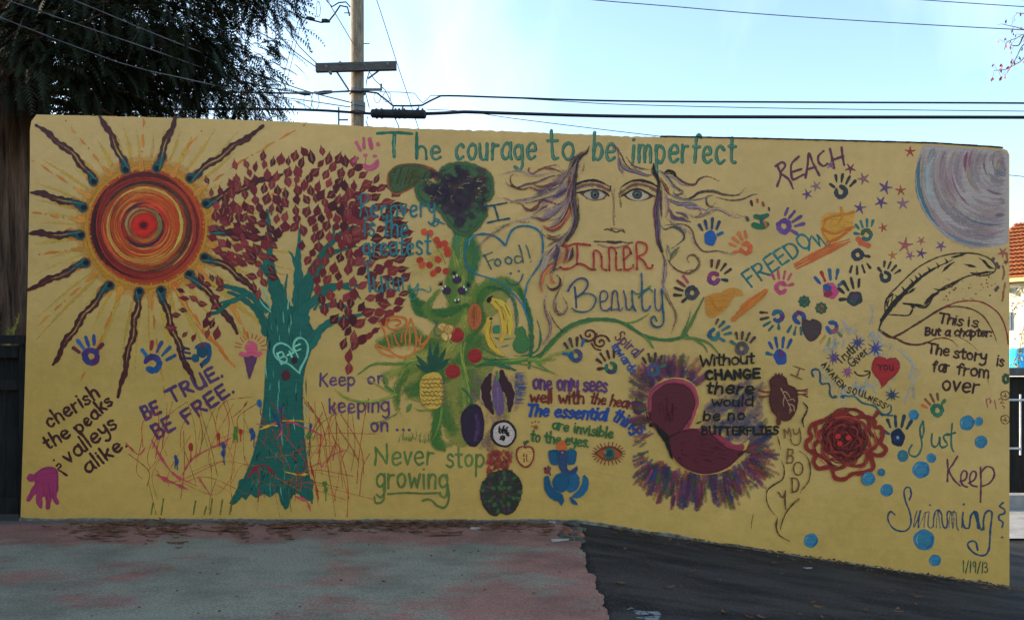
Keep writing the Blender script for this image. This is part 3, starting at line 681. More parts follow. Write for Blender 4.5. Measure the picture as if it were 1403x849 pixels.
def D(x, y, r, col, a=1., soft=.7, dry=0., ry=None, rot=0, wob=.06, var=.08):
    """a dab or disc"""
    cx, cy = tp((x, y)); r = r / TR[2]; ry = (ry / TR[2]) if ry else r; n = max(10, int(r * 2)); n = min(n, 48)
    cells = set(); m = max(r, ry)
    for i in range(int((cx - m) // CELL), int((cx + m) // CELL) + 1):
        for j in range(int((cy - m) // CELL), int((cy + m) // CELL) + 1): cells.add((i, j))
    yy = raise_(cells); A = CUR; b0 = len(A.v); c = (*hexc(col, var), a); sd_ = U(0, 500); ph = U(0, 9)
    cr, sr = math.cos(rot), math.sin(rot)
    A.v.append((wx(cx), yy, wz(cy))); A.c.append(c); A.e.append(min(r, ry)); A.u.append((sd_, sd_, 0)); A.b.append((soft, dry, 0))
    for i in range(n):
        an = 2 * math.pi * i / n; w_ = 1 + wob * (math.sin(an * 2 + ph) + .7 * math.sin(an * 5 + ph * 3))
        dx, dy = r * w_ * math.cos(an), ry * w_ * math.sin(an); px, py = cx + dx * cr - dy * sr, cy + dx * sr + dy * cr
        A.v.append((wx(px), yy, wz(py))); A.c.append(c); A.e.append(0.); A.u.append((dx + sd_, dy + sd_, 0)); A.b.append((soft, dry, 0))
    for i in range(n): A.f.append((b0, b0 + 1 + (i + 1) % n, b0 + 1 + i))
def FILL(pts, col, a=1., soft=.8, dry=0., smooth=True, ow=2.4, var=.06):
    """a filled outline with a brushed rim"""
    P = [tp(p) for p in pts]
    if smooth:
        q, _ = crom(P + [P[0]], 4); P = [tuple(x) for x in q[:-1]]
    xs_ = [p[0] for p in P]; ys_ = [p[1] for p in P]; cells = set()
    for i in range(int(min(xs_) // CELL), int(max(xs_) // CELL) + 1):
        for j in range(int(min(ys_) // CELL), int(max(ys_) // CELL) + 1): cells.add((i, j))
    yy = raise_(cells); A = CUR; b0 = len(A.v); col = hexc(col, var); c = (*col, a)
    for p in P: A.v.append((wx(p[0]), yy, wz(p[1]))); A.c.append(c); A.e.append(9.); A.u.append((p[0], p[1], 0)); A.b.append((soft, dry, 0))
    for tri_ in tessellate_polygon([[Vector((p[0], p[1], 0)) for p in P]]): A.f.append(tuple(b0 + i for i in tri_))
    sv_ = list(TR); T1(); step = max(1, len(P) // 60)
    if ow and a > .97: S(P + [P[0]], ow, col, a, soft, dry, var=var, lin_=True, cap=False)
    TR[:] = sv_
# ---------------------------------------------------------------- hand lettering: single-stroke letters
G = {}
for line in """a 50|C48,50 30,62 6,45 4,18 20,0 40,10 47,36|L48,62 48,12 55,0
b 48|L4,100 4,0|C4,40 22,60 44,48 46,20 28,0 4,12
c 44|C42,48 26,61 6,45 4,20 20,0 42,10
d 50|C46,45 28,61 6,45 4,18 20,0 44,12|L48,100 48,0
e 46|C4,30 25,32 44,36 38,56 20,60 5,42 5,16 22,0 44,10
f 34|C36,90 24,100 14,84 14,40 14,0|L0,56 32,56
g 48|C46,48 28,61 6,46 4,22 20,4 44,18|C46,60 47,10 44,-25 26,-40 6,-28
h 46|L4,100 4,0|C4,36 20,60 40,54 43,30 43,0
i 10|L5,60 5,0|D5,84
j 20|C14,60 14,0 12,-30 0,-36|D14,84
k 42|L4,100 4,0|L38,58 6,26|L16,34 40,0
l 10|L5,100 5,0
m 70|L4,60 4,0|C4,36 16,60 32,52 34,28 34,0|C34,36 48,60 62,52 64,28 64,0
n 46|L4,60 4,0|C4,36 20,60 40,54 42,28 42,0
o 48|C24,60 6,48 4,24 18,2 36,6 46,30 38,54 22,60
p 48|L4,60 4,-42|C4,44 22,61 44,48 46,20 26,0 4,12
r 34|L4,60 4,0|C4,34 14,54 34,56
s 40|C38,50 24,61 6,52 12,36 32,26 38,10 20,-1 2,8
t 34|C16,94 16,20 20,2 34,4|L0,62 34,62
u 46|C4,60 4,20 14,1 32,4 42,24|L42,60 42,0
v 42|L2,60 20,0 40,60
w 64|L2,60 16,0 32,46 48,0 62,60
x 42|L2,60 40,0|L40,60 2,0
y 44|C4,60 8,28 24,20 40,34|C42,60 42,10 36,-26 18,-40 2,-30
z 40|L2,60 38,60 2,0 40,0
A 60|L2,0 30,100 58,0|L14,38 48,38
B 54|L4,100 4,0|C4,98 38,98 44,76 34,56 6,53|C6,53 44,50 52,26 38,3 4,2
C 58|C54,84 34,100 10,84 3,50 12,14 34,0 56,14
D 60|L5,100 5,0|C5,98 40,94 58,62 52,24 30,3 5,1
E 50|L50,98 5,98 5,2 50,2|L5,52 42,52
F 48|L50,98 5,98 5,0|L5,54 40,54
G 60|C54,84 34,100 10,84 3,50 12,14 34,0 54,12 57,40|L57,40 34,40
H 58|L5,100 5,0|L54,100 54,0|L5,52 54,52
I 40|L20,100 20,0|L2,99 38,99|L2,1 38,1
J 50|C44,100 44,40 38,6 20,-2 4,14
K 54|L5,100 5,0|L50,98 7,48|L16,56 54,0
L 46|L5,100 5,2 48,2
M 72|L4,0 10,98 36,30 62,98 68,0
N 58|L5,0 5,98 52,2 52,98
O 62|C32,100 8,84 3,48 14,10 36,0 56,24 58,64 44,94 30,100
P 52|L5,100 5,0|C5,98 40,98 50,76 38,52 5,48
R 54|L5,100 5,0|C5,98 40,98 48,76 36,54 6,50|L20,52 54,0
S 50|C48,86 30,100 8,88 10,66 34,50 48,30 38,4 18,-1 2,14
T 58|L29,98 29,0|L0,99 58,99
U 56|C4,100 4,40 12,4 32,-1 48,12 53,50|L53,100 53,0
V 54|L2,100 28,0 54,100
W 80|L2,100 20,0 40,70 60,0 78,100
Y 54|L2,100 28,50|L54,100 28,50 26,0
1 16|L8,100 8,0
9 44|C40,60 22,48 5,66 12,92 30,98 40,80 40,60|L40,80 38,0
3 44|C4,90 22,100 40,84 30,56 14,52|C14,52 40,46 42,16 22,0 2,12
/ 34|L2,-8 34,108
. 8|D4,2
, 8|L5,6 2,-12
: 8|D4,10|D4,50
! 8|L4,100 4,26|D4,0
+ 40|L0,50 40,50|L20,72 20,26
& 40|C34,70 10,78 8,58 26,52 6,40 6,14 22,6 38,16
- 30|L2,40 28,40""".split('\n'):
    h, *st = line.split('|'); ch, w_ = h.split(' ')
    G[ch] = (float(w_), [(x[0], [tuple(map(float, q.split(','))) for q in x[1:].split(' ')]) for x in st])
HS = [1.]
def text(s, p0, p1, h, w, col, slant=0., gap=17, jit=1., sp=38, cols=None, xh=1., soft=.8, dry=.34, a=1., shadow=None, cap=1., hl=None):
    """letters along the base line p0..p1, h = height of a capital"""
    adv = []; x = 0; w *= 1.12; h *= HS[0]
    for ch in s:
        if ch == ' ': adv.append(x); x += sp; continue
        adv.append(x); x += G[ch][0] + gap
    tot = x - gap; d = (p1[0] - p0[0], p1[1] - p0[1]); ln = math.hypot(*d); ux, uy = d[0] / ln, d[1] / ln; k = ln / tot; vx, vy = uy, -ux
    for n_, ch in enumerate(s):
        if ch == ' ': continue
        jy = U(-.03, .03) * h * jit; js = 1 + U(-.05, .05) * jit; ja = U(-.06, .06) * jit
        c = cols[n_ % len(cols)] if cols else col
        for kind, pts in G[ch][1]:
            q = []
            for gx_, gy_ in pts:
                if not ch.isupper() and (gy_ <= 62 or kind == 'D'): gy_ *= xh
                Y = gy_ / 100 * h * js * (cap if ch.isupper() else 1); X = adv[n_] * k + gx_ * k * js + Y * (slant + ja) + U(-.012, .012) * h * jit
                Y += jy + U(-.012, .012) * h * jit
                q.append((p0[0] + ux * X + vx * Y, p0[1] + uy * X + vy * Y))
            if kind == 'D': D(q[0][0], q[0][1], w * .62, c, a, soft, dry)
            else:
                S(q, w, c, a, soft, dry, lin_=(kind == 'L' and len(q) > 2))
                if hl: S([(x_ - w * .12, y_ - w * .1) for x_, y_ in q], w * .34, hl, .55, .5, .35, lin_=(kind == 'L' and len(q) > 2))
def V(s): return [tuple(map(float, p.split(','))) for p in s.split()]
def hand(x, y, r, ang, pal, fin, label, hole=.0, gap=None, thumb=1, spread=.30, ln=1.0, th=None, off=0):
    """a hand print: palm at x, y, fingers pointing along ang (degrees, 90 = up), thumb +1 = to the right of the fingers"""
    Part('handprint', label); a0 = R(ang)
    fin = [fin] * 5 if isinstance(fin, str) else fin
    if hole:
        rr_ = r * .72; g = R(gap if gap is not None else 0); sweep = 2 * math.pi if gap is None else 1.6 * math.pi
        pts = [(x + rr_ * math.cos(g + .5 * (2 * math.pi - sweep) + sweep * i / 9) * U(.9, 1.1), y - rr_ * math.sin(g + .5 * (2 * math.pi - sweep) + sweep * i / 9) * U(.95, 1.1)) for i in range(10)]
        for i in range(9):
            S(pts[i:i + 2], r * .62, pal[i * len(pal) // 9] if isinstance(pal, (list, tuple)) else pal, 1, .8, .22, jit=.12, var=.15)
    else:
        c = pal if isinstance(pal, str) else pal[0]
        D(x, y, r, c, 1, .8, .2, ry=r * 1.08, wob=.09, var=.1)
        if not isinstance(pal, str):
            for cc in pal[1:]: D(x + U(-.5, .5) * r, y + U(-.4, .5) * r, r * .55, cc, .9, 1., .3, wob=.15)
    for i, (da, l) in enumerate(zip((-1.5, -.5, .5, 1.5), (1.0, 1.22, 1.15, .85))):
        a_ = a0 + da * spread; l *= ln * U(.9, 1.08); s0, s1 = r * (1.38 + off), r * (1.38 + off + .95 * l)
        px_, py_ = x + r * .35 * math.cos(a0 - math.pi / 2) * -da * 0 , y
        ox = -da * .36 * r * math.sin(a0); oy = -da * .36 * r * math.cos(a0)
        ox, oy = da * .3 * r * math.cos(a0 + math.pi / 2), -da * .3 * r * math.sin(a0 + math.pi / 2)
        p = [(x + ox + s * math.cos(a_), y + oy - s * math.sin(a_)) for s in (s0, (s0 + s1) / 2, s1)]
        S(p, r * .42, fin[i], 1, .7, .2, tap=[.75, .9, 1.05], var=.15, jit=.1)
    a_ = a0 - thumb * 1.25; s0, s1 = r * 1.2, r * 1.85
    S([(x + s * math.cos(a_), y - s * math.sin(a_)) for s in (s0, s1)], r * .45, th or fin[4], 1, .7, .2, tap=[.8, 1.1], var=.15)
# ================================================================ painted sun
Part('painted_sun_rays', 'faint yellow sun rays brushed across the upper left of the wall')
cx, cy = 201, 311
for i in range(46):
    a = 2 * math.pi * (i + U(-.3, .3)) / 46; r0, r1 = 92 + U(0, 8), U(120, 240)
    for _ in range(30):
        ex, ey = cx + r1 * math.cos(a), cy + r1 * math.sin(a)
        if ex > 47 and ey > 170 + ex * .02 and ey < 520: break
        r1 -= 6
    if r1 > r0 + 10: S([(cx + r0 * math.cos(a), cy + r0 * math.sin(a)), (cx + (r0 + r1) / 2 * math.cos(a + .01), cy + (r0 + r1) / 2 * math.sin(a + .01)), (cx + r1 * math.cos(a), cy + r1 * math.sin(a))], U(4, 9), '#94842f' if i % 2 else '#a08c3e', .5, 2.5, .42, tap=[1, 1, .4])
Part('painted_sun_disc', 'large swirled sun disc of red, maroon and orange rings')
def arc(cx, cy, r, a0, a1, n=None, sq=1):
    n = n or max(4, int(abs(a1 - a0) * r / 14)); return [(cx + r * math.cos(a0 + (a1 - a0) * i / n), cy + r * sq * math.sin(a0 + (a1 - a0) * i / n)) for i in range(n + 1)]
for r, w, a in ((92, 14, .3), (86, 12, .6), (82, 10, .85)): S(arc(cx, cy, r, 0, 6.4), w, '#a8772c', a, 5, .25, cap=False)
D(cx, cy, 80, '#7a3420', 1, 2, wob=.004)
bands = [(78, 72, ['#9a4a22', '#a65028', '#8e3e22']), (72, 61, ['#6e2a20', '#5c2420', '#7a3226', '#642024']), (61, 54, ['#5a2a20', '#3c2a24', '#8a4228', '#6e4a2e']), (54, 46, ['#a26a34', '#b07a40', '#96502a', '#5a3a2c']),
         (46, 37, ['#a04a26', '#a85a2a', '#94401f', '#b06c36']), (37, 31, ['#9c4224', '#b0783e', '#8a3a20']), (31, 25, ['#4a2a30', '#2c2a38', '#7e3026', '#98402a']), (25, 17, ['#6a6444', '#7c5236', '#8e2e22', '#59503c', '#a8602e'])]
for r1, r0, cl in bands:
    for i in range(int((r1 - r0) * 2.6)):
        r = r1 + (r0 - r1) * U(0, 1); a0 = U(0, 6.28); dcx, dcy = (cx - 4.5 * (1 - (r - 17) / 62), cy - 2.5 * (1 - (r - 17) / 62))
        S(arc(dcx, dcy, r, a0, a0 + U(1.0, 3.2)), U(2.2, 4.4), rp.choice(cl), U(.75, 1), .9, .3, tap=[.3, 1, 1, .3], var=.14)
for r, a0, a1, c, w in ((72, 1.6, 4.2, '#3c1a1c', 5), (70, 3.9, 5.6, '#4a1e20', 7), (60, 4.9, 7.0, '#4a3024', 4), (64, .3, 1.5, '#5c3a2a', 4), (50, 5.6, 7.2, '#b08a4c', 5), (28, .3, 2.8, '#2e2434', 4), (33, 3.2, 4.6, '#b0653a', 4), (24, 2.6, 4.8, '#7a7450', 4), (30, -1.2, .4, '#9a2c22', 4), (57, 2.0, 3.3, '#95482a', 5), (66, 0, 1.2, '#9a7a4c', 2), (69, 2.5, 3.6, '#2c1a1c', 3), (75, 2.2, 3.3, '#47201c', 3)):
    S(arc(cx - (4 if r < 40 else 2), cy - 2, r, a0, a1), w, c, .9, 1.2, .3, tap=[.2, 1, 1, .2])
for i in range(76):
    a = 2 * math.pi * i / 76; D(cx + 78 * math.cos(a), cy + 78 * math.sin(a), 1.7, '#8a4a26' if i % 3 else '#a2602c')
D(196.9, 308.7, 16.5, '#9c2418', 1, 1.6); D(196.9, 308.7, 8, '#84201a', .8, 3); D(196.9, 308.7, 5, '#3a1416', 1, 2)
rays = [((128, 248), (100, 212), (50, 172)), ((172, 232), (158, 198), (137, 160)), ((215, 230), (228, 195), (240, 161)), ((261, 244), (305, 212), (360, 173)), ((283, 279), (330, 258), (387, 239)), ((293, 315), (335, 322), (378, 329)),
        ((281, 353), (320, 372), (355, 408)), ((260, 376), (295, 412), (325, 456)), ((221, 398), (240, 460), (268, 528)), ((191, 400), (182, 455), (162, 543)), ((150, 391), (108, 442), (73, 499)), ((117, 360), (80, 378), (39, 397)), ((110, 322), (76, 321), (41, 320)), ((114, 284), (80, 272), (43, 264))]
for n_, (h, m, t_) in enumerate(rays):
    Part('painted_sun_ray')
    d = np.array(t_, float) - np.array(h, float); L_ = np.linalg.norm(d); d /= L_; nn = np.array((-d[1], d[0]))
    ctl = []; K = max(5, int(L_ / 13)); bow = (np.array(m, float) - (np.array(h, float) + np.array(t_, float)) / 2)
    for i in range(K + 1):
        f = i / K; p = np.array(h, float) + d * L_ * f + bow * 4 * f * (1 - f) + nn * (1.7 * math.sin(i * 1.9) if 0 < i < K else 0); ctl.append(tuple(p))
    D(h[0], h[1], 9, '#8e5428', .7, 3); S([ctl[0], ctl[1]], 16, '#90562a', .55, 3)
    S(ctl, 9.5, '#3a1e22', 1, .9, .14, tap=[1, 1, 1.05, 1, .9, .5], jit=.14)
    S([(x + 1, y + 1) for x, y in ctl[1:-1]], 4.5, '#4e2c2a', .9, .8, .35, tap=[1, 1, .9, .4], jit=.2)
    S([ctl[0], ctl[1], ctl[2]], 9.5, '#223c46', .95, 1.4, .2, tap=[1.25, .9, .25]); D(h[0], h[1], 7.2, '#22404a'); D(h[0] - d[0], h[1] - d[1], 4.6, '#10141c', 1, 1.6)
    S([(x + .3, y) for x, y in ctl[1:-2]], 1.7, '#8a7a52', .75, .6, .42, tap=[.4, 1, 1, .8, .1])
    S([(h[0] + 4 * nn[0], h[1] + 4 * nn[1]), ctl[1]], 1.2, '#3f6f68', .7, .5, .3)
dsh = [((150, 238), (84, 158)), ((122, 269), (44, 219)), ((113, 302), (45, 291)), ((110, 340), (44, 350)), ((131, 374), (45, 453)), ((166, 396), (139, 462), (112, 520)), ((206, 401), (214, 460), (228, 556)), ((194, 230), (197, 162)), ((238, 239), (255, 205), (283, 172)),
       ((271, 264), (330, 222), (419, 170)), ((286, 297), (350, 275), (424, 244)), ((286, 335), (310, 348), (345, 362), (390, 376)), ((274, 366), (286, 385), (300, 400)), ((319, 421), (342, 466)), ((290, 330), (303, 345))]
for n_, pl in enumerate(dsh):
    Part('painted_orange_ray'); q, _ = crom(pl, 2); Ls = len(q); i = 0; k = 0; wd = 5.4
    while i < Ls - 2:
        ln_ = int(U(7, 15) * (1.5 if n_ in (9, 10) else 1)); seg = [tuple(p + np.array((U(-1, 1), U(-1, 1)))) for p in q[i:min(Ls, i + ln_)][::3]]
        if len(seg) >= 2: S(seg, wd * (1.15 if k == 0 else .85), '#a4622c' if k % 3 else '#aa7034', .95, .9, .2, tap=[1.3, 1.1, .8, .5] if k == 0 else [.3, 1, .4])
        i += ln_ + int(U(2, 4)); k += 1; wd = max(2.2, wd * .86)
        if i < Ls - 4 and rp.random() < .5: D(q[i][0], q[i][1], 1.5, '#8c4c26'); i += 3
Part('painted_orange_ray', 'wavy solid orange ray running to the lower right below the sun')
S(V('239,390 246,402 252,412 258,424 268,436 274,448 286,462 298,472 306,484 314,494 322,502'), 6.5, '#9c5a2a', 1, .9, .1, tap=[1.3, .9, .8, .7, .4], jit=.15); S(V('240,394 250,410 260,428 276,450'), 2.4, '#b58448', .8, .6, .3)
S(arc(239, 391, 6.5, 2.4, 6.8), 2.2, '#9a6a30')
# ================================================================ painted tree
Part('painted_tree_trunk', 'teal painted tree trunk with spreading limbs')
TEAL = '#1b504e'
T(200, 400, 2.652)
FILL(V('446,90 446,160 440,250 434,330 430,400 418,480 400,560 378,630 350,690 308,765 330,762 350,740 362,752 380,728 400,745 430,728 450,742 480,724 495,770 515,782 524,748 548,728 575,748 605,752 600,700 588,640 574,520 568,400 572,300 590,235 602,200 612,160 592,110 560,70 520,50 470,50 452,70'), TEAL, 1, 1.2)
S(V('440,140 420,90 380,45 330,12 300,0'), 34, TEAL, tap=[1.2, .8, .6, .5, .35]); S(V('345,20 300,40 262,72 228,78'), 20, TEAL, tap=[1, .8, .8, .5])
S(V('600,190 632,138 680,106 740,92 790,80'), 34, TEAL, tap=[1.1, .9, .7, .6, .3])
S(V('350,690 330,730 305,765'), 22, TEAL, tap=[1, .6, .2]); S(V('510,720 512,750 508,780'), 18, TEAL); S(V('600,690 596,730 604,765'), 22, TEAL, tap=[1, .7, .3])
T(240, 170, 3.396)
S(V('500,880 480,800 455,720 440,640 440,560 437,480 428,400'), 56, TEAL, tap=[1.5, 1.3, 1, .65, .5, .42, .22])
S(V('445,680 420,640 395,590 370,570'), 28, TEAL, tap=[1.1, .9, .7, .4]); S(V('430,700 400,660 340,622 270,606'), 22, TEAL, tap=[1, .9, .7, .3]); S(V('448,420 452,385'), 9, TEAL)
S(V('585,900 580,800 575,720 572,620 578,540 578,490'), 50, TEAL, tap=[1.5, 1.3, .9, .55, .35, .15]); S(V('562,660 545,610 528,590'), 18, TEAL, tap=[1, .7, .3])
S(V('590,860 610,760 660,660 700,590 745,530 800,500 845,480'), 52, TEAL, tap=[1.3, 1.2, 1, .7, .45, .35, .2]); S(V('735,545 738,500 732,470'), 16, TEAL, tap=[1, .7, .2]); S(V('680,640 740,600 830,570 849,572'), 20, TEAL, tap=[1, .8, .5, .3])
S(V('520,860 512,780 522,700'), 20, TEAL, tap=[1.2, .7, .4]); S(V('600,860 660,810 730,765 800,745 849,752'), 40, TEAL, tap=[1.3, .9, .7, .5, .4]); S(V('650,860 690,790 712,720 716,690'), 14, TEAL, tap=[1, .7, .4, .2])
S(V('420,860 370,810 320,780 260,760 205,742 190,712'), 36, TEAL, tap=[1.2, 1, .8, .7, .4, .3]); S(V('330,790 280,820 215,830'), 26, TEAL, tap=[1, .8, .5])
T(440, 170, 3.396)
S(V('-10,770 50,748 110,758 150,775 185,812'), 22, TEAL, tap=[1, .9, .8, .6, .3]); S(V('0,655 40,570 95,505 150,478 172,478'), 24, TEAL, tap=[1, .9, .8, .6, .4]); S(V('0,610 50,590 130,575'), 12, TEAL, tap=[1, .8, .3]); S(V('0,850 60,838 110,848'), 22, TEAL)
T(200, 400, 2.652)
for k in range(70):
    x = U(450, 600) if k % 3 else U(440, 580); y = U(20, 700); x = 505 + (x - 520) * (1 + max(0, y - 450) / 500)
    if 470 < x < 590 and 170 < y < 300: continue
    l = U(20, 80); S([(x, y), (x + U(-3, 3), y + l * .5), (x + U(-4, 6), y + l)], U(2.5, 6), rp.choice(['#4c8c88', '#5f9c96', '#174644', '#123c3c', '#3c7c7a']), .8, .6, .3, tap=[.3, 1, .3])
for k in range(26):
    y = U(560, 720); x = U(380, 590); S([(x, y), (x - U(5, 18), y + U(20, 45))], U(4, 8), rp.choice(['#174644', '#2f6f68', '#12403c']), .8, .8, .3, tap=[1, .2])
S(V('408,18 428,48 452,70'), 5, '#6aa29c', .8); S(V('520,20 516,60'), 5, '#6aa29c', .8); S(V('420,-20 440,20 450,50'), 5, '#5a948e', .8)
Part('painted_carved_heart', 'pale teal heart with initials on the painted tree trunk')
for o_ in (0, 2): S([(x + o_, y + o_) for x, y in V('556,292 520,262 478,242 463,216 470,192 492,184 518,196 534,214 536,186 552,166 574,170 588,196 582,236 566,266 556,292')], 5, '#5f9690', .9, .6, .2)
text('B+F', (490, 262), (574, 226), 40, 6, '#68a09a', gap=14)
Part('painted_knots', 'two dark maroon knots on the painted tree trunk')
D(540, 248, 13, '#34202a'); D(509, 302, 17, '#45222a', 1, .8, .2, ry=22)
T1()
# leaves of the painted tree
crown = [((285, 290), (310, 250), (330, 225), (365, 210), (400, 208), (440, 205), (478, 215), (520, 240), (545, 262), (556, 290), (560, 320), (562, 350), (558, 385), (550, 415), (530, 440), (505, 442), (480, 452), (452, 440), (432, 400), (420, 350), (400, 300), (372, 330), (380, 372), (360, 400), (335, 372), (300, 352), (290, 330))]
def inside(p, poly):
    x, y = p; c = False; j = len(poly) - 1
    for i in range(len(poly)):
        if (poly[i][1] > y) != (poly[j][1] > y) and x < (poly[j][0] - poly[i][0]) * (y - poly[i][1]) / (poly[j][1] - poly[i][1]) + poly[i][0]: c = not c
        j = i
    return c
MAR = ['#521a24', '#48161f', '#5a2027', '#622428', '#3e141c', '#541c26', '#682c32']
def pleaf(x, y, l, ang, c=None, w=.52):
    """a painted leaf: tear-shaped dab with a curled tip and a light vein"""
    c = c or rp.choice(MAR); dx, dy = math.cos(R(ang)), -math.sin(R(ang)); nx_, ny_ = dy, -dx; b = U(-.12, .12) * l
    pt = lambda t, o=0: (x + dx * l * t + nx_ * (b * 4 * (.25 - t * t) + o), y + dy * l * t + ny_ * (b * 4 * (.25 - t * t) + o))
    Part('painted_leaf')
    S([pt(-.5), pt(-.22), pt(.05), pt(.3), pt(.6, b * 1.2)], l * w, c, 1, .8, .16, tap=[.3, .68, .93, 1.06, 1.08, 1.0, .8, .52, .26, .12, .04], var=.2, jit=.05)
    if rp.random() < .6: S([pt(-.3), pt(.25)], l * .09, '#7d5548', .6, .4, .4)
placed = []
expl = [(427, 214, 20, 100), (449, 216, 18, 80), (373, 221, 14, 80), (361, 224, 14, 95), (351, 228, 14, 80), (396, 220, 13, 85), (415, 222, 17, 75), (323, 225, 14, 100), (341, 236, 13, 110), (483, 236, 17, 60), (284, 246, 12, 110), (289, 263, 12, 90), (301, 261, 14, 95),
        (497, 258, 15, 55), (516, 244, 15, 65), (525, 258, 17, 30), (532, 278, 20, 15), (545, 280, 20, 12), (545, 300, 18, 8), (558, 330, 18, 40), (549, 353, 20, 25), (515, 352, 20, -15), (552, 367, 18, 10), (533, 380, 16, -10), (555, 402, 16, 15), (546, 424, 16, 20), (247, 398, 12, 160), (262, 390, 14, 170), (252, 408, 14, 170), (265, 408, 14, 150), (276, 415, 15, 165), (233, 448, 17, 175), (254, 458, 11, 45), (267, 462, 12, 60),
        (281, 440, 17, 80), (291, 442, 15, 70), (297, 455, 19, 80), (286, 430, 12, 60), (285, 456, 14, 75), (477, 452, 16, 60), (497, 463, 22, 40), (508, 460, 16, 35), (472, 470, 18, 70), (487, 470, 20, 65), (479, 486, 20, 80), (477, 503, 18, 85), (483, 460, 18, 80), (515, 452, 14, 30), (301, 385, 18, 110), (303, 395, 14, 20), (294, 405, 14, 170), (289, 380, 12, 120), (356, 402, 16, 80), (348, 392, 14, 100), (361, 385, 16, 120), (275, 380, 15, 115), (283, 389, 14, 160), (250, 425, 12, 170), (296, 420, 14, 30), (240, 430, 14, 175)]
for e_ in expl: pleaf(*e_); placed.append(e_[:2])
nleaf = 0
for k in range(9000):
    if nleaf >= 250: break
    x, y = U(278, 566), U(205, 470)
    if not inside((x, y), crown[0]): continue
    dmin = 8.4 if (430 < x < 505 and 250 < y < 330) or (300 < x < 350 and 280 < y < 360) else 11.0
    if any((x - a) ** 2 + (y - b) ** 2 < dmin * dmin for a, b in placed): continue
    placed.append((x, y)); nleaf += 1
    ang = U(80, 112) if x < 420 and y < 300 else (U(120, 165) if x < 380 else (U(60, 100) if x < 490 else U(5, 45)))
    pleaf(x, y, U(12.5, 17) * (1.12 if x > 470 else 1), ang + U(-22, 22), w=U(.6, .8))
# ================================================================ lettering across the top and the left half
GRN = '#22584f'
T1()
Part('lettering', 'The courage to be imperfect in teal letters along the top')
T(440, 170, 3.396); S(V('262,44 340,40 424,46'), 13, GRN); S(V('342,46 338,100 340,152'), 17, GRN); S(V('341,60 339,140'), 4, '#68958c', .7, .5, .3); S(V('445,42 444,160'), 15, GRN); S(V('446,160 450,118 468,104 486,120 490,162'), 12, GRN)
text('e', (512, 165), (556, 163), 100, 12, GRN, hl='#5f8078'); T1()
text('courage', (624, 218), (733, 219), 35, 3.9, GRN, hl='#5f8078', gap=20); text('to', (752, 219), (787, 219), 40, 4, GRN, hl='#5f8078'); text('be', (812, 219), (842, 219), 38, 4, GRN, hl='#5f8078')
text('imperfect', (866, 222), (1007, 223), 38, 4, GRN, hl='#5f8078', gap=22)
Part('painted_smiling_hand', 'mauve hand print with a smiling face left of the top lettering')
MV = '#8c4a64'; T(440, 170, 3.396)
for p, w in ((V('164,86 182,122'), 14), (V('198,68 200,112'), 15), (V('226,72 234,112'), 19), (V('264,92 266,96'), 16), (V('152,172 168,160'), 15)): S(p, w, MV, 1, .7, .15)
D(206, 146, 12, MV, ry=10); D(250, 150, 12, MV, ry=10); FILL(V('196,186 226,196 252,178 264,164 264,196 240,214 212,214 198,200'), MV); S(V('208,158 206,190'), 5, '#9a5a66', .6)
T(0, 400, 2.652)
MB_ = '#3b2226'
Part('lettering', 'cherish the peaks & valleys alike in dark maroon at the lower left')
HS[0] = .78; text('cherish', (180, 494), (364, 378), 68, 8.5, MB_, gap=18); text('the', (174, 572), (256, 522), 64, 8.5, MB_); text('peaks', (290, 514), (412, 402), 62, 8.5, MB_); text('valleys', (250, 622), (428, 488), 70, 8.5, MB_); text('alike.', (318, 658), (462, 558), 66, 8.5, MB_)
HS[0] = 1.; D(196, 610, 5, MB_); S(V('206,630 214,622 222,632 210,642 224,652'), 7, MB_); S(V('230,656 242,664'), 8, MB_)
Part('lettering', 'BE TRUE. BE FREE. in purple below the sun rays'); PU = '#44315a'; T(200, 400, 2.652)
HS[0] = .78; text('BE', (-2, 462), (54, 438), 60, 10, PU); text('TRUE.', (92, 404), (280, 306), 62, 10, PU, gap=18); text('BE', (42, 532), (106, 496), 64, 10, PU); text('FREE.', (150, 478), (320, 362), 62, 10, PU, gap=20)
HS[0] = 1.; Part('handprint', 'magenta hand print pointing down in the lower left corner'); T(0, 400, 2.652); MG = '#75305a'
FILL(V('128,660 160,638 190,636 208,650 210,690 204,730 150,740 130,714'), MG, 1, 1.5, .1); D(114, 674, 17, MG)
for p in (V('140,700 118,730 104,752'), V('150,710 142,750 148,778'), V('172,710 176,750 174,780'), V('192,700 196,740 208,764')): S(p, 24, MG, 1, 1, .12, tap=[1.1, 1, .7])
T1()
BP = ['#3a2f6a', '#44306a', '#2c3a6c', '#472c60']
hand(125, 488, 12, 118, BP, ['#2c3f74', '#2c3f74', '#33508a', '#502838', '#502838'], 'purple and blue hand print under the sun, left of BE TRUE', hole=1, thumb=1, off=-.2)
hand(209, 498, 12.5, 55, ['#1e4a7c', '#24406f', '#3a2f66'], ['#264a70', '#264a70', '#34406a', '#6a2a2a', '#1f567c'], 'blue hand print with one red finger above BE TRUE', hole=1, gap=200, thumb=-1)
Part('handprint', 'dark blue hand print with fingers spread left, next to the ice cream cone'); T(200, 400, 2.652); D(205, 215, 24, '#1d4058', 1, 1, .1); S(V('185,200 210,190 230,200 228,240 205,262'), 16, '#20466a'); D(180, 240, 16, '#1f4560'); S(V('200,195 215,190'), 8, '#6a2226')
for p in (V('132,200 156,206'), V('130,216 160,222'), V('134,240 162,240'), V('200,262 204,272')): S(p, 8, '#2a2a50')
Part('painted_ice_cream', 'pink ice cream cone with little rays beside the tree trunk')
FILL(V('358,232 404,232 376,314'), '#4a2f54', smooth=False); 
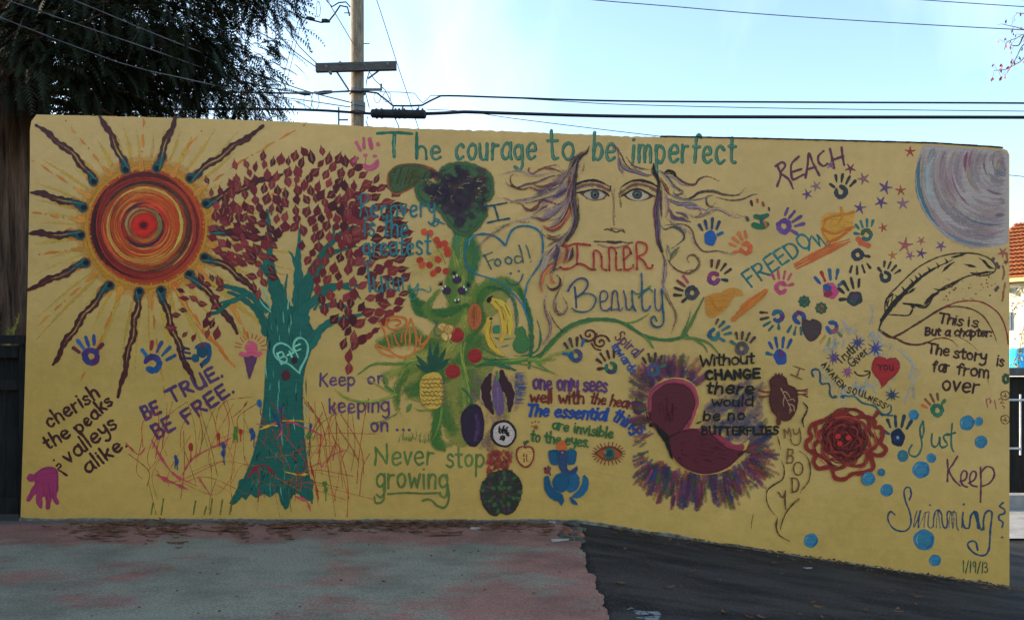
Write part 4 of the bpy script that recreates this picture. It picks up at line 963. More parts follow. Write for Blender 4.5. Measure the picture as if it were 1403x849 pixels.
for p in (V('366,238 372,270'), V('392,236 382,268'), V('376,240 378,300')): S(p, 3, '#5d4264', .8)
D(384, 202, 25, '#9c4a66', 1, 1); S(V('348,224 366,228 384,224 402,230 416,222'), 15, '#9c4a66'); S(V('372,192 384,186'), 5, '#b86a80', .7)
for i in range(11):
    a = R(188 + i * 17.5); S([(382 + 38 * math.cos(a), 206 + 38 * math.sin(a)), (382 + 58 * math.cos(a) * U(.9, 1.08), 206 + 58 * math.sin(a) * U(.9, 1.08))], 3.2, '#8c4a3c')
T1()
# paint thrown along the foot of the painted tree
Part('paint_splatter', 'thin drips and threads of red, pink, ochre and green paint around the foot of the painted tree')
for k in range(72):
    x = U(190, 505); y = U(590, 705); l = U(30, 120); c = rp.choice(['#8a2822', '#7a2c24', '#7a4a2a', '#6c2422', '#943428', '#50602c', '#8c3040', '#8a2a22'])
    y0 = max(550, y - l); b = U(-34, 34)
    S([(x + b, y0), (x + b * .2 + U(-9, 9), (y + y0) / 2 + U(-10, 20)), (x, min(y + 6, 708))], U(.15, .8), c, .75, .5, .25, cap=False)
for k in range(16):
    x = U(210, 420); y = U(590, 690); S([(x, y), (x + U(20, 50), y + U(-30, 20)), (x + U(60, 110), y + U(-20, 40))], U(.1, .6), rp.choice(['#7a4a26', '#8a5a30', '#8a3a34']), .7, .5, .25)
for p, w, c in ((V('208,602 222,628 240,650 270,665'), 5, '#8c3c50'), (V('215,650 240,662 258,670'), 6, '#8c3c50'), (V('250,650 262,630 280,618 305,606 322,596'), 4, '#8c3c50'), (V('270,650 290,680'), 3, '#8c3c50'), (V('172,606 190,622 200,612'), 3, '#8a3a40'), (V('352,580 366,584 382,578 386,590 380,600'), 4, '#9a4458'), (V('386,582 400,578 414,584 430,590 450,602'), 3.5, '#8c3c50'),
                (V('338,656 352,640 364,638 380,652'), 6, '#6c2230'), (V('356,588 372,582 384,584'), 4, '#a8822e'), (V('386,576 410,576 424,580'), 3, '#a8822e'), (V('392,646 410,650 424,648'), 4, '#a8822e'), (V('372,562 380,576 386,590'), 6, '#243c6c'), (V('340,548 332,560 318,572'), 2, '#6a2a22'), (V('406,680 420,686 426,700'), 6, '#9a4450'), (V('424,630 432,660 438,690'), 3, '#7c2a24'), (V('440,640 452,626 466,618 478,616'), 3.5, '#8c3c50'), (V('428,640 436,634 444,640'), 3, '#8c3c50'),
                (V('412,540 422,552 432,566'), 2, '#7a2a22'), (V('434,570 440,590 436,640'), 2, '#8c2a22'), (V('460,575 466,590 480,610 496,640'), 2, '#7a2a22'), (V('446,640 462,600'), 2.5, '#8a3a24'), (V('400,620 408,640 404,690'), 2, '#7c2a24'), (V('350,630 356,660 352,700'), 2, '#7c2a24'), (V('296,580 300,560 312,548 330,545 350,543'), 1.2, '#7a4426')): S(p, w * .55, c, 1, .7, .15, tap=[.5, 1.3, .7, 1.1, .3], jit=.25)
for x, y, c in ((241, 626, '#24406e'), (242, 632, '#24406e'), (307, 610, '#26406e'), (306, 620, '#26406e'), (345, 590, '#26406c'), (348, 596, '#24406e'), (426, 583, '#204468'), (324, 588, '#42642c'), (322, 596, '#42642c'), (424, 596, '#3d6438'), (446, 662, '#42642c'), (447, 670, '#42642c'), (330, 591, '#8a2a22'), (300, 597, '#7c2a22'), (262, 612, '#7c2a24'), (385, 560, '#26406c'), (356, 552, '#20507c')):
    D(x + U(-1, 1), y, U(2.2, 4), c, ry=U(4, 7)); S([(x, y), (x + U(-2, 2), y + U(8, 20))], 1.5, c, .9)
for x in (210, 224, 268, 283, 291, 305, 318): S([(x, 690 + U(-8, 6)), (x - 3, 704)], 2, '#4a5a2c', .8)
# ================================================================ keep on / never stop
T(400, 400, 2.652)
Part('lettering', 'Keep on keeping on... in purple right of the painted trunk'); PK = '#4d3660'
text('Keep', (100, 340), (228, 338), 44, 6.5, PK, xh=1.1); text('on', (276, 334), (338, 332), 46, 6.5, PK); text('keeping', (136, 438), (352, 434), 50, 6.5, PK, xh=1.1); text('on', (288, 506), (350, 504), 52, 7, PK)
for x in (382, 405, 426): D(x, 500, 6.5, PK)
Part('lettering', 'Never stop growing in olive green with an underline'); OG = '#4a6138'
S(V('302,626 306,590 302,562 330,600 344,624 346,590 344,552'), 8, OG, lin_=True); text('ever', (362, 626), (512, 626), 76, 7.5, OG); text('stop', (562, 636), (696, 634), 74, 7.5, OG)
text('growing', (306, 710), (566, 712), 84, 7.5, OG, jit=.6); S(V('350,732 420,728 480,730 540,728'), 7, OG); S(V('566,700 570,750 556,780 530,776 506,754 486,752 476,756'), 8, OG); S(V('332,700 336,740 326,762 304,764 300,744'), 7, OG)
# ================================================================ plant with fruit and vegetables
T1()
Part('painted_plant', 'broad soft green brush strokes of a plant bearing fruit and vegetables')
gs = ['#54723e', '#637a42', '#476a48', '#6e7e46', '#507446', '#7c8448', '#8a8a4c']
def brush(s, w, c=None, a=.8, n=3, j=3, dry=.36, tap=None):
    P = V(s)
    for i in range(n): S([(x + U(-j, j), y + U(-j, j)) for x, y in P], w * U(.75, 1.2), c or rp.choice(gs), a * .68, w * .32, dry + .06, tap=tap or [.6, 1, 1, .5], var=.12)
FILL(V('622,330 640,318 652,340 650,380 668,400 700,390 690,420 660,450 680,480 670,520 648,560 640,610 612,600 600,560 560,545 552,510 580,470 600,440 620,420 606,400 614,370'), '#67783e', .6, 5, .4, ow=0)
brush('640,300 634,340 626,390 632,440 640,500 634,560', 26, n=9, j=9); brush('640,318 652,350 640,400', 16, '#3a6a4a', n=3)
brush('563,402 575,425 610,428 640,420', 13, '#3a6238', n=6, j=3); brush('562,395 570,412 590,420', 9, '#33603e', n=3); brush('600,400 585,425 600,440 630,440', 12, '#5a7640', n=4)
brush('650,425 655,400 672,388 695,386 712,400 724,430', 12, '#55713a', n=6, j=4); brush('640,470 660,440 654,420 668,400 690,394', 12, '#3f6638', n=4, j=4)
brush('712,395 724,430 728,470 724,505', 7, '#2f6046', n=3, j=2); brush('668,392 690,398 704,412 708,440 706,458', 6, '#2a604a', n=2, j=1)
brush('640,430 620,460 600,480 560,500 530,515', 22, n=5, j=5); brush('660,468 620,500 580,530 560,540', 22, '#446a3c', n=4, j=7); brush('600,480 590,520 604,560 620,590', 24, '#4a6c3c', n=4, j=7); brush('560,510 545,530 545,560', 14, '#4e6e3c', n=3)
brush('520,470 560,460 600,470', 18, '#48693a', n=4, j=6); brush('690,560 660,540 640,500', 22, '#5b7440', a=.6, n=4, j=8); brush('600,560 596,600 612,612', 16, '#3f6638', n=4, j=5)
brush('575,370 600,350 618,330', 20, '#8a8338', a=.4, n=3, j=8, dry=.44)
# left shoots around Keep on
brush('660,500 628,505 590,500 555,515', 8, n=2)
T(400, 400, 2.652)
for s, w in (('440,258 380,262 300,262 250,290 230,310', 14), ('376,370 330,350 280,320 250,300', 9), ('376,372 300,396 220,392 170,364 150,345', 12), ('380,440 330,470 280,474', 8), ('412,240 404,290 380,340 376,390 400,450 430,490', 6), ('470,250 430,262 400,280', 16), ('520,420 470,430 440,420', 12), ('548,420 540,470 520,520 500,545', 16)):
    P = V(s)
    for i in range(3): S([(x + U(-3, 3), y + U(-3, 3)) for x, y in P], w * U(.6, 1), rp.choice(gs), .8, 2, .3, tap=[1, 1, .7, .2])
for cx_, cy_, a_ in ((352, 350, 40), (340, 320, 70), (426, 420, -60)): D(cx_, cy_, 22, '#47683a', .9, 1.2, .2, ry=9, rot=R(a_))
for k in range(26): x = U(380, 510); y = U(520, 548); S([(x, y), (x + U(-14, 10), y - U(14, 34))], 4, rp.choice(['#5a7040', '#48623a']), .8, .8, .2, tap=[1, .2])
T(560, 370, 4.245)
for s, c, w in (('390,560 440,545 500,545 560,560 620,580', '#2c5c44', 26), ('360,480 400,500 470,520 560,518 650,520 740,500 800,460 849,420', '#2f6244', 17), ('440,540 560,525 660,545 740,560 790,580 849,600', '#57753e', 12), ('520,540 640,520 760,520 849,520', '#6f8444', 24), ('745,290 762,350 764,420 740,470 690,494 620,500', '#2d5c48', 15), ('400,440 470,476 520,500 580,510', '#3a6a46', 12), ('370,420 400,400 420,380', '#4a7040', 10), ('520,450 560,440 590,432', '#3c6c4c', 9), ('500,390 540,400 610,396', '#3c6c4c', 12), ('690,520 600,540 480,530', '#3c6a44', 16)):
    for i in range(3): S([(x + U(-4, 4), y + U(-4, 4)) for x, y in V(s)], w * U(.7, 1.05), c, .85, 2, .25, tap=[.5, 1, 1, .5])
S(V('300,440 310,520 330,600 350,700 352,760'), 16, '#6f8244', .8, 2, .3); S(V('330,420 318,480 326,560 350,640'), 8, '#8a8a4c', .6, 1, .3)
Part('painted_green_bough', 'green bough arching under the words Inner Beauty'); T(740, 320, 4.245); GB = '#335a38'
S(V('0,710 60,640 130,570 200,525 280,502 370,498 450,508 520,540 580,580 640,604 730,618 810,606 850,592'), 27, GB, 1, 1.4, .12, tap=[1, 1, 1, .9, .85, .8, .8, .8, .8]); S(V('500,522 560,508 600,488 632,466'), 13, '#4a6438', tap=[1, .8, .3]); S(V('600,590 640,630 660,666'), 14, '#47633a', tap=[1, .7, .3])
S(V('0,760 60,715 130,690 200,680'), 38, '#6d7f40', .6, 5, .36); S(V('-30,740 40,790 110,826'), 14, '#4c6c40', tap=[1, .7, .2]); S(V('30,700 120,600 220,535 300,512'), 6, '#4d7a54', .7, 1, .35)
T(800, 400, 2.653); S(V('360,160 385,120 410,70 436,20'), 13, '#4a6238', tap=[1, 1, .7, .4]); S(V('352,165 380,100 388,60'), 9, '#4a6238', tap=[1, .6, .2]); S(V('370,165 420,172 460,190 495,232'), 12, '#4a6238', tap=[1, .8, .7, .4]); S(V('400,168 440,200 450,226'), 9, '#4a6238', tap=[1, .8, .3]); S(V('200,20 225,-5 240,-20'), 8, '#4a6438'); S(V('230,170 240,185 250,200'), 8, '#4a6438')
# aubergine / broccoli crown
Part('painted_broccoli', 'dark purple and green broccoli head at the top of the painted plant'); T(440, 170, 3.396)
S(V('640,620 628,560 648,500 652,480'), 44, '#3d5f40', 1, 3, .2, tap=[.5, .9, 1, 1])
FILL(V('310,226 350,192 420,182 490,192 540,222 548,262 520,250 470,260 440,290 390,318 345,330 312,300 304,262'), '#7a4a2c', .9, 3, .1, ow=6); FILL(V('318,232 355,202 420,192 480,202 520,232 508,250 460,256 430,282 380,308 345,318 322,290'), '#3b4a34', 1, 3, ow=5)
for k in range(18): x = U(330, 500); S([(x, U(210, 240)), (x - 20, U(250, 290))], 12, rp.choice(['#38543a', '#46482e', '#33402f', '#4f4a30']), .6, 3, .4)
D(545, 255, 26, '#7c4a2e', .7, 6, .2)
FILL(V('552,220 590,196 640,184 690,190 740,210 790,250 794,320 780,350 740,368 764,408 750,450 700,500 650,510 600,470 560,410 530,388 480,370 448,330 446,290 480,272 545,280'), '#37503a', 1, 4, ow=9)
for x, y, r_ in ((520, 320, 44), (500, 300, 34), (560, 340, 46), (600, 280, 48), (620, 330, 54), (660, 250, 46), (700, 280, 46), (740, 270, 34), (750, 310, 32), (660, 360, 50), (620, 400, 46), (650, 430, 40), (650, 460, 30), (590, 380, 36), (700, 340, 36), (580, 240, 30), (640, 220, 30), (560, 300, 40), (680, 310, 50)):
    for q_ in range(3): D(x + U(-12, 12), y + U(-12, 12), r_ * U(.7, 1.05), rp.choice(['#332a3a', '#38303e', '#2e283a', '#3c3444']), .8, 7, .2, wob=.12)
for k in range(60):
    x, y = U(470, 770), U(215, 480)
    if x < 560 and y > 380: continue
    if y > 400 and (x < 600 or x > 700): continue
    D(x, y, U(14, 30), rp.choice(['#38303c', '#33283a', '#443a46', '#2e2c3a', '#3a4240', '#4a3c44']), .6, 6, .36, wob=.2)
for k in range(22): x, y = U(480, 770), U(230, 360); S([(x, y), (x + U(-12, 12), y + U(-10, 10)), (x + U(-20, 20), y + U(-6, 12))], 3, rp.choice(['#7c7458', '#5a5c48', '#6a5c5c']), .7, .6, .3)
D(734, 300, 8, '#9a8e54', .9, ry=4); D(745, 314, 7, '#94884f', .9, ry=3)
for k in range(14): a = U(0, 1); S([(700 + 80 * a, 480 - 60 * a), (690 + 70 * a, 500 - 80 * a)], 10, '#38603e', .8, 2, .3)
Part('painted_cherries', 'bunches of red cherry tomatoes painted left of the plant stem')
for x, y in ((480, 502), (508, 508), (538, 540), (552, 562), (574, 556), (585, 584), (590, 604), (460, 632), (470, 655), (504, 656), (544, 630), (544, 678), (522, 694), (582, 684)): D(x, y, 18, rp.choice(['#8a3424', '#94402a', '#7e2e22']), 1, 1, .05)
S(V('500,500 530,560 560,610 580,650'), 3, '#5a6a34', .7)
Part('painted_blueberries', 'four dark purple berries with black star leaves')
for x, y, dx, dy in ((632, 724, -12, -28), (584, 774, -26, -30), (656, 776, 28, -26), (628, 800, 4, 20)):
    if y < 800: D(x, y, 22, '#33243e', 1, 1)
    for k in range(5): a = math.atan2(dy, dx) + (k - 2) * .5; S([(x + dx * .9, y + dy * .9), (x + dx * .9 + 20 * math.cos(a), y + dy * .9 + 20 * math.sin(a))], 7, '#181418', 1, .6, tap=[1, .3])
    for sg in (-.4, .4): a = math.atan2(dy, dx) + sg; D(x + 20 * math.cos(a), y + 20 * math.sin(a), 5, '#a8a8a0', .9, .6, ry=8)
T(560, 370, 4.245)
Part('painted_papaya', 'orange-brown papaya on the painted plant'); D(384, 270, 46, '#8a5232', 1, 2, ry=86, rot=R(4), wob=.02)
for k in range(12): x = U(360, 410); S([(x, U(210, 260)), (x, U(280, 330))], 10, rp.choice(['#94603a', '#7c4a30', '#9a6a40']), .6, 2, .4)
Part('painted_bananas', 'three yellow bananas with black tips')
S(V('470,170 530,185 575,230 590,300 590,368'), 34, '#a38a3a', 1, 1.2, tap=[.6, 1, 1, 1, .7]); S(V('485,186 530,225 552,290 556,350 536,410'), 38, '#988238', 1, 1.2, tap=[.6, 1, 1, 1, .6]); S(V('468,288 458,340 470,400 500,455 550,492'), 42, '#9c8436', 1, 1.2, tap=[.7, 1, 1, .9, .4])
for p in (V('505,180 540,230 556,290'), V('480,300 474,380 510,450'), V('560,200 588,260'), V('572,320 574,364')): S(p, 4, '#6c5c28', .8, .6, .2)
D(468, 172, 15, '#16130f', ry=21, rot=R(25)); D(478, 282, 12, '#16130f', ry=9); S(V('470,158 486,152'), 8, '#16130f')
FILL(V('494,330 526,322 526,362 494,362'), '#33684c', smooth=False)
Part('painted_pear', 'dark green pear'); FILL(V('636,336 660,330 676,350 682,380 700,420 698,456 676,478 640,478 614,456 610,420 628,392 624,356'), '#38603c', 1, 1.2); S(V('640,350 630,400 622,440'), 12, '#4b7648', .7, 2, .3)
for x, y, lb in ((280, 378, 'red tomato beside the painted butterfly'), (384, 498, 'red tomato under the painted papaya'), (257, 588, 'red tomato right of the painted pineapple')):
    Part('painted_tomato', lb); D(x, y, 49, '#8d8d48', .6, 2); D(x, y, 46, '#742224', 1, 1.4, wob=.02); S(arc(x, y, 28, 3.4, 5.2), 9, '#93403a', .6, 3, .3); S(arc(x, y, 32, .3, 2), 10, '#561a20', .6, 3, .3)
Part('painted_butterfly', 'small cream butterfly outlined in orange and blue')
for x, y, rx, ry_, r_ in ((200, 332, 34, 24, .4), (232, 344, 34, 26, -.5), (212, 386, 20, 32, -.6), (236, 380, 16, 24, .2)):
    D(x, y, rx, '#9c8f60', 1, 1, ry=ry_, rot=r_); 
for x, y, rx, ry_ in ((200, 332, 32, 24), (236, 344, 30, 26), (210, 388, 22, 30)):
    S([(x + rx * math.cos(a / 8 * 6.28), y + ry_ * math.sin(a / 8 * 6.28)) for a in range(9)], 4, '#8c6030', .9, .5)
for k in range(9): S([(190 + k * 8, 322 + k * 2), (186 + k * 8, 344 + k * 3)], 2.4, '#90602e', .9)
S(V('146,290 160,308 156,330 150,350 152,372 176,382'), 5, '#264a54'); S(V('172,292 164,308'), 4, '#264a54'); S(V('240,410 246,424'), 4, '#264a54')
Part('painted_pineapple', 'yellow pineapple with dark green leaves')
for p, w in ((V('130,590 126,500 122,425'), 34), (V('140,570 160,480 172,420'), 30), (V('150,580 190,510 218,452'), 30), (V('120,580 80,540 44,494'), 32), (V('110,585 70,565 40,545'), 26), (V('160,570 210,535 240,512'), 26), (V('160,580 200,556 236,540'), 22)): S(p, w, '#214438', 1, 1, .05, tap=[.9, 1, .2])
FILL(V('96,612 140,596 180,606 196,650 200,720 190,780 150,802 104,800 78,760 68,700 74,640'), '#9a8442', 1, 1.5)
for r_ in range(7):
    for c_ in range(5): x, y = 86 + c_ * 26 + (r_ % 2) * 8, 634 + r_ * 24 + U(-4, 4); S([(x - 11, y - 4), (x, y + 4), (x + 11, y - 3)], 4.5, rp.choice(['#4c3326', '#5c4028', '#6a4a2a']), .9, .6, .2); S([(x - 6, y + 8), (x + 8, y + 10)], 8, '#b09a50', .7, 2, .3)
for k in range(16): y = 620 + k * 11; S([(196 + U(-3, 3), y), (204, y + 8)], 4, '#6a4a60', .7); 
T(400, 400, 2.652)
Part('painted_tulip', 'orange outlined tulip flower'); OR = '#9c5c2c'
for s in ('330,130 350,180 360,215 400,236 440,222 452,180 444,130 432,96', '340,120 350,95 380,88 412,96 414,116 390,134 360,134 346,120 356,104 384,100 396,112 380,122', '432,96 420,130 412,160 414,190', '444,130 470,190 500,160 494,158', '352,210 320,195 304,196 330,222 370,236', '446,215 470,205 490,180 502,160', '372,150 380,180 396,200', '320,110 336,140', '400,150 398,180', '428,140 430,190', '470,160 462,190'): S(V(s), 6, OR, .95, .6, .15)
S(V('360,150 366,200'), 8, '#a8733a', .5, 2, .3); S(V('430,150 424,205'), 10, '#a8733a', .5, 2, .3)
# aubergines, slice, onion, artichoke
T(600, 400, 2.652)
Part('painted_purple_wash', 'pale purple wash behind the aubergines')
for k in range(38): x, y = U(130, 300), U(290, 590); S([(x, y), (x + U(-20, 20), y + U(20, 50))], U(20, 36), rp.choice(['#6c5a68', '#5e4c6a', '#76684c', '#7a6c60']), .4, 8, .4)
for k in range(16): y = 296 + k * 7; S([(282, y), (330 - abs(k - 6) * 2, y + U(-6, 2))], 8, rp.choice(['#2a3f70', '#3a4a74', '#4a4a6a', '#22407c']), .8, 1.5, .25, tap=[.8, 1, .4])
Part('painted_aubergine_halves', 'two long dark maroon aubergine halves with pale outlines')
for s, w in (('190,300 176,340 178,390 200,440', 36), ('232,290 240,330 262,370 260,430', 38)):
    S(V(s), w * 1.25, '#8a7a66', .9, 1.5, .15, tap=[.5, 1, 1, .3]); S(V(s), w, '#331c26', 1, 1, tap=[.5, 1, 1, .3])
FILL(V('208,300 224,330 238,380 240,430 222,450 206,420 198,380 202,330'), '#56466c', .9, 2, .15); S(V('214,290 214,320'), 8, '#3a6046'); S(V('216,350 218,420'), 10, '#6d5c84', .6, 2, .3)
Part('painted_aubergine', 'whole dark purple aubergine'); FILL(V('104,420 130,408 154,420 166,470 160,530 130,560 104,545 88,500 86,450'), '#2a1e34', 1, 1.5); S(V('140,450 146,490 136,535'), 22, '#43345a', .8, 4, .25); S(V('128,410 110,370 90,350'), 7, '#2e5238'); D(126, 414, 16, '#20202a', ry=8)
for k in range(10): a = U(0, 6.28); 
Part('painted_fruit_slice', 'round white slice with dark purple rind and black seeds'); D(238, 513, 49, '#241a28', 1, 1.2, ry=52, wob=.02); D(239, 514, 40, '#8f8a90', 1, 1, ry=43, wob=.02); S(arc(239, 514, 34, 0, 6.3), 5, '#a8a2a6', .8, 1.5)
for k in range(26): a = U(0, 6.28); r_ = U(4, 26); S([(240 + r_ * math.cos(a), 514 + r_ * math.sin(a)), (240 + (r_ + 7) * math.cos(a + .2), 514 + (r_ + 7) * math.sin(a + .2))], 5, '#17141a', 1, .5)
Part('painted_red_patch', 'brick red dabbed patch above the artichoke')
for k in range(60): x, y = U(178, 270), U(572, 650); S([(x, y), (x + U(-12, 12), y + U(4, 18))], U(9, 16), rp.choice(['#6e2e30', '#7c3a36', '#6a3038', '#824840']), .75, 2.5, .36)
Part('painted_apple', 'small apple half outlined in maroon'); FILL(V('300,566 318,560 338,562 350,586 344,620 320,634 298,622 286,596 288,572'), '#978252'); S(V('318,562 338,562 348,580 344,612 322,634 298,622 286,596 290,570 306,560 318,564'), 6, '#63272c'); S(V('316,562 314,548 322,540'), 5, '#3a3a28'); D(324, 543, 11, '#38482c', ry=6, rot=-.6); D(316, 548, 10, '#38482c', ry=6, rot=.8)
for x, y in ((312, 588), (322, 590), (313, 606), (323, 604)): S([(x, y), (x, y + 8)], 4, '#6a3434')
Part('painted_artichoke', 'dark green artichoke head of overlapping scales')
FILL(V('200,655 250,645 285,665 304,700 300,740 280,790 250,806 226,798 212,812 186,800 162,764 156,720 172,680'), '#2b2c26', 1, 1.6)
for r_, n_ in ((62, 22), (46, 18), (30, 12), (14, 6)):
    for k in range(n_): a = 6.28 * k / n_ + U(-.1, .1); x, y = 230 + r_ * math.cos(a) * 1.08, 725 + r_ * 1.12 * math.sin(a); D(x, y, 13, rp.choice(['#2f4432', '#263630', '#38503a', '#3a3040', '#2a2e28', '#453a30']), .9, 1.2, .1, ry=9, rot=a + 1.57 * 0)
T(440, 170, 3.396)
TB = '#205e6e'
Part('lettering', 'Recovery is the greatest luxury in teal blue letters over the painted leaves')
S(V('184,340 186,400 182,428'), 9, TB); S(V('172,350 190,326 214,330 220,348 204,368 188,372 200,384 214,408 218,440 206,452'), 7, TB); text('ecovery', (232, 436), (530, 430), 92, 9, TB, gap=20); S(V('526,440 548,446 540,470 522,474 530,452 556,458 576,466'), 7, TB)
text('is the', (200, 520), (404, 528), 100, 9, TB); text('greatest', (196, 612), (506, 608), 95, 9, TB); text('lu', (222, 780), (290, 776), 110, 9, TB); text('xur', (300, 776), (400, 772), 95, 6, TB)
S(V('412,742 420,768 440,762 452,740 450,772 440,804 424,816 412,800 430,776 470,768 500,782 512,770 508,756'), 6, '#2a6a70', .9)
Part('lettering', 'I in blue above the painted heart'); T(640, 170, 4.245); S(V('96,480 160,472 228,458'), 11, '#1a4254'); S(V('158,476 172,520 184,562'), 11, '#1a4254'); S(V('120,574 180,560 244,550'), 11, '#1a4254')
Part('painted_heart_outline', 'blue heart outline around Food and a smile')
BL = '#1d5a78'; T(640, 170, 4.245)
S(V('400,850 432,790 440,730 438,670 420,625 380,600 330,592 285,602 255,628 238,665 222,704 200,682 165,655 110,640 55,645 15,668 -10,700 -14,760 0,830 14,850'), 12, BL)
T(560, 370, 4.245); S(V('738,2 712,40 690,80 678,140 676,200 680,240 708,318'), 9, BL); S(V('360,0 400,24 460,44 520,66 580,110 630,160 668,212 686,256'), 9, BL)
T(640, 170, 4.245); S(V('10,700 20,668 50,648'), 5, '#5c8a90', .6, .6, .3)
Part('lettering', 'Food! with a smile inside the blue heart')
S(V('100,762 120,800 140,842'), 8, '#2c4a4c'); S(V('96,768 120,756 146,746'), 7, '#2c4a4c'); S(V('118,800 152,786'), 7, '#2c4a4c')
text('oo', (162, 830), (266, 812), 72, 9, '#2c5058', gap=24); S(V('310,770 286,768 276,788 288,808 308,804 322,790'), 8, '#2c5058'); S(V('302,706 316,750 326,804'), 9, '#2c5058'); S(V('344,706 356,740 366,778'), 7, '#2c5058'); D(370, 799, 6, '#2c4a50')
T(640, 170, 3.396); D(203, 694, 7, '#2c5058'); D(240, 684, 7, '#2c5058'); S(V('184,722 196,742 222,748 246,732 260,700'), 8, '#26505a')
# ================================================================ face and hair
Part('painted_face', 'pale outline of a face with two grey eyes, nose and mouth'); T(640, 170, 4.245)
DK = '#231c1c'
def eye(fl, x0):
    m = (lambda x: x0 + (x if not fl else -x))
    S([(m(-70), 350), (m(-30), 338), (m(20), 330), (m(60), 340), (m(115), 362)], 12, DK, 1, 1, .05, tap=[.8, 1, 1, .8, .3]) if False else None
S(V('632,352 680,334 740,328 790,344 832,366'), 16, '#2a1f20', 1, 1, tap=[.9, 1, 1, .8, .4]); 
S(V('640,372 700,352 760,356 820,384'), 30, '#5c3e44', .8, 4, .25); S(V('640,378 690,362 730,364'), 14, '#5a5c74', .7, 3, .2); S(V('660,372 720,362'), 5, '#8d8a94', .7, 1.5, .3)
FILL(V('652,404 700,384 745,376 790,388 818,412 790,436 745,446 700,434'), '#4e3232', .9, 2); FILL(V('682,410 712,392 745,386 776,394 800,414 776,434 742,440 708,430'), '#8a867c', 1, 1); 
D(743, 410, 30, '#363a3e', 1, 1); D(743, 410, 22, '#50565a', .7, 2); D(743, 412, 10, '#14161a'); D(736, 404, 3.5, '#a8a8a0'); S(V('640,400 690,390 745,380 800,396 824,416'), 10, '#2b2024'); S(V('690,432 740,444 800,434'), 4, '#3c2c28')
T(840, 170, 3.396)
S(V('40,292 80,268 120,262 170,272 206,290'), 13, '#2a1f20', 1, 1, tap=[.5, .8, 1, 1, .8]); S(V('40,318 90,285 150,285 200,310'), 24, '#5c4640', .8, 4, .25)
FILL(V('44,330 90,300 130,300 186,334 150,354 105,358 70,350'), '#4a3430', .85, 2); FILL(V('64,332 92,312 125,308 164,336 130,352 96,350'), '#8a867c', 1, 1); D(112, 328, 24, '#363a3e'); D(112, 328, 17, '#50565a', .7, 2); D(112, 329, 8, '#14161a'); D(106, 323, 3, '#a8a8a0'); S(V('40,334 80,312 120,304 165,324 192,336'), 8, '#2b2024')
S(V('36,300 30,340 36,380'), 14, '#5a4c3a', .6, 4, .3); S(V('6,300 4,360 8,430'), 7, '#6c5648', .7, 2, .25)
T(640, 170, 3.396)
S(V('668,295 676,330 682,370 680,430 684,470'), 9, '#6f564c', .8, 2, .2); S(V('676,310 680,380 678,440'), 3, '#8e7c68', .8); S(V('668,290 664,310'), 6, '#2a2020'); S(V('704,320 712,350 716,384'), 12, '#5e4f3a', .55, 4, .3)
S(V('640,492 654,488 668,496'), 7, '#4a3830'); S(V('670,486 682,500 700,502 716,494 732,504'), 7, '#4a3830', .9); S(V('668,492 680,484 698,490 712,486'), 12, '#6a5040', .6, 3, .3); S(V('724,488 732,500'), 5, '#5a463c')
S(V('594,546 640,548 676,546 690,550 710,546 740,552 768,552'), 9, '#4c3836', .9, 1.5, .1); S(V('656,548 680,553 714,550'), 14, '#3c2c2c', .8, 2); S(V('610,560 650,572 700,574 750,560'), 11, '#75605a', .8, 2, .3); S(V('660,574 700,578'), 3, '#6c5440', .7)
D(694, 258, 4, '#8a7a50', .6)
Part('painted_hair', 'flowing hair strokes of black, violet, rust and white beside the face'); T(640, 170, 4.245)
HC = {'k': '#231f1e', 'r': '#6a3430', 'v': '#504468', 'w': '#8c888a', 'o': '#9a5c3c', 'b': '#54402e', 'g': '#35523c', 'm': '#6c3c48'}
def hs(s, w, c, a=.95, dry=.22, tap=None, n=1):
    P = V(s); col_ = HC.get(c, c); k = TR[2] / 4.245; w *= k ** 0
    tp_ = tap or [.4, .9, 1, .8, .3]
    S(P, w * 1.25, col_, a * .72, 2.6, dry + .14, tap=tp_, var=.12)
    S(P, w * .7, col_, a, 1.2, dry + .1, tap=tp_, var=.12)
    for i in range(4 if w > 7 else 2):
        o = U(-.75, .75) * w; q = []
        for m in range(len(P)):
            a_, b_ = P[max(0, m - 1)], P[min(len(P) - 1, m + 1)]; dx, dy = b_[0] - a_[0], b_[1] - a_[1]; l = math.hypot(dx, dy) or 1
            oo = o * (1 - abs(2 * m / max(1, len(P) - 1) - 1) * .6) + U(-.1, .1) * w; q.append((P[m][0] - dy / l * oo, P[m][1] + dx / l * oo))
        S(q, w * U(.16, .34), rp.choice([col_, col_, HC['w'], HC['k'], HC['m'], HC['v'], HC['b'], '#5f5864']), U(.5, .9), .8, .36, tap=[.2, 1, 1, .2], var=.2)
for s_, w_, c_ in (('570,290 500,350 430,390', 60, '#75656c'), ('590,340 520,420 440,450', 56, '#74606a'), ('600,420 540,480 460,530', 60, '#75607a'), ('600,460 560,540 500,600', 56, '#86684e'), ('640,240 600,330 590,430', 44, '#6c5058'), ('600,620 540,700 480,780', 44, '#7c7074')):
    for q_ in range(3): S(V(s_), w_ * U(.7, 1.05), rp.choice([c_, '#857c86', '#6c5c78']), .5, 6, .38)
hs('712,130 690,170 650,190 620,225 600,260 580,290', 20, 'k', tap=[.4, .8, .8, .6, .4]); hs('700,150 650,178 610,210 585,270', 12, 'r'); hs('690,165 660,200 640,230 636,270', 14, 'k', .8); hs('680,220 676,260 662,300', 8, 'b', .7); hs('610,230 580,290 540,340 490,380 450,400', 12, 'w'); hs('640,220 600,280 560,330', 10, 'w', .8)
hs('560,272 520,240 470,250 420,268 380,292 356,276 360,256 378,256', 10, 'r'); hs('560,285 500,262 440,262', 12, 'm', .7); hs('190,298 240,282 300,272 360,296 420,300 500,280 560,290', 10, 'w', .9)
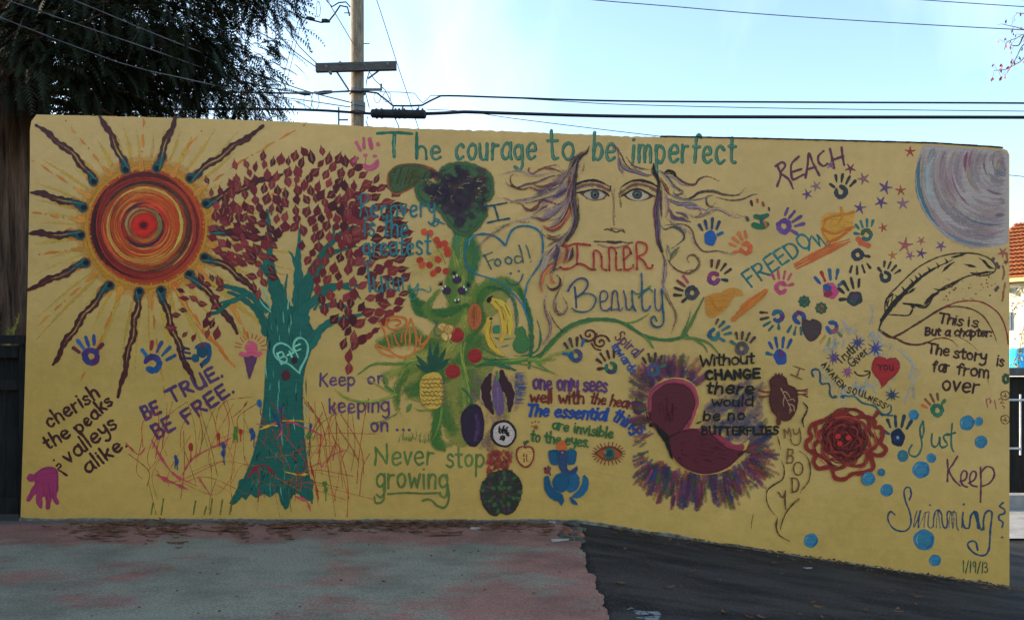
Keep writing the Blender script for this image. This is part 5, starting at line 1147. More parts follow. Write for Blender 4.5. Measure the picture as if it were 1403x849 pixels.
hs('220,320 236,352 290,370 340,352 400,340 460,316 510,300 570,296', 11, 'k'); hs('300,300 262,296 250,330 270,362 320,382 380,370 430,392 480,380', 10, 'r'); hs('250,350 300,380 350,372', 8, 'b', .8); hs('380,350 430,366 490,350 540,330', 14, 'b', .7); hs('360,370 420,390 480,400', 10, 'm', .7)
hs('390,412 440,396 500,360 540,352 580,300', 14, 'v'); hs('470,386 520,366 560,340', 18, 'v', .8); hs('396,424 430,410 400,402', 7, 'g', .7)
hs('180,430 220,432 260,450 310,446 360,440 400,428 470,404 530,380 580,330', 12, 'w'); hs('300,450 350,458 400,444 480,420 540,400 590,350', 9, 'w', .8)
hs('250,456 310,462 350,500 400,490 430,440 470,446 530,466 570,440', 12, 'r'); hs('310,462 360,500 400,480 440,452', 10, 'm', .8); hs('500,430 550,400 590,370', 22, 'v', .7); hs('420,500 450,480 470,470', 14, 'v', .8); hs('380,545 430,550 480,540 530,500 570,460', 18, 'v'); hs('400,540 440,560 490,545', 14, 'v', .8); hs('360,548 400,520 450,490 480,500', 12, '#6a5c80', .8)
hs('245,596 270,570 330,552 390,530 440,500 500,480 560,440', 10, 'w'); hs('50,740 90,690 150,640 220,600 260,570', 12, 'w', .55, .38); hs('160,610 230,590 260,580', 10, 'w', .5, .4); hs('270,560 330,570 380,566', 10, 'w', .6, .35)
hs('436,590 480,610 530,590 570,550 600,480 610,400 620,330', 26, 'o', .95, .15, [.3, .7, 1, 1, .8, .5]); hs('440,604 500,620 550,590 580,540', 16, 'r', .8); hs('432,600 440,640 480,668 530,670 570,640 600,600', 8, 'b'); hs('460,640 500,660 550,640', 16, 'b', .5); hs('480,560 530,540 560,500', 12, 'w', .7); hs('470,590 520,580 550,540', 8, 'w', .6)
hs('590,300 600,360 606,440 600,520', 16, 'm', .8, n=2); hs('600,280 590,380 580,460', 10, 'r', .8); hs('610,320 580,400 560,460', 7, 'w', .6)
hs('640,230 632,300 622,360 620,440 630,500 632,560 620,610 590,660 560,700', 30, 'k', 1, .12, [.4, .8, 1, 1, 1, 1, .8, .5]); hs('644,420 648,500 646,570 620,640', 12, '#2a3430', .9); hs('626,400 600,480 610,540', 10, '#35303c', .8); hs('600,570 620,540 600,620 570,660 540,700', 8, 'w', .8); hs('612,350 600,420 604,480', 7, 'w', .6)
hs('466,714 500,690 540,670 570,640', 12, '#4a4a60', .9); hs('430,849 460,780 500,730 540,690', 22, 'w', .7, .2); hs('520,700 530,740 510,780 500,760', 26, '#3c3a54', .9, .1); hs('570,690 590,740 580,790 560,810', 28, '#a05c34', 1, .1); hs('612,720 606,770 590,800', 24, '#272620', 1, .1); hs('560,700 540,760 520,830', 8, 'w', .7); hs('400,849 440,760 480,720', 8, 'w', .6)
T(740, 320, 4.245)
hs('140,100 110,160 60,190 20,240 8,310 20,350', 24, 'o', 1, .15, [.5, .8, 1, 1, .7, .2]); hs('60,110 30,170 0,240', 22, 'w', .6, .3); hs('96,110 86,170 66,250', 16, '#4c4a60', .8); hs('130,200 80,215 40,250', 8, 'b', .6)
hs('94,240 114,262 112,300 84,322 54,320 34,292', 14, 'k', .95, .1, [.4, 1, 1, 1, .4]); hs('60,230 66,280 90,290', 18, 'o', .6, .3); hs('140,236 130,290 104,340 84,390 82,430 104,466 136,462 156,430 150,400 130,370 122,350', 10, 'k', .9, .15); hs('92,400 94,440 120,462', 12, '#4a4036', .8); hs('112,372 108,410 120,440', 5, 'w', .5)
hs('40,340 28,400 36,460 60,520 56,580 20,640 0,650', 14, 'w', .9, .15); hs('34,350 22,420 50,520 50,580', 6, 'b', .7); hs('50,450 80,510 120,560 140,580', 8, 'b', .8); hs('60,470 90,520', 5, 'k', .6)
S(V('-60,0 -40,80 -70,220 -60,300'), 16, '#7d8258', .4, 5, .35)
# right side
T(840, 170, 3.396)
hs('20,120 34,180 60,210 110,224 160,240 190,232', 14, 'v', .9); hs('22,116 40,150 60,190 90,214', 8, 'k', .8); hs('60,150 90,190 130,206 180,214', 9, 'b', .8); hs('24,150 30,200 50,240', 12, '#6d6478', .7); hs('-10,90 20,110 40,150', 12, 'w', .35, .4); hs('70,190 120,214 150,240', 6, 'w', .6)
hs('188,186 190,220 206,250 212,280', 22, 'k', 1, .1); hs('232,232 260,218 282,232 300,250 340,278 380,280 400,256 440,244 496,266', 13, '#5d4034', .9); hs('232,236 256,220 284,228 290,250', 16, 'k', .9); hs('236,240 280,250 320,280 370,290', 10, 'w', .8); hs('200,210 240,240 280,290 340,340', 14, 'w', .8)
hs('290,330 330,350 370,340 400,318 460,312 520,328 580,330 616,296', 12, '#4c443c', .95); hs('300,345 350,352 400,322 470,316', 8, '#2c2c3c', .9); hs('270,290 300,300 324,316 300,330 280,320 286,304', 8, '#5c4636', .8); hs('480,340 540,354 600,350 650,328 676,328', 11, '#6a5a44', .9); hs('470,330 436,340 438,372 460,384 476,364', 9, '#46362c', .9)
hs('230,300 270,330 330,352 400,350 460,330', 12, 'w', .7); hs('220,250 250,300 260,330', 16, '#8a5c44', .7); hs('240,340 300,370 360,372 400,384', 18, 'v', .95, .1); hs('300,360 350,390 400,392 440,404', 12, '#75689a', .8); hs('262,396 280,436 320,444 360,456', 20, 'v', 1, .1); hs('290,410 330,420 350,440', 14, 'v', .8)
hs('330,400 370,430 420,424 450,396 500,398 560,430 620,436', 9, 'w', .75); hs('360,420 390,432 410,410 390,394 364,400', 7, '#6a4c50', .8); hs('540,410 600,430 640,434', 7, 'w', .5); hs('370,430 430,420 480,400', 10, '#9a6a50', .5)
hs('214,270 210,340 200,400 204,470 210,540 226,590', 24, '#2c2620', 1, .1, [.7, 1, .9, 1, .9, .7]); hs('226,290 222,380 226,450', 12, '#5c4640', .8); hs('238,310 250,380 244,440', 14, 'w', .6); hs('220,470 240,490 280,480 320,500 330,530 300,560 270,580', 10, '#344a38', .95); hs('240,470 290,470 330,500 322,540', 9, 'k', .85); hs('240,430 280,460 340,470 370,500 384,550 420,590 480,590 520,596 560,602', 9, '#4e4a40', .9); hs('244,440 300,470 350,500 380,560 420,596', 6, 'w', .7); hs('480,592 540,604 580,612', 5, 'w', .6)
hs('246,580 260,640 300,680 350,694 390,670 400,640 380,612 352,612 344,632 360,648', 11, '#544c38', .9, .2); hs('310,570 280,600 260,640', 16, '#4a603c', .8, .2); hs('250,560 270,620', 12, '#3d5a3c', .8); hs('330,688 380,674', 5, 'k', .7)
hs('226,590 240,640 238,700 232,750 246,800 270,849', 17, '#35302c', .95, .15); hs('240,610 250,660 246,740', 7, 'w', .45); hs('232,580 218,540 214,500', 7, 'w', .5)
T(740, 320, 4.245); hs('735,340 760,400 784,450 790,500 770,560 764,590', 12, '#6e6040', .7, .3, [.8, 1, .8, .4])
# ================================================================ INNER Beauty
T(740, 320, 4.245)
Part('lettering', 'INNER in red letters with dark dots'); RD = '#7c2a2a'
for s in ('128,72 160,74 200,60 250,62 290,68', '214,70 216,120 212,180', '116,196 140,206 180,200 220,176 256,184 290,206 320,210', '310,210 312,160 310,104 330,100 350,120 358,160 358,200 384,214', '400,212 402,160 400,90 420,80 440,110 440,170 444,210 468,210', '488,208 486,150 484,90 500,76 520,90 520,120 500,140 486,152', '488,206 510,212 540,196', '562,208 562,130 558,60 580,50 610,60 620,90 604,120 570,134 600,160 624,200 648,200 654,184'):
    S(V(s), 11, RD, 1, .7, .05, lin_=False)
for x, y in ((128, 72), (290, 68), (118, 198), (300, 210), (320, 210), (312, 118), (357, 138), (384, 212), (404, 214), (442, 116), (468, 210), (484, 152), (528, 118), (540, 184), (562, 208), (652, 184), (216, 178), (528, 110)): D(x, y, 7, '#42181c')
Part('lettering', 'Beauty in large blue letters under INNER'); BB = '#1f4a6e'
T(760, 380, 8.769); BB = '#1a4260'
for s, w, c in (('240,120 252,220 260,360', 24, BB), ('158,165 200,90 270,25 340,10 390,50 390,110 340,180 270,235', 22, BB), ('290,225 350,195 440,200 492,250 480,320 430,390 340,415 250,400 208,370', 18, '#1c4c5c'), ('545,290 600,285 635,230 620,175 570,165 545,210 545,310 560,380 620,400 670,360', 17, '#24485c'), ('680,390 685,290 695,190 712,158 745,180 755,270 765,340 772,392', 20, '#3a3858'), ('665,370 700,386 750,380 790,402 815,365', 13, '#423a5c'), ('825,165 850,260 855,350 870,385 910,385 930,340', 19, '#24405e'), ('925,165 930,280 945,360 968,400', 21, BB), ('1040,-40 1045,100 1045,250 1050,360 1080,400 1120,390 1145,345', 22, BB), ('945,170 980,200 1030,190 1080,150 1140,140 1170,170', 15, '#24506a'), ('1200,145 1200,250 1205,350 1230,395 1270,385 1285,330', 18, '#24405c'), ('1280,145 1290,280 1300,420 1305,520 1280,580 1220,595 1165,560 1155,500 1190,465 1220,520', 22, BB)):
    S(V(s), w, c, 1, .6, .08); S([(x + 4, y - 3) for x, y in V(s)], w * .3, rp.choice(['#4c5c88', '#5a4870', '#2c6068']), .6, .4, .45)
T(740, 320, 4.245)
Part('painted_double_spiral', 'maroon double spiral under the painted bough')
for cx_, cy_, d_ in ((284, 586, 1), (352, 630, -1)):
    pts = [(cx_ + (6 + 5.4 * k * .55) * math.cos(k * .62 * 1 + (0 if d_ > 0 else 3.14)), cy_ + (5 + 5.4 * k * .5) * math.sin(k * .62 + (0 if d_ > 0 else 3.14))) for k in range(0, 16)]
    S(pts, 11, '#45211f', 1, .7)
S(V('250,610 290,622 320,600 330,580'), 9, '#45211f'); S(V('300,640 320,668 350,676'), 10, '#45211f')
Part('lettering', 'spiral inwards in purple and blue letters along a slanting line'); text('Spiral', (432, 606), (556, 722), 66, 8, '#4a3050', cols=['#4c2430', '#4a2c50', '#4a3060', '#4a3060', '#3c3064', '#4a2c50']); text('inwards', (416, 658), (534, 818), 50, 9, '#22407c')
T(800, 400, 2.653)
# ================================================================ saint-exupery style lines
Part('lettering', 'one only sees in purple'); T(600, 400, 2.652); HS[0] = .86; text('one only sees', (346, 352), (614, 362), 52, 8.5, '#4c2f60', xh=1.25, gap=12)
Part('lettering', 'well with the heart in maroon'); text('well with', (334, 400), (530, 404), 50, 7.5, '#552422', gap=10); text('the heart', (552, 402), (716, 424), 44, 6.5, '#552422', gap=10, slant=.15)
Part('lettering', 'The essential things in bright blue'); text('The essential', (322, 446), (612, 464), 46, 9.5, '#1c3c7c', xh=1.15, gap=12, slant=.15); text('things', (632, 462), (738, 516), 52, 8.5, '#1c3c7c', xh=1.1, slant=.15, gap=12)
Part('lettering', 'are invisible to the eyes. in green'); text('are invisible', (414, 496), (634, 530), 44, 6.5, '#2a5434', gap=12); text('to the eyes.', (336, 540), (546, 562), 46, 6.5, '#2a5434', gap=12)
HS[0] = 1.; Part('painted_paw', 'small brown paw print beside are invisible')
for x, y, r_ in ((342, 474, 4), (354, 470, 4), (366, 472, 4), (342, 486, 3.5), (356, 490, 9)): D(x, y, r_, '#6c4428')
Part('painted_small_heart', 'small dark red heart after the word heart'); T(800, 400, 2.653); FILL(V('188,404 178,412 180,428 196,444 214,430 218,412 206,402 198,410'), '#541f26')
Part('painted_eye', 'brown painted eye with rays of lashes'); T(600, 400, 2.652)
FILL(V('572,584 600,564 636,562 668,584 644,606 600,608'), '#7c4a2c', 1, 1.2); D(622, 585, 22, '#24524e'); D(622, 585, 13, '#1c3a44'); S(V('572,586 600,566 636,562 668,582'), 4, '#522422'); S(V('576,588 610,608 650,602'), 3, '#522422'); D(606, 580, 8, '#8c5a38', .7)
for k in range(24): a = 6.28 * k / 24; S([(620 + 48 * math.cos(a), 586 + 28 * math.sin(a)), (620 + 60 * math.cos(a), 586 + 42 * math.sin(a))], 3, '#5c2a2c')
Part('painted_blue_elephant_figure', 'blue seated elephant-headed figure with an orange flame on top'); GBL = '#174668'
FILL(V('436,570 434,556 448,538 464,556 466,570'), '#9a5428'); FILL(V('404,578 432,574 436,590 432,626 414,622 406,600'), GBL); FILL(V('502,578 474,574 470,590 474,624 494,622 500,600'), GBL); FILL(V('438,578 468,578 468,610 466,640 478,652 496,640 506,632 500,654 474,664 450,650 440,620'), '#263a5c'); D(452, 582, 5, '#8a5a3a')
FILL(V('430,664 460,656 476,676 474,700 452,724 430,716 418,690'), GBL); FILL(V('478,668 504,660 512,690 500,716 478,724 470,716 482,692'), '#1b5076'); FILL(V('388,672 400,668 408,700 432,726 452,738 438,756 410,744 390,712'), GBL); FILL(V('530,664 544,680 540,716 516,742 488,742 512,722 526,694'), '#1b5076'); FILL(V('440,756 452,742 456,756 448,772'), GBL); FILL(V('480,744 492,754 506,770 488,764'), GBL)
S(V('406,574 436,580'), 3, '#123a56'); D(396, 650, 11, '#6a2a2e'); D(404, 640, 9, '#7a3230'); S(V('400,632 408,662'), 5, '#24404c'); D(390, 640, 7, '#5a2430')
# ================================================================ embryo butterfly with bright strokes
T(800, 400, 2.653)
Part('painted_burst', 'ring of purple, pink, blue and orange dry brush strokes around the maroon figure')
BC = ['#4c2f52', '#6e3a58', '#2c3a64', '#7a4a3a', '#5a3c62', '#75405c', '#35444c', '#3d3060', '#6a3a3c', '#41532f']
for k in range(400):
    a = U(1.3, 7.0) - 1.2; t_ = (k * .618) % 1; 
    # an outline around the two lobes
    cx_, cy_ = (320, 420) if U(0, 1) < .42 else (430, 590)
    if cy_ == 420: a = U(2.6, 5.6); rx, ry_, dr = 98, 112, U(0, 62)
    else: a = U(-.45, 2.9); rx, ry_, dr = 165, 66, U(0, 104)
    dx, dy = math.cos(a), math.sin(a); x, y = cx_ + rx * dx, cy_ + ry_ * dy
    n_ = math.hypot(dx / rx, dy / ry_); ox, oy = dx / rx / n_, dy / ry_ / n_
    p0 = (x + ox * dr * .45, y + oy * dr * .45); p1 = (x + ox * (dr + 26), y + oy * (dr + 26))
    if p1[0] < 165 or p1[1] < 215: continue
    S([p0, p1], U(16, 30), rp.choice(BC), U(.4, .75), 5, .36, tap=[.9, 1, .8], var=.2)
for k in range(90):
    x, y = U(430, 640), U(330, 560)
    if (x - 430) < (y - 330) * -.5 + 40: continue
    a = U(-1.1, -.3); l = U(20, 50); S([(x, y), (x + l * math.cos(a), y + l * math.sin(a))], U(18, 32), rp.choice(['#4a4a64', '#2c3c68', '#6a5a68', '#5a4a5c', '#7a6a58', '#6e4058', '#34405c']), .5, 3, .44, var=.2)
for k in range(60): x = U(480, 680); y = U(560, 690) if x < 620 else U(540, 620); S([(x, y), (x + U(10, 34), y + U(6, 26))], U(7, 13), rp.choice(BC + ['#2a3c6c', '#8a5434']), .7, 3, .42, var=.2)
for k in range(70): x = U(240, 580); y = U(660, 755) - abs(x - 410) * .1; S([(x, y), (x + (x - 410) * .08, y + U(20, 44))], U(10, 20), rp.choice(BC), .75, 3, .42, var=.2)
for k in range(30): x = U(175, 240); y = U(305, 370); S([(x, y), (x - U(5, 20), y + U(-16, 4))], U(6, 11), rp.choice(['#4c4652', '#5c4a4a', '#6a5a50']), .6, 2, .42)
for k in range(28): x = U(190, 240); y = U(500, 640); S([(x + 10, y), (x - U(5, 26), y + U(4, 26))], U(6, 12), rp.choice(BC), .7, 2, .4)
Part('painted_winged_figure', 'dark maroon two-lobed winged figure with pink rim')
P1 = V('236,470 228,420 240,362 276,324 330,310 380,320 414,356 422,400 410,446 392,490 430,500 480,512 530,544 562,556 600,536 588,570 570,598 530,640 470,660 410,660 350,630 316,590 300,540 270,510')
FILL(P1, '#9a8850', .9, 4, .1, ow=16); FILL(V('236,462 232,400 250,350 300,322 350,318 396,342 414,392 400,440 380,492 420,496 480,512 540,552 580,556 556,600 520,636 460,656 400,652 340,616 306,560 300,530 264,500'), '#74324a', 1, 1.5)
FILL(V('240,456 240,400 258,356 306,334 350,334 384,354 402,400 390,446 360,492 330,520 300,530 264,496'), '#491c2a', 1, 1.5); FILL(V('300,536 350,506 410,500 470,524 520,566 578,578 556,604 516,636 460,656 400,650 346,620 312,570'), '#481b29', 1, 1.5)
for k in range(26): a = U(2.6, 4.2); r_ = U(20, 90); x, y = 345 + r_ * math.cos(a) * .9, 440 + r_ * math.sin(a) * .95; S([(x, y), (x * .85 + 310 * .15, y * .75 + 515 * .25)], U(5, 10), rp.choice(['#54212f', '#401826', '#5c2834']), .6, 2, .35)
for k in range(24): x = U(350, 540); y = U(530, 620); S([(x, y), (x * .85 + 300 * .15, y * .9 + 536 * .1)], U(5, 9), rp.choice(['#54212f', '#3c1624', '#5e2a38']), .6, 2, .35)
S(V('330,322 386,336 412,390 400,440 384,484'), 12, '#8a3f58', .85, 1.5, .15); S(V('240,430 246,370 290,330'), 10, '#84405a', .8, 1.5, .2); S(V('420,500 480,522 530,560 570,572'), 10, '#82384e', .8, 1.5, .2)
S(V('258,478 276,500 296,524 306,560 320,602'), 18, '#17110f', tap=[.4, .8, 1, .9, .4]); S(V('300,530 340,510 380,500'), 5, '#1c1416', .9, tap=[1, .6, .2]); S(V('560,590 584,576'), 5, '#1c1416'); S(V('300,548 290,534 264,498'), 8, '#17110f')
D(244, 482, 9, '#1c1614'); S(V('240,474 226,464 216,460 220,450 232,458'), 4, '#2a1c18'); S(V('238,466 228,448 226,436 236,440 240,460'), 4, '#2a1c18')
Part('lettering', 'Without CHANGE there would be no BUTTERFLIES in black'); BK = '#181615'
HS[0] = .86; text('Without', (420, 270), (618, 258), 46, 6.5, BK, xh=1.1, gap=8, slant=.1); text('CHANGE', (442, 318), (636, 312), 38, 9, BK); text('there', (442, 366), (612, 370), 46, 8, BK, xh=1.1, slant=.15); text('would', (462, 414), (612, 412), 40, 6, BK, xh=1.1, slant=.1, gap=10)
text('be no', (432, 466), (582, 462), 40, 6.5, BK, slant=.1, xh=1.15); text('BUTTERFLIES', (428, 516), (704, 516), 32, 7, BK, gap=13); S(V('424,470 410,476'), 5, BK); S(V('600,362 620,352'), 5, BK)
HS[0] = 1.
# ================================================================ hand prints, right half
T1()
DG = '#2a2e38'
hand(973, 326, 9.5, 95, '#1d4a8a', '#2a3a58', 'blue hand print at the end of the hair', ln=1.1, th='#1d4a7c')
Part('handprint', 'green and blue hand print with orange at the upper right of the hair'); T(840, 170, 3.396)
for p, w, c in ((V('664,430 690,434 716,424'), 22, '#24503f'), (V('656,470 690,480 712,468'), 26, '#24563f'), (V('690,446 690,460'), 14, '#2c4a5c'), (V('706,456 712,476'), 12, '#8c5030'), (V('642,360 646,376'), 11, '#3a2430'), (V('670,352 672,364'), 10, '#7c4434'), (V('696,366 700,378'), 11, '#6c3a34'), (V('724,390 726,400'), 7, '#2a3040'), (V('622,436 626,446'), 14, '#3e3a4c')): S(p, w, c, 1, .7, .15)
T1()
hand(1074, 310, 10.5, 42, ['#4a3170', '#523a78'], '#4e3a6c', 'purple hand print below REACH', hole=1, thumb=1, ln=1.1, off=-.15)
hand(1022, 340, 9, 128, '#9a5030', '#9a5a34', 'orange hand print with a gap in the palm', hole=1, gap=150, thumb=-1)
hand(978, 381, 9.5, 62, ['#6a2f58', '#5c3060'], ['#3a2a2c', '#3a2a2c', '#4c2a2c', '#4c2a2c', '#26303c'], 'magenta hand print with dark fingers, left of FREEDOM', hole=1, gap=10, thumb=1, off=.1)
hand(948, 401, 9.5, 152, [DG, '#3a3a44'], ['#8c3a58', '#5a2a38', '#2a2624', '#2a2624', '#2a2624'], 'black hand print with two pink finger tips', hole=1, thumb=-1, ln=1.1)
hand(1070, 394, 9, 88, '#8c3c62', '#8c4058', 'pink hand print under FREEDOM', hole=1, gap=0, thumb=1, th='#8c4058')
hand(1152, 263, 9.5, 72, ['#2e3440', '#2c303c'], '#2a2a2e', 'dark slate hand print right of REACH', hole=1, gap=120, thumb=-1)
hand(1187, 322, 8.5, 100, ['#2c4f54', '#3a4a30'], '#245a60', 'teal hand print right of the orange torch', hole=1, gap=200, thumb=-1, ln=.9)
Part('handprint_smear', 'short orange and brown finger marks below the teal hand print'); S(V('1176,328 1184,334 1190,336'), 7, '#8c4c30'); S(V('1178,334 1190,338'), 4, '#8c4c30')
hand(1175, 349, 8.5, 280, [DG, '#2c303c'], '#2e2a2c', 'dark hand print pointing down right of the torch', hole=1, thumb=-1, off=.45)
hand(1213, 379, 8, 58, [DG], '#34302e', 'dark grey hand print next to the feather', hole=1, gap=120, thumb=-1, off=.1)
hand(1138, 398, 11, 105, ['#8c3a64', '#24487c', '#6e2a3c'], ['#245068', '#2c5070', '#7c2a24', '#24487c', '#245068'], 'pink and blue hand print with a red middle finger', ln=1.05)
hand(1171, 409, 10.5, 112, ['#2c3038', '#2e4a44', '#463450'], '#2a2a28', 'dark hand print with green traces right of the pink and blue one', thumb=-1, ln=1.05, hole=0)
hand(978, 458, 8.5, 40, ['#1f4a66', '#2a5a60'], ['#2a5560', '#2a5560', '#2a4a50', '#3c3028', '#245060'], 'teal and blue hand print under the orange brush marks', hole=1, gap=60, thumb=1, off=.1)
hand(1016, 477, 9, 75, ['#3c3c44', '#44404c'], '#3c2e2c', 'grey hand print above the word Without', hole=1, thumb=-1, th='#2c5048')
hand(1066, 433, 9, 202, ['#24406a', '#472c60', '#28506a'], ['#4a2424', '#38302c', '#28505a', '#28505a', '#28505a'], 'blue and purple hand print pointing left with green fingers', hole=1, gap=190, thumb=-1, off=.1)
hand(1095, 435, 9, 265, ['#2c3f70', '#472f60', '#223f6c'], ['#2c4a50', '#2c4a50', '#2c4a50', '#2a3e44', '#2c4a50'], 'purple and blue hand print pointing down beside the painted heart shape', hole=1, gap=300, thumb=-1, off=.1)
hand(1140, 448, 9, 245, ['#28447a', '#6a3c60', '#28406a'], ['#8a4a2c', '#7c6a30', '#5c6c34', '#5c6c34', '#4a5a3c'], 'blue hand print with orange and green fingers', hole=1, gap=150, thumb=-1, off=.35)
hand(1069, 489, 10, 92, ['#24407c', '#482e66'], '#24406e', 'bright blue hand print above the anatomical heart', ln=1.15, thumb=-1, th='#204c6c')
hand(789, 487, 9, 98, ['#234a70', '#2c3c60', '#3c3a5c'], ['#20507c', '#3c2c28', '#3c3830', '#28303c', '#20507c'], 'blue hand print below the bough, left of the spiral', hole=1, gap=120, thumb=-1, off=.1)
hand(837, 503, 9, 115, ['#245a50', '#2c3c50', '#285044'], ['#3c2428', '#3c2428', '#3a2824', '#3c2428', '#3c2428'], 'green hand print with maroon fingers below the spiral', hole=1, gap=120, thumb=-1)
hand(895, 507, 9, 95, ['#3c3f66', '#44406a', '#2c4a60'], '#3a2c2c', 'violet hand print with dark fingers right of inwards', hole=1, thumb=1, th='#2c5048')
hand(1284, 562, 9, 125, ['#245444', '#2a5a4c'], ['#5a4030', '#5a4030', '#6c4030', '#8c4c2c', '#2c5a34'], 'green hand print under the words far from over', hole=1, thumb=1)
hand(1230, 599, 11, 85, ['#161f3c', '#1c2c50'], ['#1c3448', '#1c3448', '#1c3448', '#24303c', '#20405c'], 'navy hand print beside the word Just', hole=0, ln=1.1, thumb=-1); D(1230, 599, 2.5, '#5c7c9c')
Part('painted_beige_smear', 'green and brown finger dabs near the hand prints')
# small flowers
for x, y, c, lb in ((1102, 413, '#2a4a3c', 'small green dabbed flower'), (1125, 422, '#2f4a38', 'small green dabbed flower with orange centre')):
    Part('painted_flower', lb)
    for k in range(8): a = 6.28 * k / 8; D(x + 6 * math.cos(a), y + 6 * math.sin(a), 3, c)
    D(x, y, 4, '#5c3c30' if 'orange' in lb else '#24403c')
Part('painted_heart', 'dark slate heart between hand prints'); T(1020, 400, 4.245); FILL(V('336,176 352,160 380,170 392,158 420,164 444,184 444,220 424,262 388,284 356,260 340,220'), '#3b2f35', 1, 1.5, .12)
Part('painted_beige', None)
T1()
# stars
Part('painted_star', None)
stars = [(1138, 226, 6, '#5c4a70'), (1165, 231, 7, '#5c3040'), (1183, 245, 8, '#6c4c5c'), (1118, 255, 7, '#6c5668'), (1106, 266, 7, '#4a3560'), (1213, 257, 9, '#4f3a62'), (1234, 261, 7, '#75422f'), (1207, 277, 8, '#4c3866'), (1237, 279, 8, '#6c5068'), (1178, 285, 8, '#4c3866'), (1210, 312, 6, '#7c3c2c'), (1247, 208, 7, '#7a3630'), (1240, 336, 10, '#7c4a50'), (1262, 330, 6, '#7c5050'), (1223, 350, 6, '#84583c'), (1247, 350, 6, '#6c4468'), (1262, 347, 7, '#432f60'), (1289, 337, 7, '#5c4670'), (1374, 346, 7, '#7c4a48'), (1378, 359, 4, '#5a3028'), (1194, 407, 0, '#5c4a70')]
for x, y, r_, c in stars:
    if not r_: continue
    Part('painted_star')
    a0 = U(0, 1.2)
    for k in range(5): a = a0 + 6.28 * k / 5; S([(x, y), (x + r_ * math.cos(a), y + r_ * math.sin(a))], r_ * .42, c, .95, .6, .15, tap=[1.1, .5])
# REACH / FREEDOM / torch
T(1040, 170, 3.396)
Part('lettering', 'REACH in maroon purple brush letters'); RP = '#4e2a44'
for s in ('88,200 100,240 84,288', '76,196 108,178 122,196 100,226 116,240 140,260 158,300', '184,152 150,190 152,250 158,260 206,236', '158,222 196,210', '216,250 226,190 232,136 250,180 280,238', '222,212 262,200', '300,126 276,150 278,180 300,196 318,186', '330,116 340,160 350,206', '384,110 388,150 396,190', '340,168 392,150'): S(V(s), 11, RP, 1, .9, .15)
Part('lettering', 'FREEDOM in teal letters rising to the right'); FT = '#1f5a62'
text('FREEDO', (-38, 760), (250, 560), 74, 9, FT, gap=14); S(V('232,586 236,540 244,518 268,548 284,570 276,530 268,512 296,544 312,566 330,560'), 8, FT, lin_=True)
for nm, lb, segs in (('painted_torch', 'orange torch flame and brush handle right of FREEDOM', [('382,384 386,410 340,410 300,440 286,480 300,530 330,556 380,540 430,500 446,460 440,410 410,400', '')]), ):
    Part(nm, lb); FILL(V('378,384 390,384 400,412 444,400 442,430 436,470 440,484 400,520 350,552 310,550 290,510 286,460 300,424 340,410 372,412'), '#a37836', .85, 3, .1, ow=6)
    for s, w, c in (('300,450 340,430 400,420 440,410', 14, '#a86c2e'), ('296,490 350,510 400,490 440,480', 16, '#a06028'), ('320,550 370,530 420,490', 16, '#9c5c2a'), ('340,440 330,480 360,500 400,470', 10, '#b08848'), ('380,390 386,430 370,460', 12, '#a86c2e'), ('310,440 296,500 320,540', 10, '#a46428')): S(V(s), w, c, .7, 2, .38)
    for s in ('166,652 240,610 330,566 420,536', '168,662 250,620 340,576 424,546', '176,672 260,630 340,590 410,556'): S(V(s), 13, '#9a5528', .95, 1.2, .25, tap=[.8, 1, 1, .5])
T(840, 170, 3.396)
Part('painted_torch', 'orange torch flame and brush handle left of and below FREEDOM')
FILL(V('430,800 480,800 520,770 560,760 600,776 606,796 560,800 540,840 500,880 450,900 430,860'), '#a37232', .85, 3, .1, ow=6)
for s, w, c in (('440,820 500,810 560,780', 16, '#a86c30'), ('450,850 500,840 540,810', 16, '#a06a30'), ('440,880 480,860 520,850', 14, '#a86c2e'), ('600,850 650,810 710,776', 20, '#9a5a2a'), ('580,880 640,830 700,792', 18, '#a0622c'), ('560,900 610,870 680,816', 16, '#a0622c')): S(V(s), w, c, .85, 1.6, .3)
T(800, 400, 2.653); FILL(V('440,20 470,4 520,2 550,10 520,50 490,76 470,90 456,70'), '#a57434', .7, 3, .25); S(V('545,98 590,60 650,8'), 18, '#a0622c', .9, 1.4, .25); S(V('556,86 610,36 656,2'), 10, '#a86a30', .8, 1.4, .3); S(V('460,20 480,60 500,60'), 14, '#a8662c', .6, 3, .3)
# ================================================================ moon
T1(); Part('painted_moon', 'large pale moon swirled in lilac, blue and grey in the upper right corner')
mcx, mcy, mr = 1350, 243, 96
def moonclip(pts): return [p for p in pts if p[0] < 1379 and p[1] > topy(min(1382, max(60, p[0]))) + 4]
disc = [(mcx + mr * math.cos(a * .1), mcy + mr * math.sin(a * .1)) for a in range(63)]
pl = [(min(1381, x), max(topy(min(x, 1381)) + 2.5, y)) for x, y in disc]
out = []
for p in pl:
    if not out or math.hypot(p[0] - out[-1][0], p[1] - out[-1][1]) > 2: out.append(p)
tr = [p for p in out]; FILL(tr, '#7c7882', 1, 2, smooth=False, ow=0)
MC = ['#7c7884', '#88828a', '#706e7e', '#8c8690', '#746678', '#908678', '#6c7284', '#807a8e', '#8a7c8c']
for k in range(150):
    q = U(.03, 1); r_ = mr * q; cxx, cyy = mcx + 30 * (1 - q), mcy - 20 * (1 - q); a0 = U(.4, 4.4); pts = moonclip(arc(cxx, cyy, r_, a0, a0 + U(.5, 1.6), 9))
    if len(pts) > 2: S(pts, U(4, 11), rp.choice(MC), U(.3, .65), 2.6, .42, tap=[.3, 1, 1, .3], var=.1)
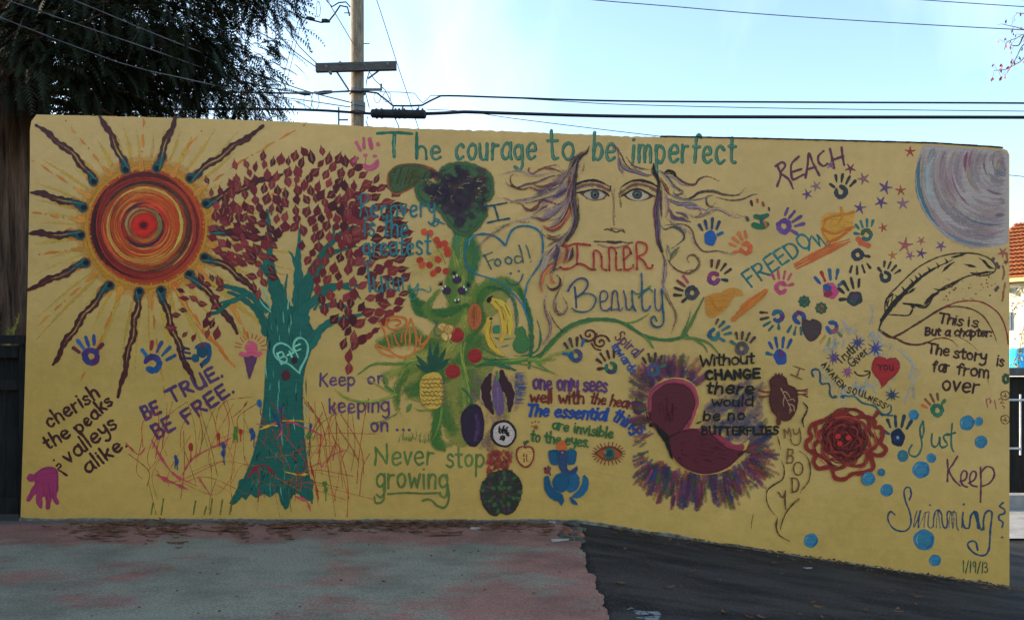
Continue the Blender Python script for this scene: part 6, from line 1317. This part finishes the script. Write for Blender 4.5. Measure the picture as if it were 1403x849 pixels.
for r_, a0, a1, c, w, dx in ((93, 2.3, 3.5, '#3f5f74', 8, 0), (95, 1.2, 3.9, '#80889a', 3.5, 0), (92, 1.4, 2.3, '#5c6c80', 5, 0), (52, 2.9, 4.2, '#6a3f60', 5, 24), (60, 2.0, 3.2, '#6c5068', 3, 14), (72, 1.2, 2.2, '#545c78', 3, 10), (80, 2.6, 3.9, '#7a8a98', 7, 0), (40, 1.0, 2.2, '#5c5264', 4, 24), (28, 2.2, 3.6, '#4c4c5c', 2.5, 26), (62, .9, 1.6, '#58506a', 5, 14), (86, .5, 1.2, '#6a4a6a', 6, 0), (20, 2, 3.8, '#585868', 2, 30), (46, 3.0, 3.9, '#6f5a74', 4, 24)):
    pts = moonclip(arc(mcx + dx, mcy - dx * .7, r_, a0, a1, 14))
    if len(pts) > 2: S(pts, w, c, .8, 1.6, .32, tap=[.2, 1, 1, .2])
# ================================================================ feather and story
T(1190, 170, 3.394); Part('painted_feather', 'large black outlined feather quill'); FK = '#241d14'
S(V('102,849 150,800 200,750 260,700 320,664 380,636 400,622'), 15, FK, 1, 1, .08, tap=[1.2, 1.3, 1.1, .9, .6, .4, .2]); S(V('60,910 100,860'), 18, FK)
S(V('90,849 84,820 100,790 130,760 180,710 240,660 320,620 400,602 480,600 540,614 580,640 592,670 580,690 540,704 480,702 420,724 360,752 320,780 290,810 262,849'), 7.5, '#3a3018', .95, 1, .15)
for x, y in ((150, 752), (190, 716), (230, 690), (270, 660), (310, 640), (350, 620), (120, 790), (210, 700)): S([(x, y), (x + 14, y + 16), (x + 12, y + 34)], 10, FK, .9, 1, .1, tap=[.2, 1, .3])
for s in ('300,764 340,770 400,740 440,716', '160,832 200,838 240,842 262,849', '500,700 540,690 580,686', '440,650 480,660 500,664', '510,620 540,640 560,664 590,672', '470,690 500,696 540,690', '340,690 370,660 400,640', '250,849 290,800 330,780', '380,620 420,612 460,600', '180,790 220,760'): S(V(s), 13, FK, .97, 1, .15, tap=[.2, 1, .9, .3])
T(1200, 400, 4.246)
S(V('175,0 120,50 70,110 34,170 18,218'), 22, FK, tap=[1, 1.3, 1.2, .6, .4]); S(V('18,218 60,244 110,270'), 10, FK); S(V('60,140 52,90 62,40 100,10'), 8, FK); S(V('70,130 130,134 190,134 215,100 200,80'), 9, FK, tap=[.6, 1, 1, .7, .4]); S(V('162,66 220,76 280,92 310,70 330,30 360,8'), 9, FK); S(V('160,66 200,72 220,88'), 10, FK)
for s in ('70,60 80,30 96,16', '90,50 100,20', '60,80 74,56', '200,120 214,90'): S(V(s), 5, FK, .9)
Part('painted_quill_line', 'brown and red flourish lines around the story lettering'); QB = '#43231c'
S(V('24,224 80,262 140,244 220,196 300,146 360,108 420,78'), 12, QB); S(V('420,86 480,84 560,100 620,136 660,190 690,250 708,304'), 9, '#4f3a24', tap=[1, 1, 1, .8, .3]); S(V('400,92 460,62 540,50 620,60 700,110 740,170 762,240 770,300'), 8, '#662620'); S(V('110,264 170,296 240,306 300,292 350,268'), 12, QB, tap=[1, 1, 1, .8, .5]); S(V('330,276 390,266 440,280 480,318'), 7, '#662a20', tap=[.6, 1, 1, .3]); S(V('440,252 500,268 550,300 600,348'), 5, '#6a5a34', tap=[.4, 1, .8, .3])
Part('lettering', 'This is but a chapter: The story is far from over in dark maroon')
ST = '#331a18'
text('This', (362, 176), (500, 196), 52, 10.6, ST, xh=1.15, gap=9, slant=.1); text('is', (534, 196), (592, 204), 54, 10.0, ST, xh=1.15); text('But a chapter:', (286, 250), (670, 258), 42, 10.6, ST, xh=1.2, gap=10, slant=.12); text('The', (300, 352), (420, 372), 56, 11.2, ST, xh=1.15, gap=10); text('story', (452, 380), (640, 402), 56, 11.2, ST, xh=1.15, gap=10); text('is', (702, 426), (742, 430), 60, 11.2, ST, xh=1.1)
text('far', (330, 458), (424, 466), 58, 11.2, ST, xh=1.15); text('from', (470, 476), (656, 496), 62, 11.2, ST, xh=1.15, gap=12); text('over', (384, 566), (592, 588), 70, 11.9, ST, xh=1.25, gap=14); S(V('652,500 654,540'), 3, '#5a4030', .6)
Part('painted_ink_specks', 'small brown paint flecks around the feather'); T(1190, 170, 3.394)
for k in range(46): x = U(340, 600); y = U(715, 835) - (x - 340) * .12 + (0 if x < 500 else -10); D(x, y, U(2.5, 6), rp.choice(['#5a3324', '#6c4430', '#4c2c24', '#7a5a3c']), .9)
for x, y in ((592, 770), (600, 760), (596, 650), (604, 664), (580, 628)): D(x, y, 9, '#463a40', ry=12)
for s in ('624,660 630,690 624,720', '634,740 628,780 622,820', '640,600 646,640'): S(V(s), 9, '#74502e', .9, 1, .2)
T(1200, 400, 4.246)
Part('lettering', 'small faded pink letters at the right edge'); 
for s in ('640,620 650,670', '640,630 664,616 664,650 672,628 668,640', '690,630 700,680', '716,624 730,616 736,634 720,646 744,644', '736,660 750,668 744,674'): S(V(s), 5, '#74404a', .9, .6, .2)
Part('painted_edge_flowers', 'green flower and brown rings at the right edge of the wall')
for k in range(7): a = k * .9; D(756 + 14 * math.cos(a), 504 + 22 * math.sin(a), 13, '#2a4638', .9)
for cy_ in (600, 740): S(arc(752, cy_, 26, 0, 6.2), 5, '#4a3420', .8); D(756, cy_ + 6, 12, '#5a3a24', .6, 2, .3); S(arc(740, cy_ - 8, 14, 0, 6), 4, '#4a3420', .7)
S(V('740,0 742,30 736,50'), 10, '#7a4c2e', .9); 
# ================================================================ anatomical heart, I ... my BODY
T(1020, 400, 4.245); Part('painted_anatomical_heart', 'dark maroon anatomical heart with vessels'); HM = '#42201f'
for s in ('150,580 110,578 84,572', '150,600 110,606 84,604', '86,612 110,606', '84,566 110,578', '290,570 330,572 366,564', '290,596 330,594 366,608', '340,574 366,578', '340,594 364,590'): S(V(s), 10, '#5c3428')
FILL(V('146,512 170,488 210,484 240,504 250,540 290,556 306,600 300,670 270,730 236,746 190,720 156,680 144,620 150,570'), HM, 1, 1.4); S(V('196,700 196,760'), 26, '#4a2420')
for x in (178, 196, 214): S([(x, 490), (x + 2, 474)], 9, HM)
for s in ('210,560 230,600 250,640 272,690', '232,600 222,640 226,660', '246,630 280,620 288,630', '256,650 282,660 286,690', '220,580 240,580 262,610', '262,670 262,700'): S(V(s), 5, '#83705a', .9, .6, .1)
Part('lettering', 'I above the anatomical heart and MY BODY written down the wall in brown'); BR = '#4a3826'
S(V('284,430 316,440 346,450'), 7, '#5c4030'); S(V('320,442 302,490'), 7, '#5c4030'); S(V('268,478 300,492 330,504'), 7, '#5c4030')
T(1020, 570, 3.395); text('M', (184, 98), (218, 92), 44, 6, '#5a4628'); S(V('224,60 232,82 250,74 254,56'), 6, '#5a4628'); S(V('254,56 260,100 250,130 224,128 212,104'), 6, '#5a4628')
text('B', (192, 216), (224, 218), 66, 6, '#5a4628'); D_ = None; S([(248 + 22 * math.cos(a), 242 + 30 * math.sin(a)) for a in [k * .7 for k in range(10)]], 6, BR); text('D', (218, 350), (252, 350), 66, 6, BR); S(V('156,352 176,376 190,344'), 6, BR); S(V('188,346 186,390 190,428'), 7, BR)
Part('painted_body_curves', 'thin dark wavy outlines of a body around MY BODY')
for s, w in (('150,90 160,120 166,156', 5), ('166,196 182,240 176,290 130,320 102,350 104,400 126,440 150,466', 7), ('252,158 290,190 304,240 296,300 262,344 258,356', 6), ('250,380 220,410 190,450 170,500 164,530', 7), ('152,470 146,510 160,550 208,578', 8), ('256,380 240,400', 4), ('276,0 266,20 274,50', 8), ('42,450 34,490 30,526', 4)): S(V(s), w, '#352c1c', .95, .8, .15, tap=[.5, 1, 1, .7, .4])
T(1020, 400, 4.245); S(V('338,640 362,668 356,700 336,740 344,780'), 11, '#2c2418', 1, .8, .1, tap=[.6, 1, 1, .7, .4])
# ================================================================ truth giver
Part('painted_blue_glow', 'pale blue and white wash around Truth Giver and the red heart')
for k in range(120):
    a = U(0, 6.28); x, y = 640 + U(.55, 1.1) * 240 * math.cos(a), 420 + U(.6, 1.1) * 200 * math.sin(a)
    if x > 590 and y > 600 or x < 360: continue
    S([(x, y), (x + U(-20, 20), y + U(-24, 24)), (x + U(-30, 30), y + U(-40, 40))], U(14, 34), rp.choice(['#8490a0', '#74889e', '#90928c', '#8494a4']), U(.4, .7), 7, .4)
for s in ('570,160 600,210 640,240', '740,80 744,130 730,180', '580,270 570,320', '800,300 849,320', '900,330 960,400 1000,470 960,560 930,640', '950,380 980,420 960,500', '700,560 740,540 760,580'): S(V(s), 26, '#7290b0', .6, 6, .34)
S(V('982,560 984,590 986,610'), 30, '#55779a', .6, 6, .2)
Part('lettering', 'Truth Giver in dark brown with an arrow to the red heart'); TK = '#25221e'
text('Truth', (556, 420), (658, 334), 52, 7, TK, gap=12); text('Giver', (630, 438), (722, 350), 52, 7, TK, gap=12); S(V('640,462 660,482 700,484 728,468'), 7, TK); S(V('700,458 730,464 722,500'), 7, TK)
Part('lettering', 'AWAKEN SOULNESS in black around the blue wave'); text('AWAKEN', (446, 424), (566, 566), 34, 6, TK, gap=24); text('SOUL', (594, 582), (712, 616), 36, 6, TK, gap=26); text('NESS', (716, 626), (812, 676), 32, 6, TK, gap=22)
Part('painted_heart', 'red heart with YOU written in it'); FILL(V('744,420 760,384 796,376 826,392 850,386 880,384 896,404 900,440 876,480 840,510 800,550 790,520 760,484 742,450'), '#7c2026', 1, 1.6); S(V('760,440 770,400 800,386'), 12, '#8a4048', .6, 3, .3); S(V('860,390 886,400 890,420'), 10, '#6c5058', .6, 2, .3)
S(V('800,548 796,556'), 6, '#6c2028'); text('YOU', (776, 452), (866, 454), 30, 5.5, '#2c1014')
Part('painted_wave', 'dark blue wavy ribbon under the words'); WB = '#1f4058'
S(V('400,488 390,464 404,448 430,452 440,480 440,520 450,534 486,530 496,550 496,590 512,612 534,608'), 11, WB); S(V('564,606 580,600 600,604 640,606 680,640 720,652 760,664 790,700 830,714 860,716'), 11, '#24505e'); S(V('600,600 640,610 660,630'), 4, '#4a7c8a', .8); D(524, 606, 10, WB); D(572, 608, 11, WB)
T(1200, 400, 4.246); S(V('0,690 40,716 80,700 90,670 76,654 66,668'), 8, WB)
T(1020, 400, 4.245)
for k in range(60):
    x = U(420, 520); y = 560 + (x - 420) * .6 + U(0, 30); D(x, y, 2, '#3a3c58', .9)
for k in range(40): x = U(590, 840); D(x, 640 + (x - 590) * .36 + U(0, 26), 2, '#2c4a58', .9)
T1()
for x, y, r_, c in ((1175, 469, 10, '#3c3c6c'), (1199, 477, 12, '#3f3f78'), (1142, 490, 11, '#4c3c6c'), (1161, 509, 9, '#6a4468'), (1222, 541, 11, '#2c3c54')):
    Part('painted_burst_star')
    for k in range(9): a = k * .7 + .3; S([(x, y), (x + r_ * math.cos(a) * U(.7, 1.05), y + r_ * math.sin(a) * U(.7, 1.05))], 2.3, c, .95, .6, .1, tap=[1.4, .4])
# ================================================================ red rose
T(1020, 570, 3.395); Part('painted_rose', 'large red rose of looping brush lines'); RR = '#5e1d1c'
def loop(cx_, cy_, r_, n_, am, w, c, ph=0, sq=.92):
    pts = [(cx_ + (r_ + am * math.sin(n_ * a + ph) + U(-4, 4)) * math.cos(a), cy_ + sq * (r_ + am * math.sin(n_ * a + ph) + U(-4, 4)) * math.sin(a)) for a in [k * 6.283 / 40 + ph * 1.7 + n_ for k in range(42)]]
    S(pts, w, c, 1, 1.2, .05, jit=.1)
D(464, 110, 112, '#4a181a', .85, 6, .2, wob=.06)
S(V('500,10 560,0 600,20 604,50 634,50 640,90 630,120 656,150 640,176 610,180 580,170 596,220 590,246 540,262 500,266 464,290 420,284 404,240 380,236 340,240 320,210 330,180 320,170 290,150 286,120 310,96 300,70 312,40 360,20 396,4 440,-8 500,10'), 21, '#6c221e', 1, 1.3, .05)
S(V('620,-20 590,10 560,0 520,-30 480,-30 430,-10'), 16, '#6a221e')
loop(464, 110, 138, 7, 14, 17, '#66201d', 1); loop(462, 110, 112, 6, 12, 17, '#6c2420', 0); loop(464, 110, 94, 7, 10, 15, '#541a1c', 2); loop(460, 108, 72, 6, 8, 13, '#6a2622', 0); loop(462, 106, 50, 5, 6, 12, '#4f181c', 2); loop(460, 104, 32, 4, 4, 10, '#682622', 1); loop(458, 104, 16, 3, 2, 8, '#3c1418')
for k in range(60): a = U(0, 6.28); r_ = U(30, 150); S(arc(462, 108, r_, a, a + U(.3, .9), 5), U(5, 9), rp.choice(['#7a322c', '#3a1418', '#74302a', '#4a161a']), .8, 1, .3, tap=[.3, 1, .3])
for s in ('340,50 330,90 350,110', '600,70 610,120 590,140', '350,200 370,220', '560,190 560,230 530,246', '420,10 470,0 520,14', '310,120 320,150'): S(V(s), 5, '#93463c', .8, .8, .25)
for x, y in ((432, 92), (480, 98), (440, 126)): D(x, y, 14, '#8c2626'); 
# ================================================================ bubbles
T1()
bub = [(1189, 655, 9.5), (1207, 646, 5.3), (1215, 671, 9), (1111, 740, 10), (1237, 624, 8), (1262, 643, 12), (1276, 627, 7), (1227, 568, 0), (1325, 579, 10.5), (1341, 577, 6.5), (1344, 605, 9), (1207, 646, 0), (1266, 739, 14.5), (1281, 767, 8.5), (1252, 568, 7.5)]
for x, y, r_ in bub:
    if not r_: continue
    Part('painted_bubble'); D(x, y, r_, '#2c6286', 1, 1, ry=r_ * 1.06, wob=.04); D(x - r_ * .05, y, r_ * .8, '#3a7296', .6, 3, .36)
    S(arc(x, y, r_ * .7, U(2, 3), U(3.8, 4.8)), r_ * .17, '#6c98a8', .6, .8, .2, tap=[.3, 1, .3]); S(arc(x, y, r_ * .8, -.4, 1.2), r_ * .14, '#1c4a70', .45, .8, .2)
T(1200, 570, 3.043)
Part('painted_bubble'); D(112, 166, 24, '#2e5a70'); D(108, 164, 15, '#4a7c8a', .7, 5, .3)
Part('painted_bubble'); D(22, 232, 16, '#24587a'); D(20, 230, 9, '#3f7ea0', .7, 4, .3)
# ================================================================ Just Keep Swimming
Part('lettering', 'Just in teal brush letters'); JG = '#24504c'
for s in ('196,20 184,50 186,80 192,120 180,156 160,168 140,158 138,140 150,120', '196,20 200,60 192,90', '234,72 232,110 244,128 262,112 266,84 268,124 278,128', '300,72 282,84 290,104 298,120 276,132', '318,30 314,90 316,130 324,146', '300,78 330,68'): S(V(s), 7.5, JG, 1, .8, .1)
Part('lettering', 'Keep in purple-red brush letters'); KP = '#4d2842'
for s in ('298,180 300,220 298,270', '340,168 320,200 306,226 324,262 350,288', '350,272 374,262 380,236 366,226 354,250 360,284 380,294', '386,278 412,262 418,236 404,228 392,250 396,284 420,292', '436,214 438,280 436,356', '436,236 460,210 486,216 494,244 476,276 446,290'): S(V(s), 7.5, KP, 1, .8, .1)
Part('lettering', 'Swimming in large blue brush letters with a long curled tail'); SB = '#1f3c5c'
T(1205, 660, 6.533)
for s, w in (('268,156 284,110 272,50 248,44 222,70 222,120 240,190 268,260 282,330 276,390 240,432 180,438 120,410 80,350 76,300 100,262 136,290', 15), ('336,256 322,300 308,370 308,406 334,350 364,262', 8), ('366,258 350,330 348,404', 15), ('352,404 384,330 400,290', 4), ('404,275 436,264 446,262 436,330 436,396 456,412 480,390 484,320 500,262 524,246', 9), ('412,280 402,340 398,404', 6), ('500,270 486,340 484,404', 7), ('520,250 512,330 508,404', 6), ('526,248 532,320 544,410', 6), ('534,250 556,290 560,350 574,402 592,412 608,370 604,290 620,258 638,268', 14), ('636,266 624,340 622,400', 6), ('650,280 648,340 654,412', 8), ('640,290 664,258 684,276 688,340 692,400 708,432', 9), ('664,264 666,330 662,404', 6), ('748,270 742,330 738,404', 13), ('742,330 752,386 770,412 798,412 808,370 818,300 850,264 878,280 884,350', 16), ('850,266 870,330 884,408', 22), ('878,290 892,380 912,430 932,400', 16), ('932,420 930,350 942,290 970,256 1000,262 1006,310 992,420 986,540 976,610 946,650 890,654 830,620 792,572 796,540 830,526 864,540 878,606', 17)):
    S(V(s), w, SB, 1, .8, .12)
D(452, 205, 12, SB); D(754, 198, 13, SB); T(1200, 570, 3.043)
Part('lettering', 'blue wavy mark and dot right of Swimming'); S(V('530,360 516,374 536,388 536,404 514,412 514,430 530,440 526,462'), 8, SB); D(526, 504, 8, '#1c4a6c', ry=5)
Part('lettering', 'the date 1/19/13 in small dark green figures'); text('1/19/13', (362, 648), (466, 650), 44, 4.5, '#2a4a34', gap=20)
for P_ in PARTS: P_.finish()
# a few labels for alike painted things are on the parts themselves
# ================================================================ litter at the foot of the wall
m_barkfl = noisy('bark_flake', (.045, .016, .008), (.27, .11, .05), 18, bump=.5)
m_leafb = noisy('dry_leaf', (.05, .022, .012), (.2, .1, .045), 25)
m_stone = noisy('broken_stone', (.05, .042, .032), (.15, .12, .085), 12, bump=.8)
m_brick = noisy('brick_chunk', (.14, .05, .025), (.32, .13, .07), 12, bump=.8)
m_pale = noisy('paint_flake', (.26, .25, .2), (.42, .4, .33), 10)
def gp(px, py):
    """the point of the pad that the photo shows at px, py"""
    D_ = EYE * F / (py - HOR); p = at(px, py, D_); return p
rl = random.Random(8)
def flake(mb, c, l, w, h, ang):
    n = 5; vs = []; dx, dy = math.cos(ang), math.sin(ang); cv = rl.uniform(.3, 1.)
    for i in range(n):
        t = i / (n - 1) - .5; ww = w * (1 - (2 * t) ** 2 * .75) * rl.uniform(.7, 1.1); z = h * (.5 + cv * (2 * t) ** 2) + rl.uniform(0, h * .4)
        for s in (-.5, .5): vs.append((c.x + dx * l * t - dy * ww * s, c.y + dy * l * t + dx * ww * s, c.z + z + abs(s) * h * .3))
    fs = [(2 * i, 2 * i + 2, 2 * i + 3, 2 * i + 1) for i in range(n - 1)]
    b = len(vs); vs += [(x, y, z - .003) for x, y, z in vs]; fs += [tuple(j + b for j in f[::-1]) for f in fs]
    for i in range(n - 1): fs += [(2 * i, 2 * i + b, 2 * i + 2 + b, 2 * i + 2), (2 * i + 1, 2 * i + 3, 2 * i + 3 + b, 2 * i + 1 + b)]
    mb.add(vs, fs)
mb = MB(); ml = MB(); md = MB()
for k in range(620):
    u = rl.random(); px = rl.choice((rl.gauss(555, 18), rl.gauss(480, 25), rl.gauss(620, 30), rl.gauss(145, 22), rl.gauss(230, 20), rl.gauss(320, 14), rl.gauss(395, 20), rl.uniform(90, 790), rl.gauss(720, 25))); py = 716 + abs(rl.gauss(0, 5.5 if px > 400 else 11))
    if px < 60 or px > 785 or py > 752: continue
    c = gp(px, py); c.z = .002; flake(mb if rl.random() < .55 else ml, c, rl.uniform(.015, .09), rl.uniform(.005, .02), rl.uniform(.002, .008), rl.gauss(0, .35))
tag(ml.build('leaf_litter', m_leafb), 'dry brown leaf and bark litter along the foot of the wall on the pad', 'leaf litter', kind='stuff')
tag(mb.build('bark_litter', m_barkfl), 'reddish bark crumbs scattered along the foot of the wall', 'bark litter', kind='stuff')
for k in range(34):
    c = gp(rl.uniform(40, 780), rl.uniform(735, 845)); c.z = .002; md.box(c + Vector((0, 0, .002)), (rl.uniform(.003, .016), rl.uniform(.003, .007), .003), Matrix.Rotation(rl.uniform(0, 3), 3, 'Z'))
tag(md.build('dark_crumbs', m_barkfl), 'tiny dark crumbs scattered over the painted pad', 'crumbs', kind='stuff')
names = ['long dark bark flake', 'curled bark flake', 'split bark flake', 'flat bark flake']
spots = [(193, 716, .1, 'reddish bark flake at the wall foot below the left of the painted splatter'), (218, 714.5, .07, 'small dark bark flake touching the wall left of the painted tree'), (130, 738, .13, 'reddish bark flake farthest left on the grey paint'), (150, 734, .2, 'longest dark bark flake of the left cluster'), (205, 731, .14, 'dark bark flake right of the left cluster'), (240, 729, .14, 'thin bark flake in front of the painted trunk roots'),
         (315, 728, .2, 'long bark flake below the painted trunk'), (327, 735, .08, 'small dark bark flake below the painted trunk'), (385, 724, .2, 'long dark bark flake right of the painted trunk foot'), (430, 722, .14, 'bark flake below the drips right of the painted trunk'), (480, 718, .12, 'bark flake below the word growing'), (545, 718, .26, 'longest orange-brown bark flake under the olive lettering'), (608, 733, .22, 'lone dark bark flake lying out on the pink paint'), (620, 717, .16, 'bark flake between the lettering and the artichoke'), (700, 724, .12, 'bark flake in front of the painted artichoke'), (745, 733, .09, 'small bark flake near the pad corner')]
for px, py, l, lb in spots:
    mb = MB(); c = gp(px, py); c.z = .004; flake(mb, c, l, l * .2 + .008, .012, rl.gauss(0, .12)); flake(mb, c + Vector((l * .2, .008, .004)), l * .6, .014, .01, rl.gauss(0, .3)); tag(mb.build('bark_flake', m_barkfl), lb, 'bark flake', 'bark flakes at the foot of the wall')
for px, py, l, lb in ((651, 724.5, .05, 'small white paint chip on the pink pad'), (767, 741, .1, 'long pale chip at the broken edge of the pad'), (757, 716, .04, 'pale chip next to the rubble')):
    mb = MB(); c = gp(px, py); c.z = .006; mb.box(c, (l, .025, .008), Matrix.Rotation(rl.uniform(-.2, .2), 3, 'Z'), .003); tag(mb.build('paint_chip', m_pale), lb, 'paint chip', 'pale paint chips')
RL = ['grey stone at the left top of the rubble, touching the wall foot', 'orange brick bit near the top of the rubble, second from its left', 'grey stone in the top row of the rubble under the artichoke side', 'largest grey stone at the right of the rubble by the asphalt', 'orange brick bit in the middle of the rubble', 'flat grey stone right of the middle brick bit in the rubble', 'orange brick bit at the right edge of the rubble', 'small grey stone at the lower left of the rubble', 'grey stone at the bottom of the rubble nearest the viewer', 'grey stone at the lower right of the rubble on the asphalt side', 'small grey stone at the upper right tip of the rubble', 'small grey stone at the far left of the rubble on the pink paint']
# rubble where the pad breaks off at the wall
i = 0
for px, py, s in ((766, 720, .06), (774, 722, .07), (783, 719, .08), (790, 724, .07), (777, 729, .07), (786, 732, .07), (794, 730, .06), (770, 734, .05), (781, 738, .06), (791, 737, .06), (798, 723, .05), (765, 727, .05)):
    c = gp(px, py); c.z = rl.uniform(-.03, .006); o_ = bpy.data.meshes.new('rubble_stone'); bmx = bmesh.new(); bmesh.ops.create_icosphere(bmx, subdivisions=2, radius=s * .5)
    for v in bmx.verts: v.co = Vector((v.co.x * 1.35, v.co.y, v.co.z * .62)) * (1 + .5 * mnoise.noise(v.co * 26 + Vector((i * 3, 0, 0)))) 
    bmx.to_mesh(o_); bmx.free(); ob = link('rubble_stone', o_, None, m_brick if i in (1, 4, 6) else m_stone); ob.location = c; ob.rotation_euler = (rl.uniform(-.2, .2), rl.uniform(-.2, .2), rl.uniform(0, 3))
    tag(ob, RL[i], 'stone', 'rubble at the pad corner'); i += 1
# pale painted lump on the asphalt beside the pad, front
mb = MB()
for px, py, w, d in ((856, 842, .07, .04), (872, 846, .08, .05), (893, 845, .06, .03), (886, 852, .1, .03)):
    D_ = (EYE + .05) * F / (py - HOR); c = at(px, py, D_); c.z = gz(c.x) + .004; mb.box(c, (w, d, .006), Matrix.Rotation(rl.uniform(-.3, .3), 3, 'Z'), .008)
tag(mb.build('paint_patch', noisy('worn_white_paint', (.05, .055, .055), (.2, .21, .2), 45, bump=.6, lo=.42, hi=.55)), 'cracked pale paint patch on the asphalt beside the pad edge', 'paint patch')
# scattered leaves on the asphalt
mb = MB()
for k in range(240):
    x = rl.uniform(.6, 3.2); y = -abs(rl.gauss(0, .1)) - .02 if rl.random() < .75 else rl.uniform(-2, -.2)
    c = Vector((x, y, gz(x) + .012)); flake(mb, c, rl.uniform(.015, .05), rl.uniform(.008, .02), .006, rl.uniform(0, 3))
tag(mb.build('leaf_litter', m_leafb), 'thin line of dry leaves where the asphalt meets the wall', 'leaf litter', kind='stuff')
for px, py, lb in ((851, 804, 'lone pale leaf on the dark asphalt near the pad'), (1121, 837, 'pale leaf at the front of the asphalt'), (1060, 765, 'pale leaf near the wall below the painted body curves'), (1107, 772, 'white scrap near the wall below the fish bubble')):
    D_ = (EYE - gz(at(px, py, 4).x)) * F / (py - HOR); c = at(px, py, D_); c.z = gz(c.x) + .013; mb = MB(); flake(mb, c, .05, .022, .006, rl.uniform(-.6, .6)); tag(mb.build('fallen_leaf', m_pale if 'scrap' in lb else m_leafb), lb.replace('fish bubble', 'lowest left bubble'), 'leaf', 'single leaves and scraps on the asphalt')
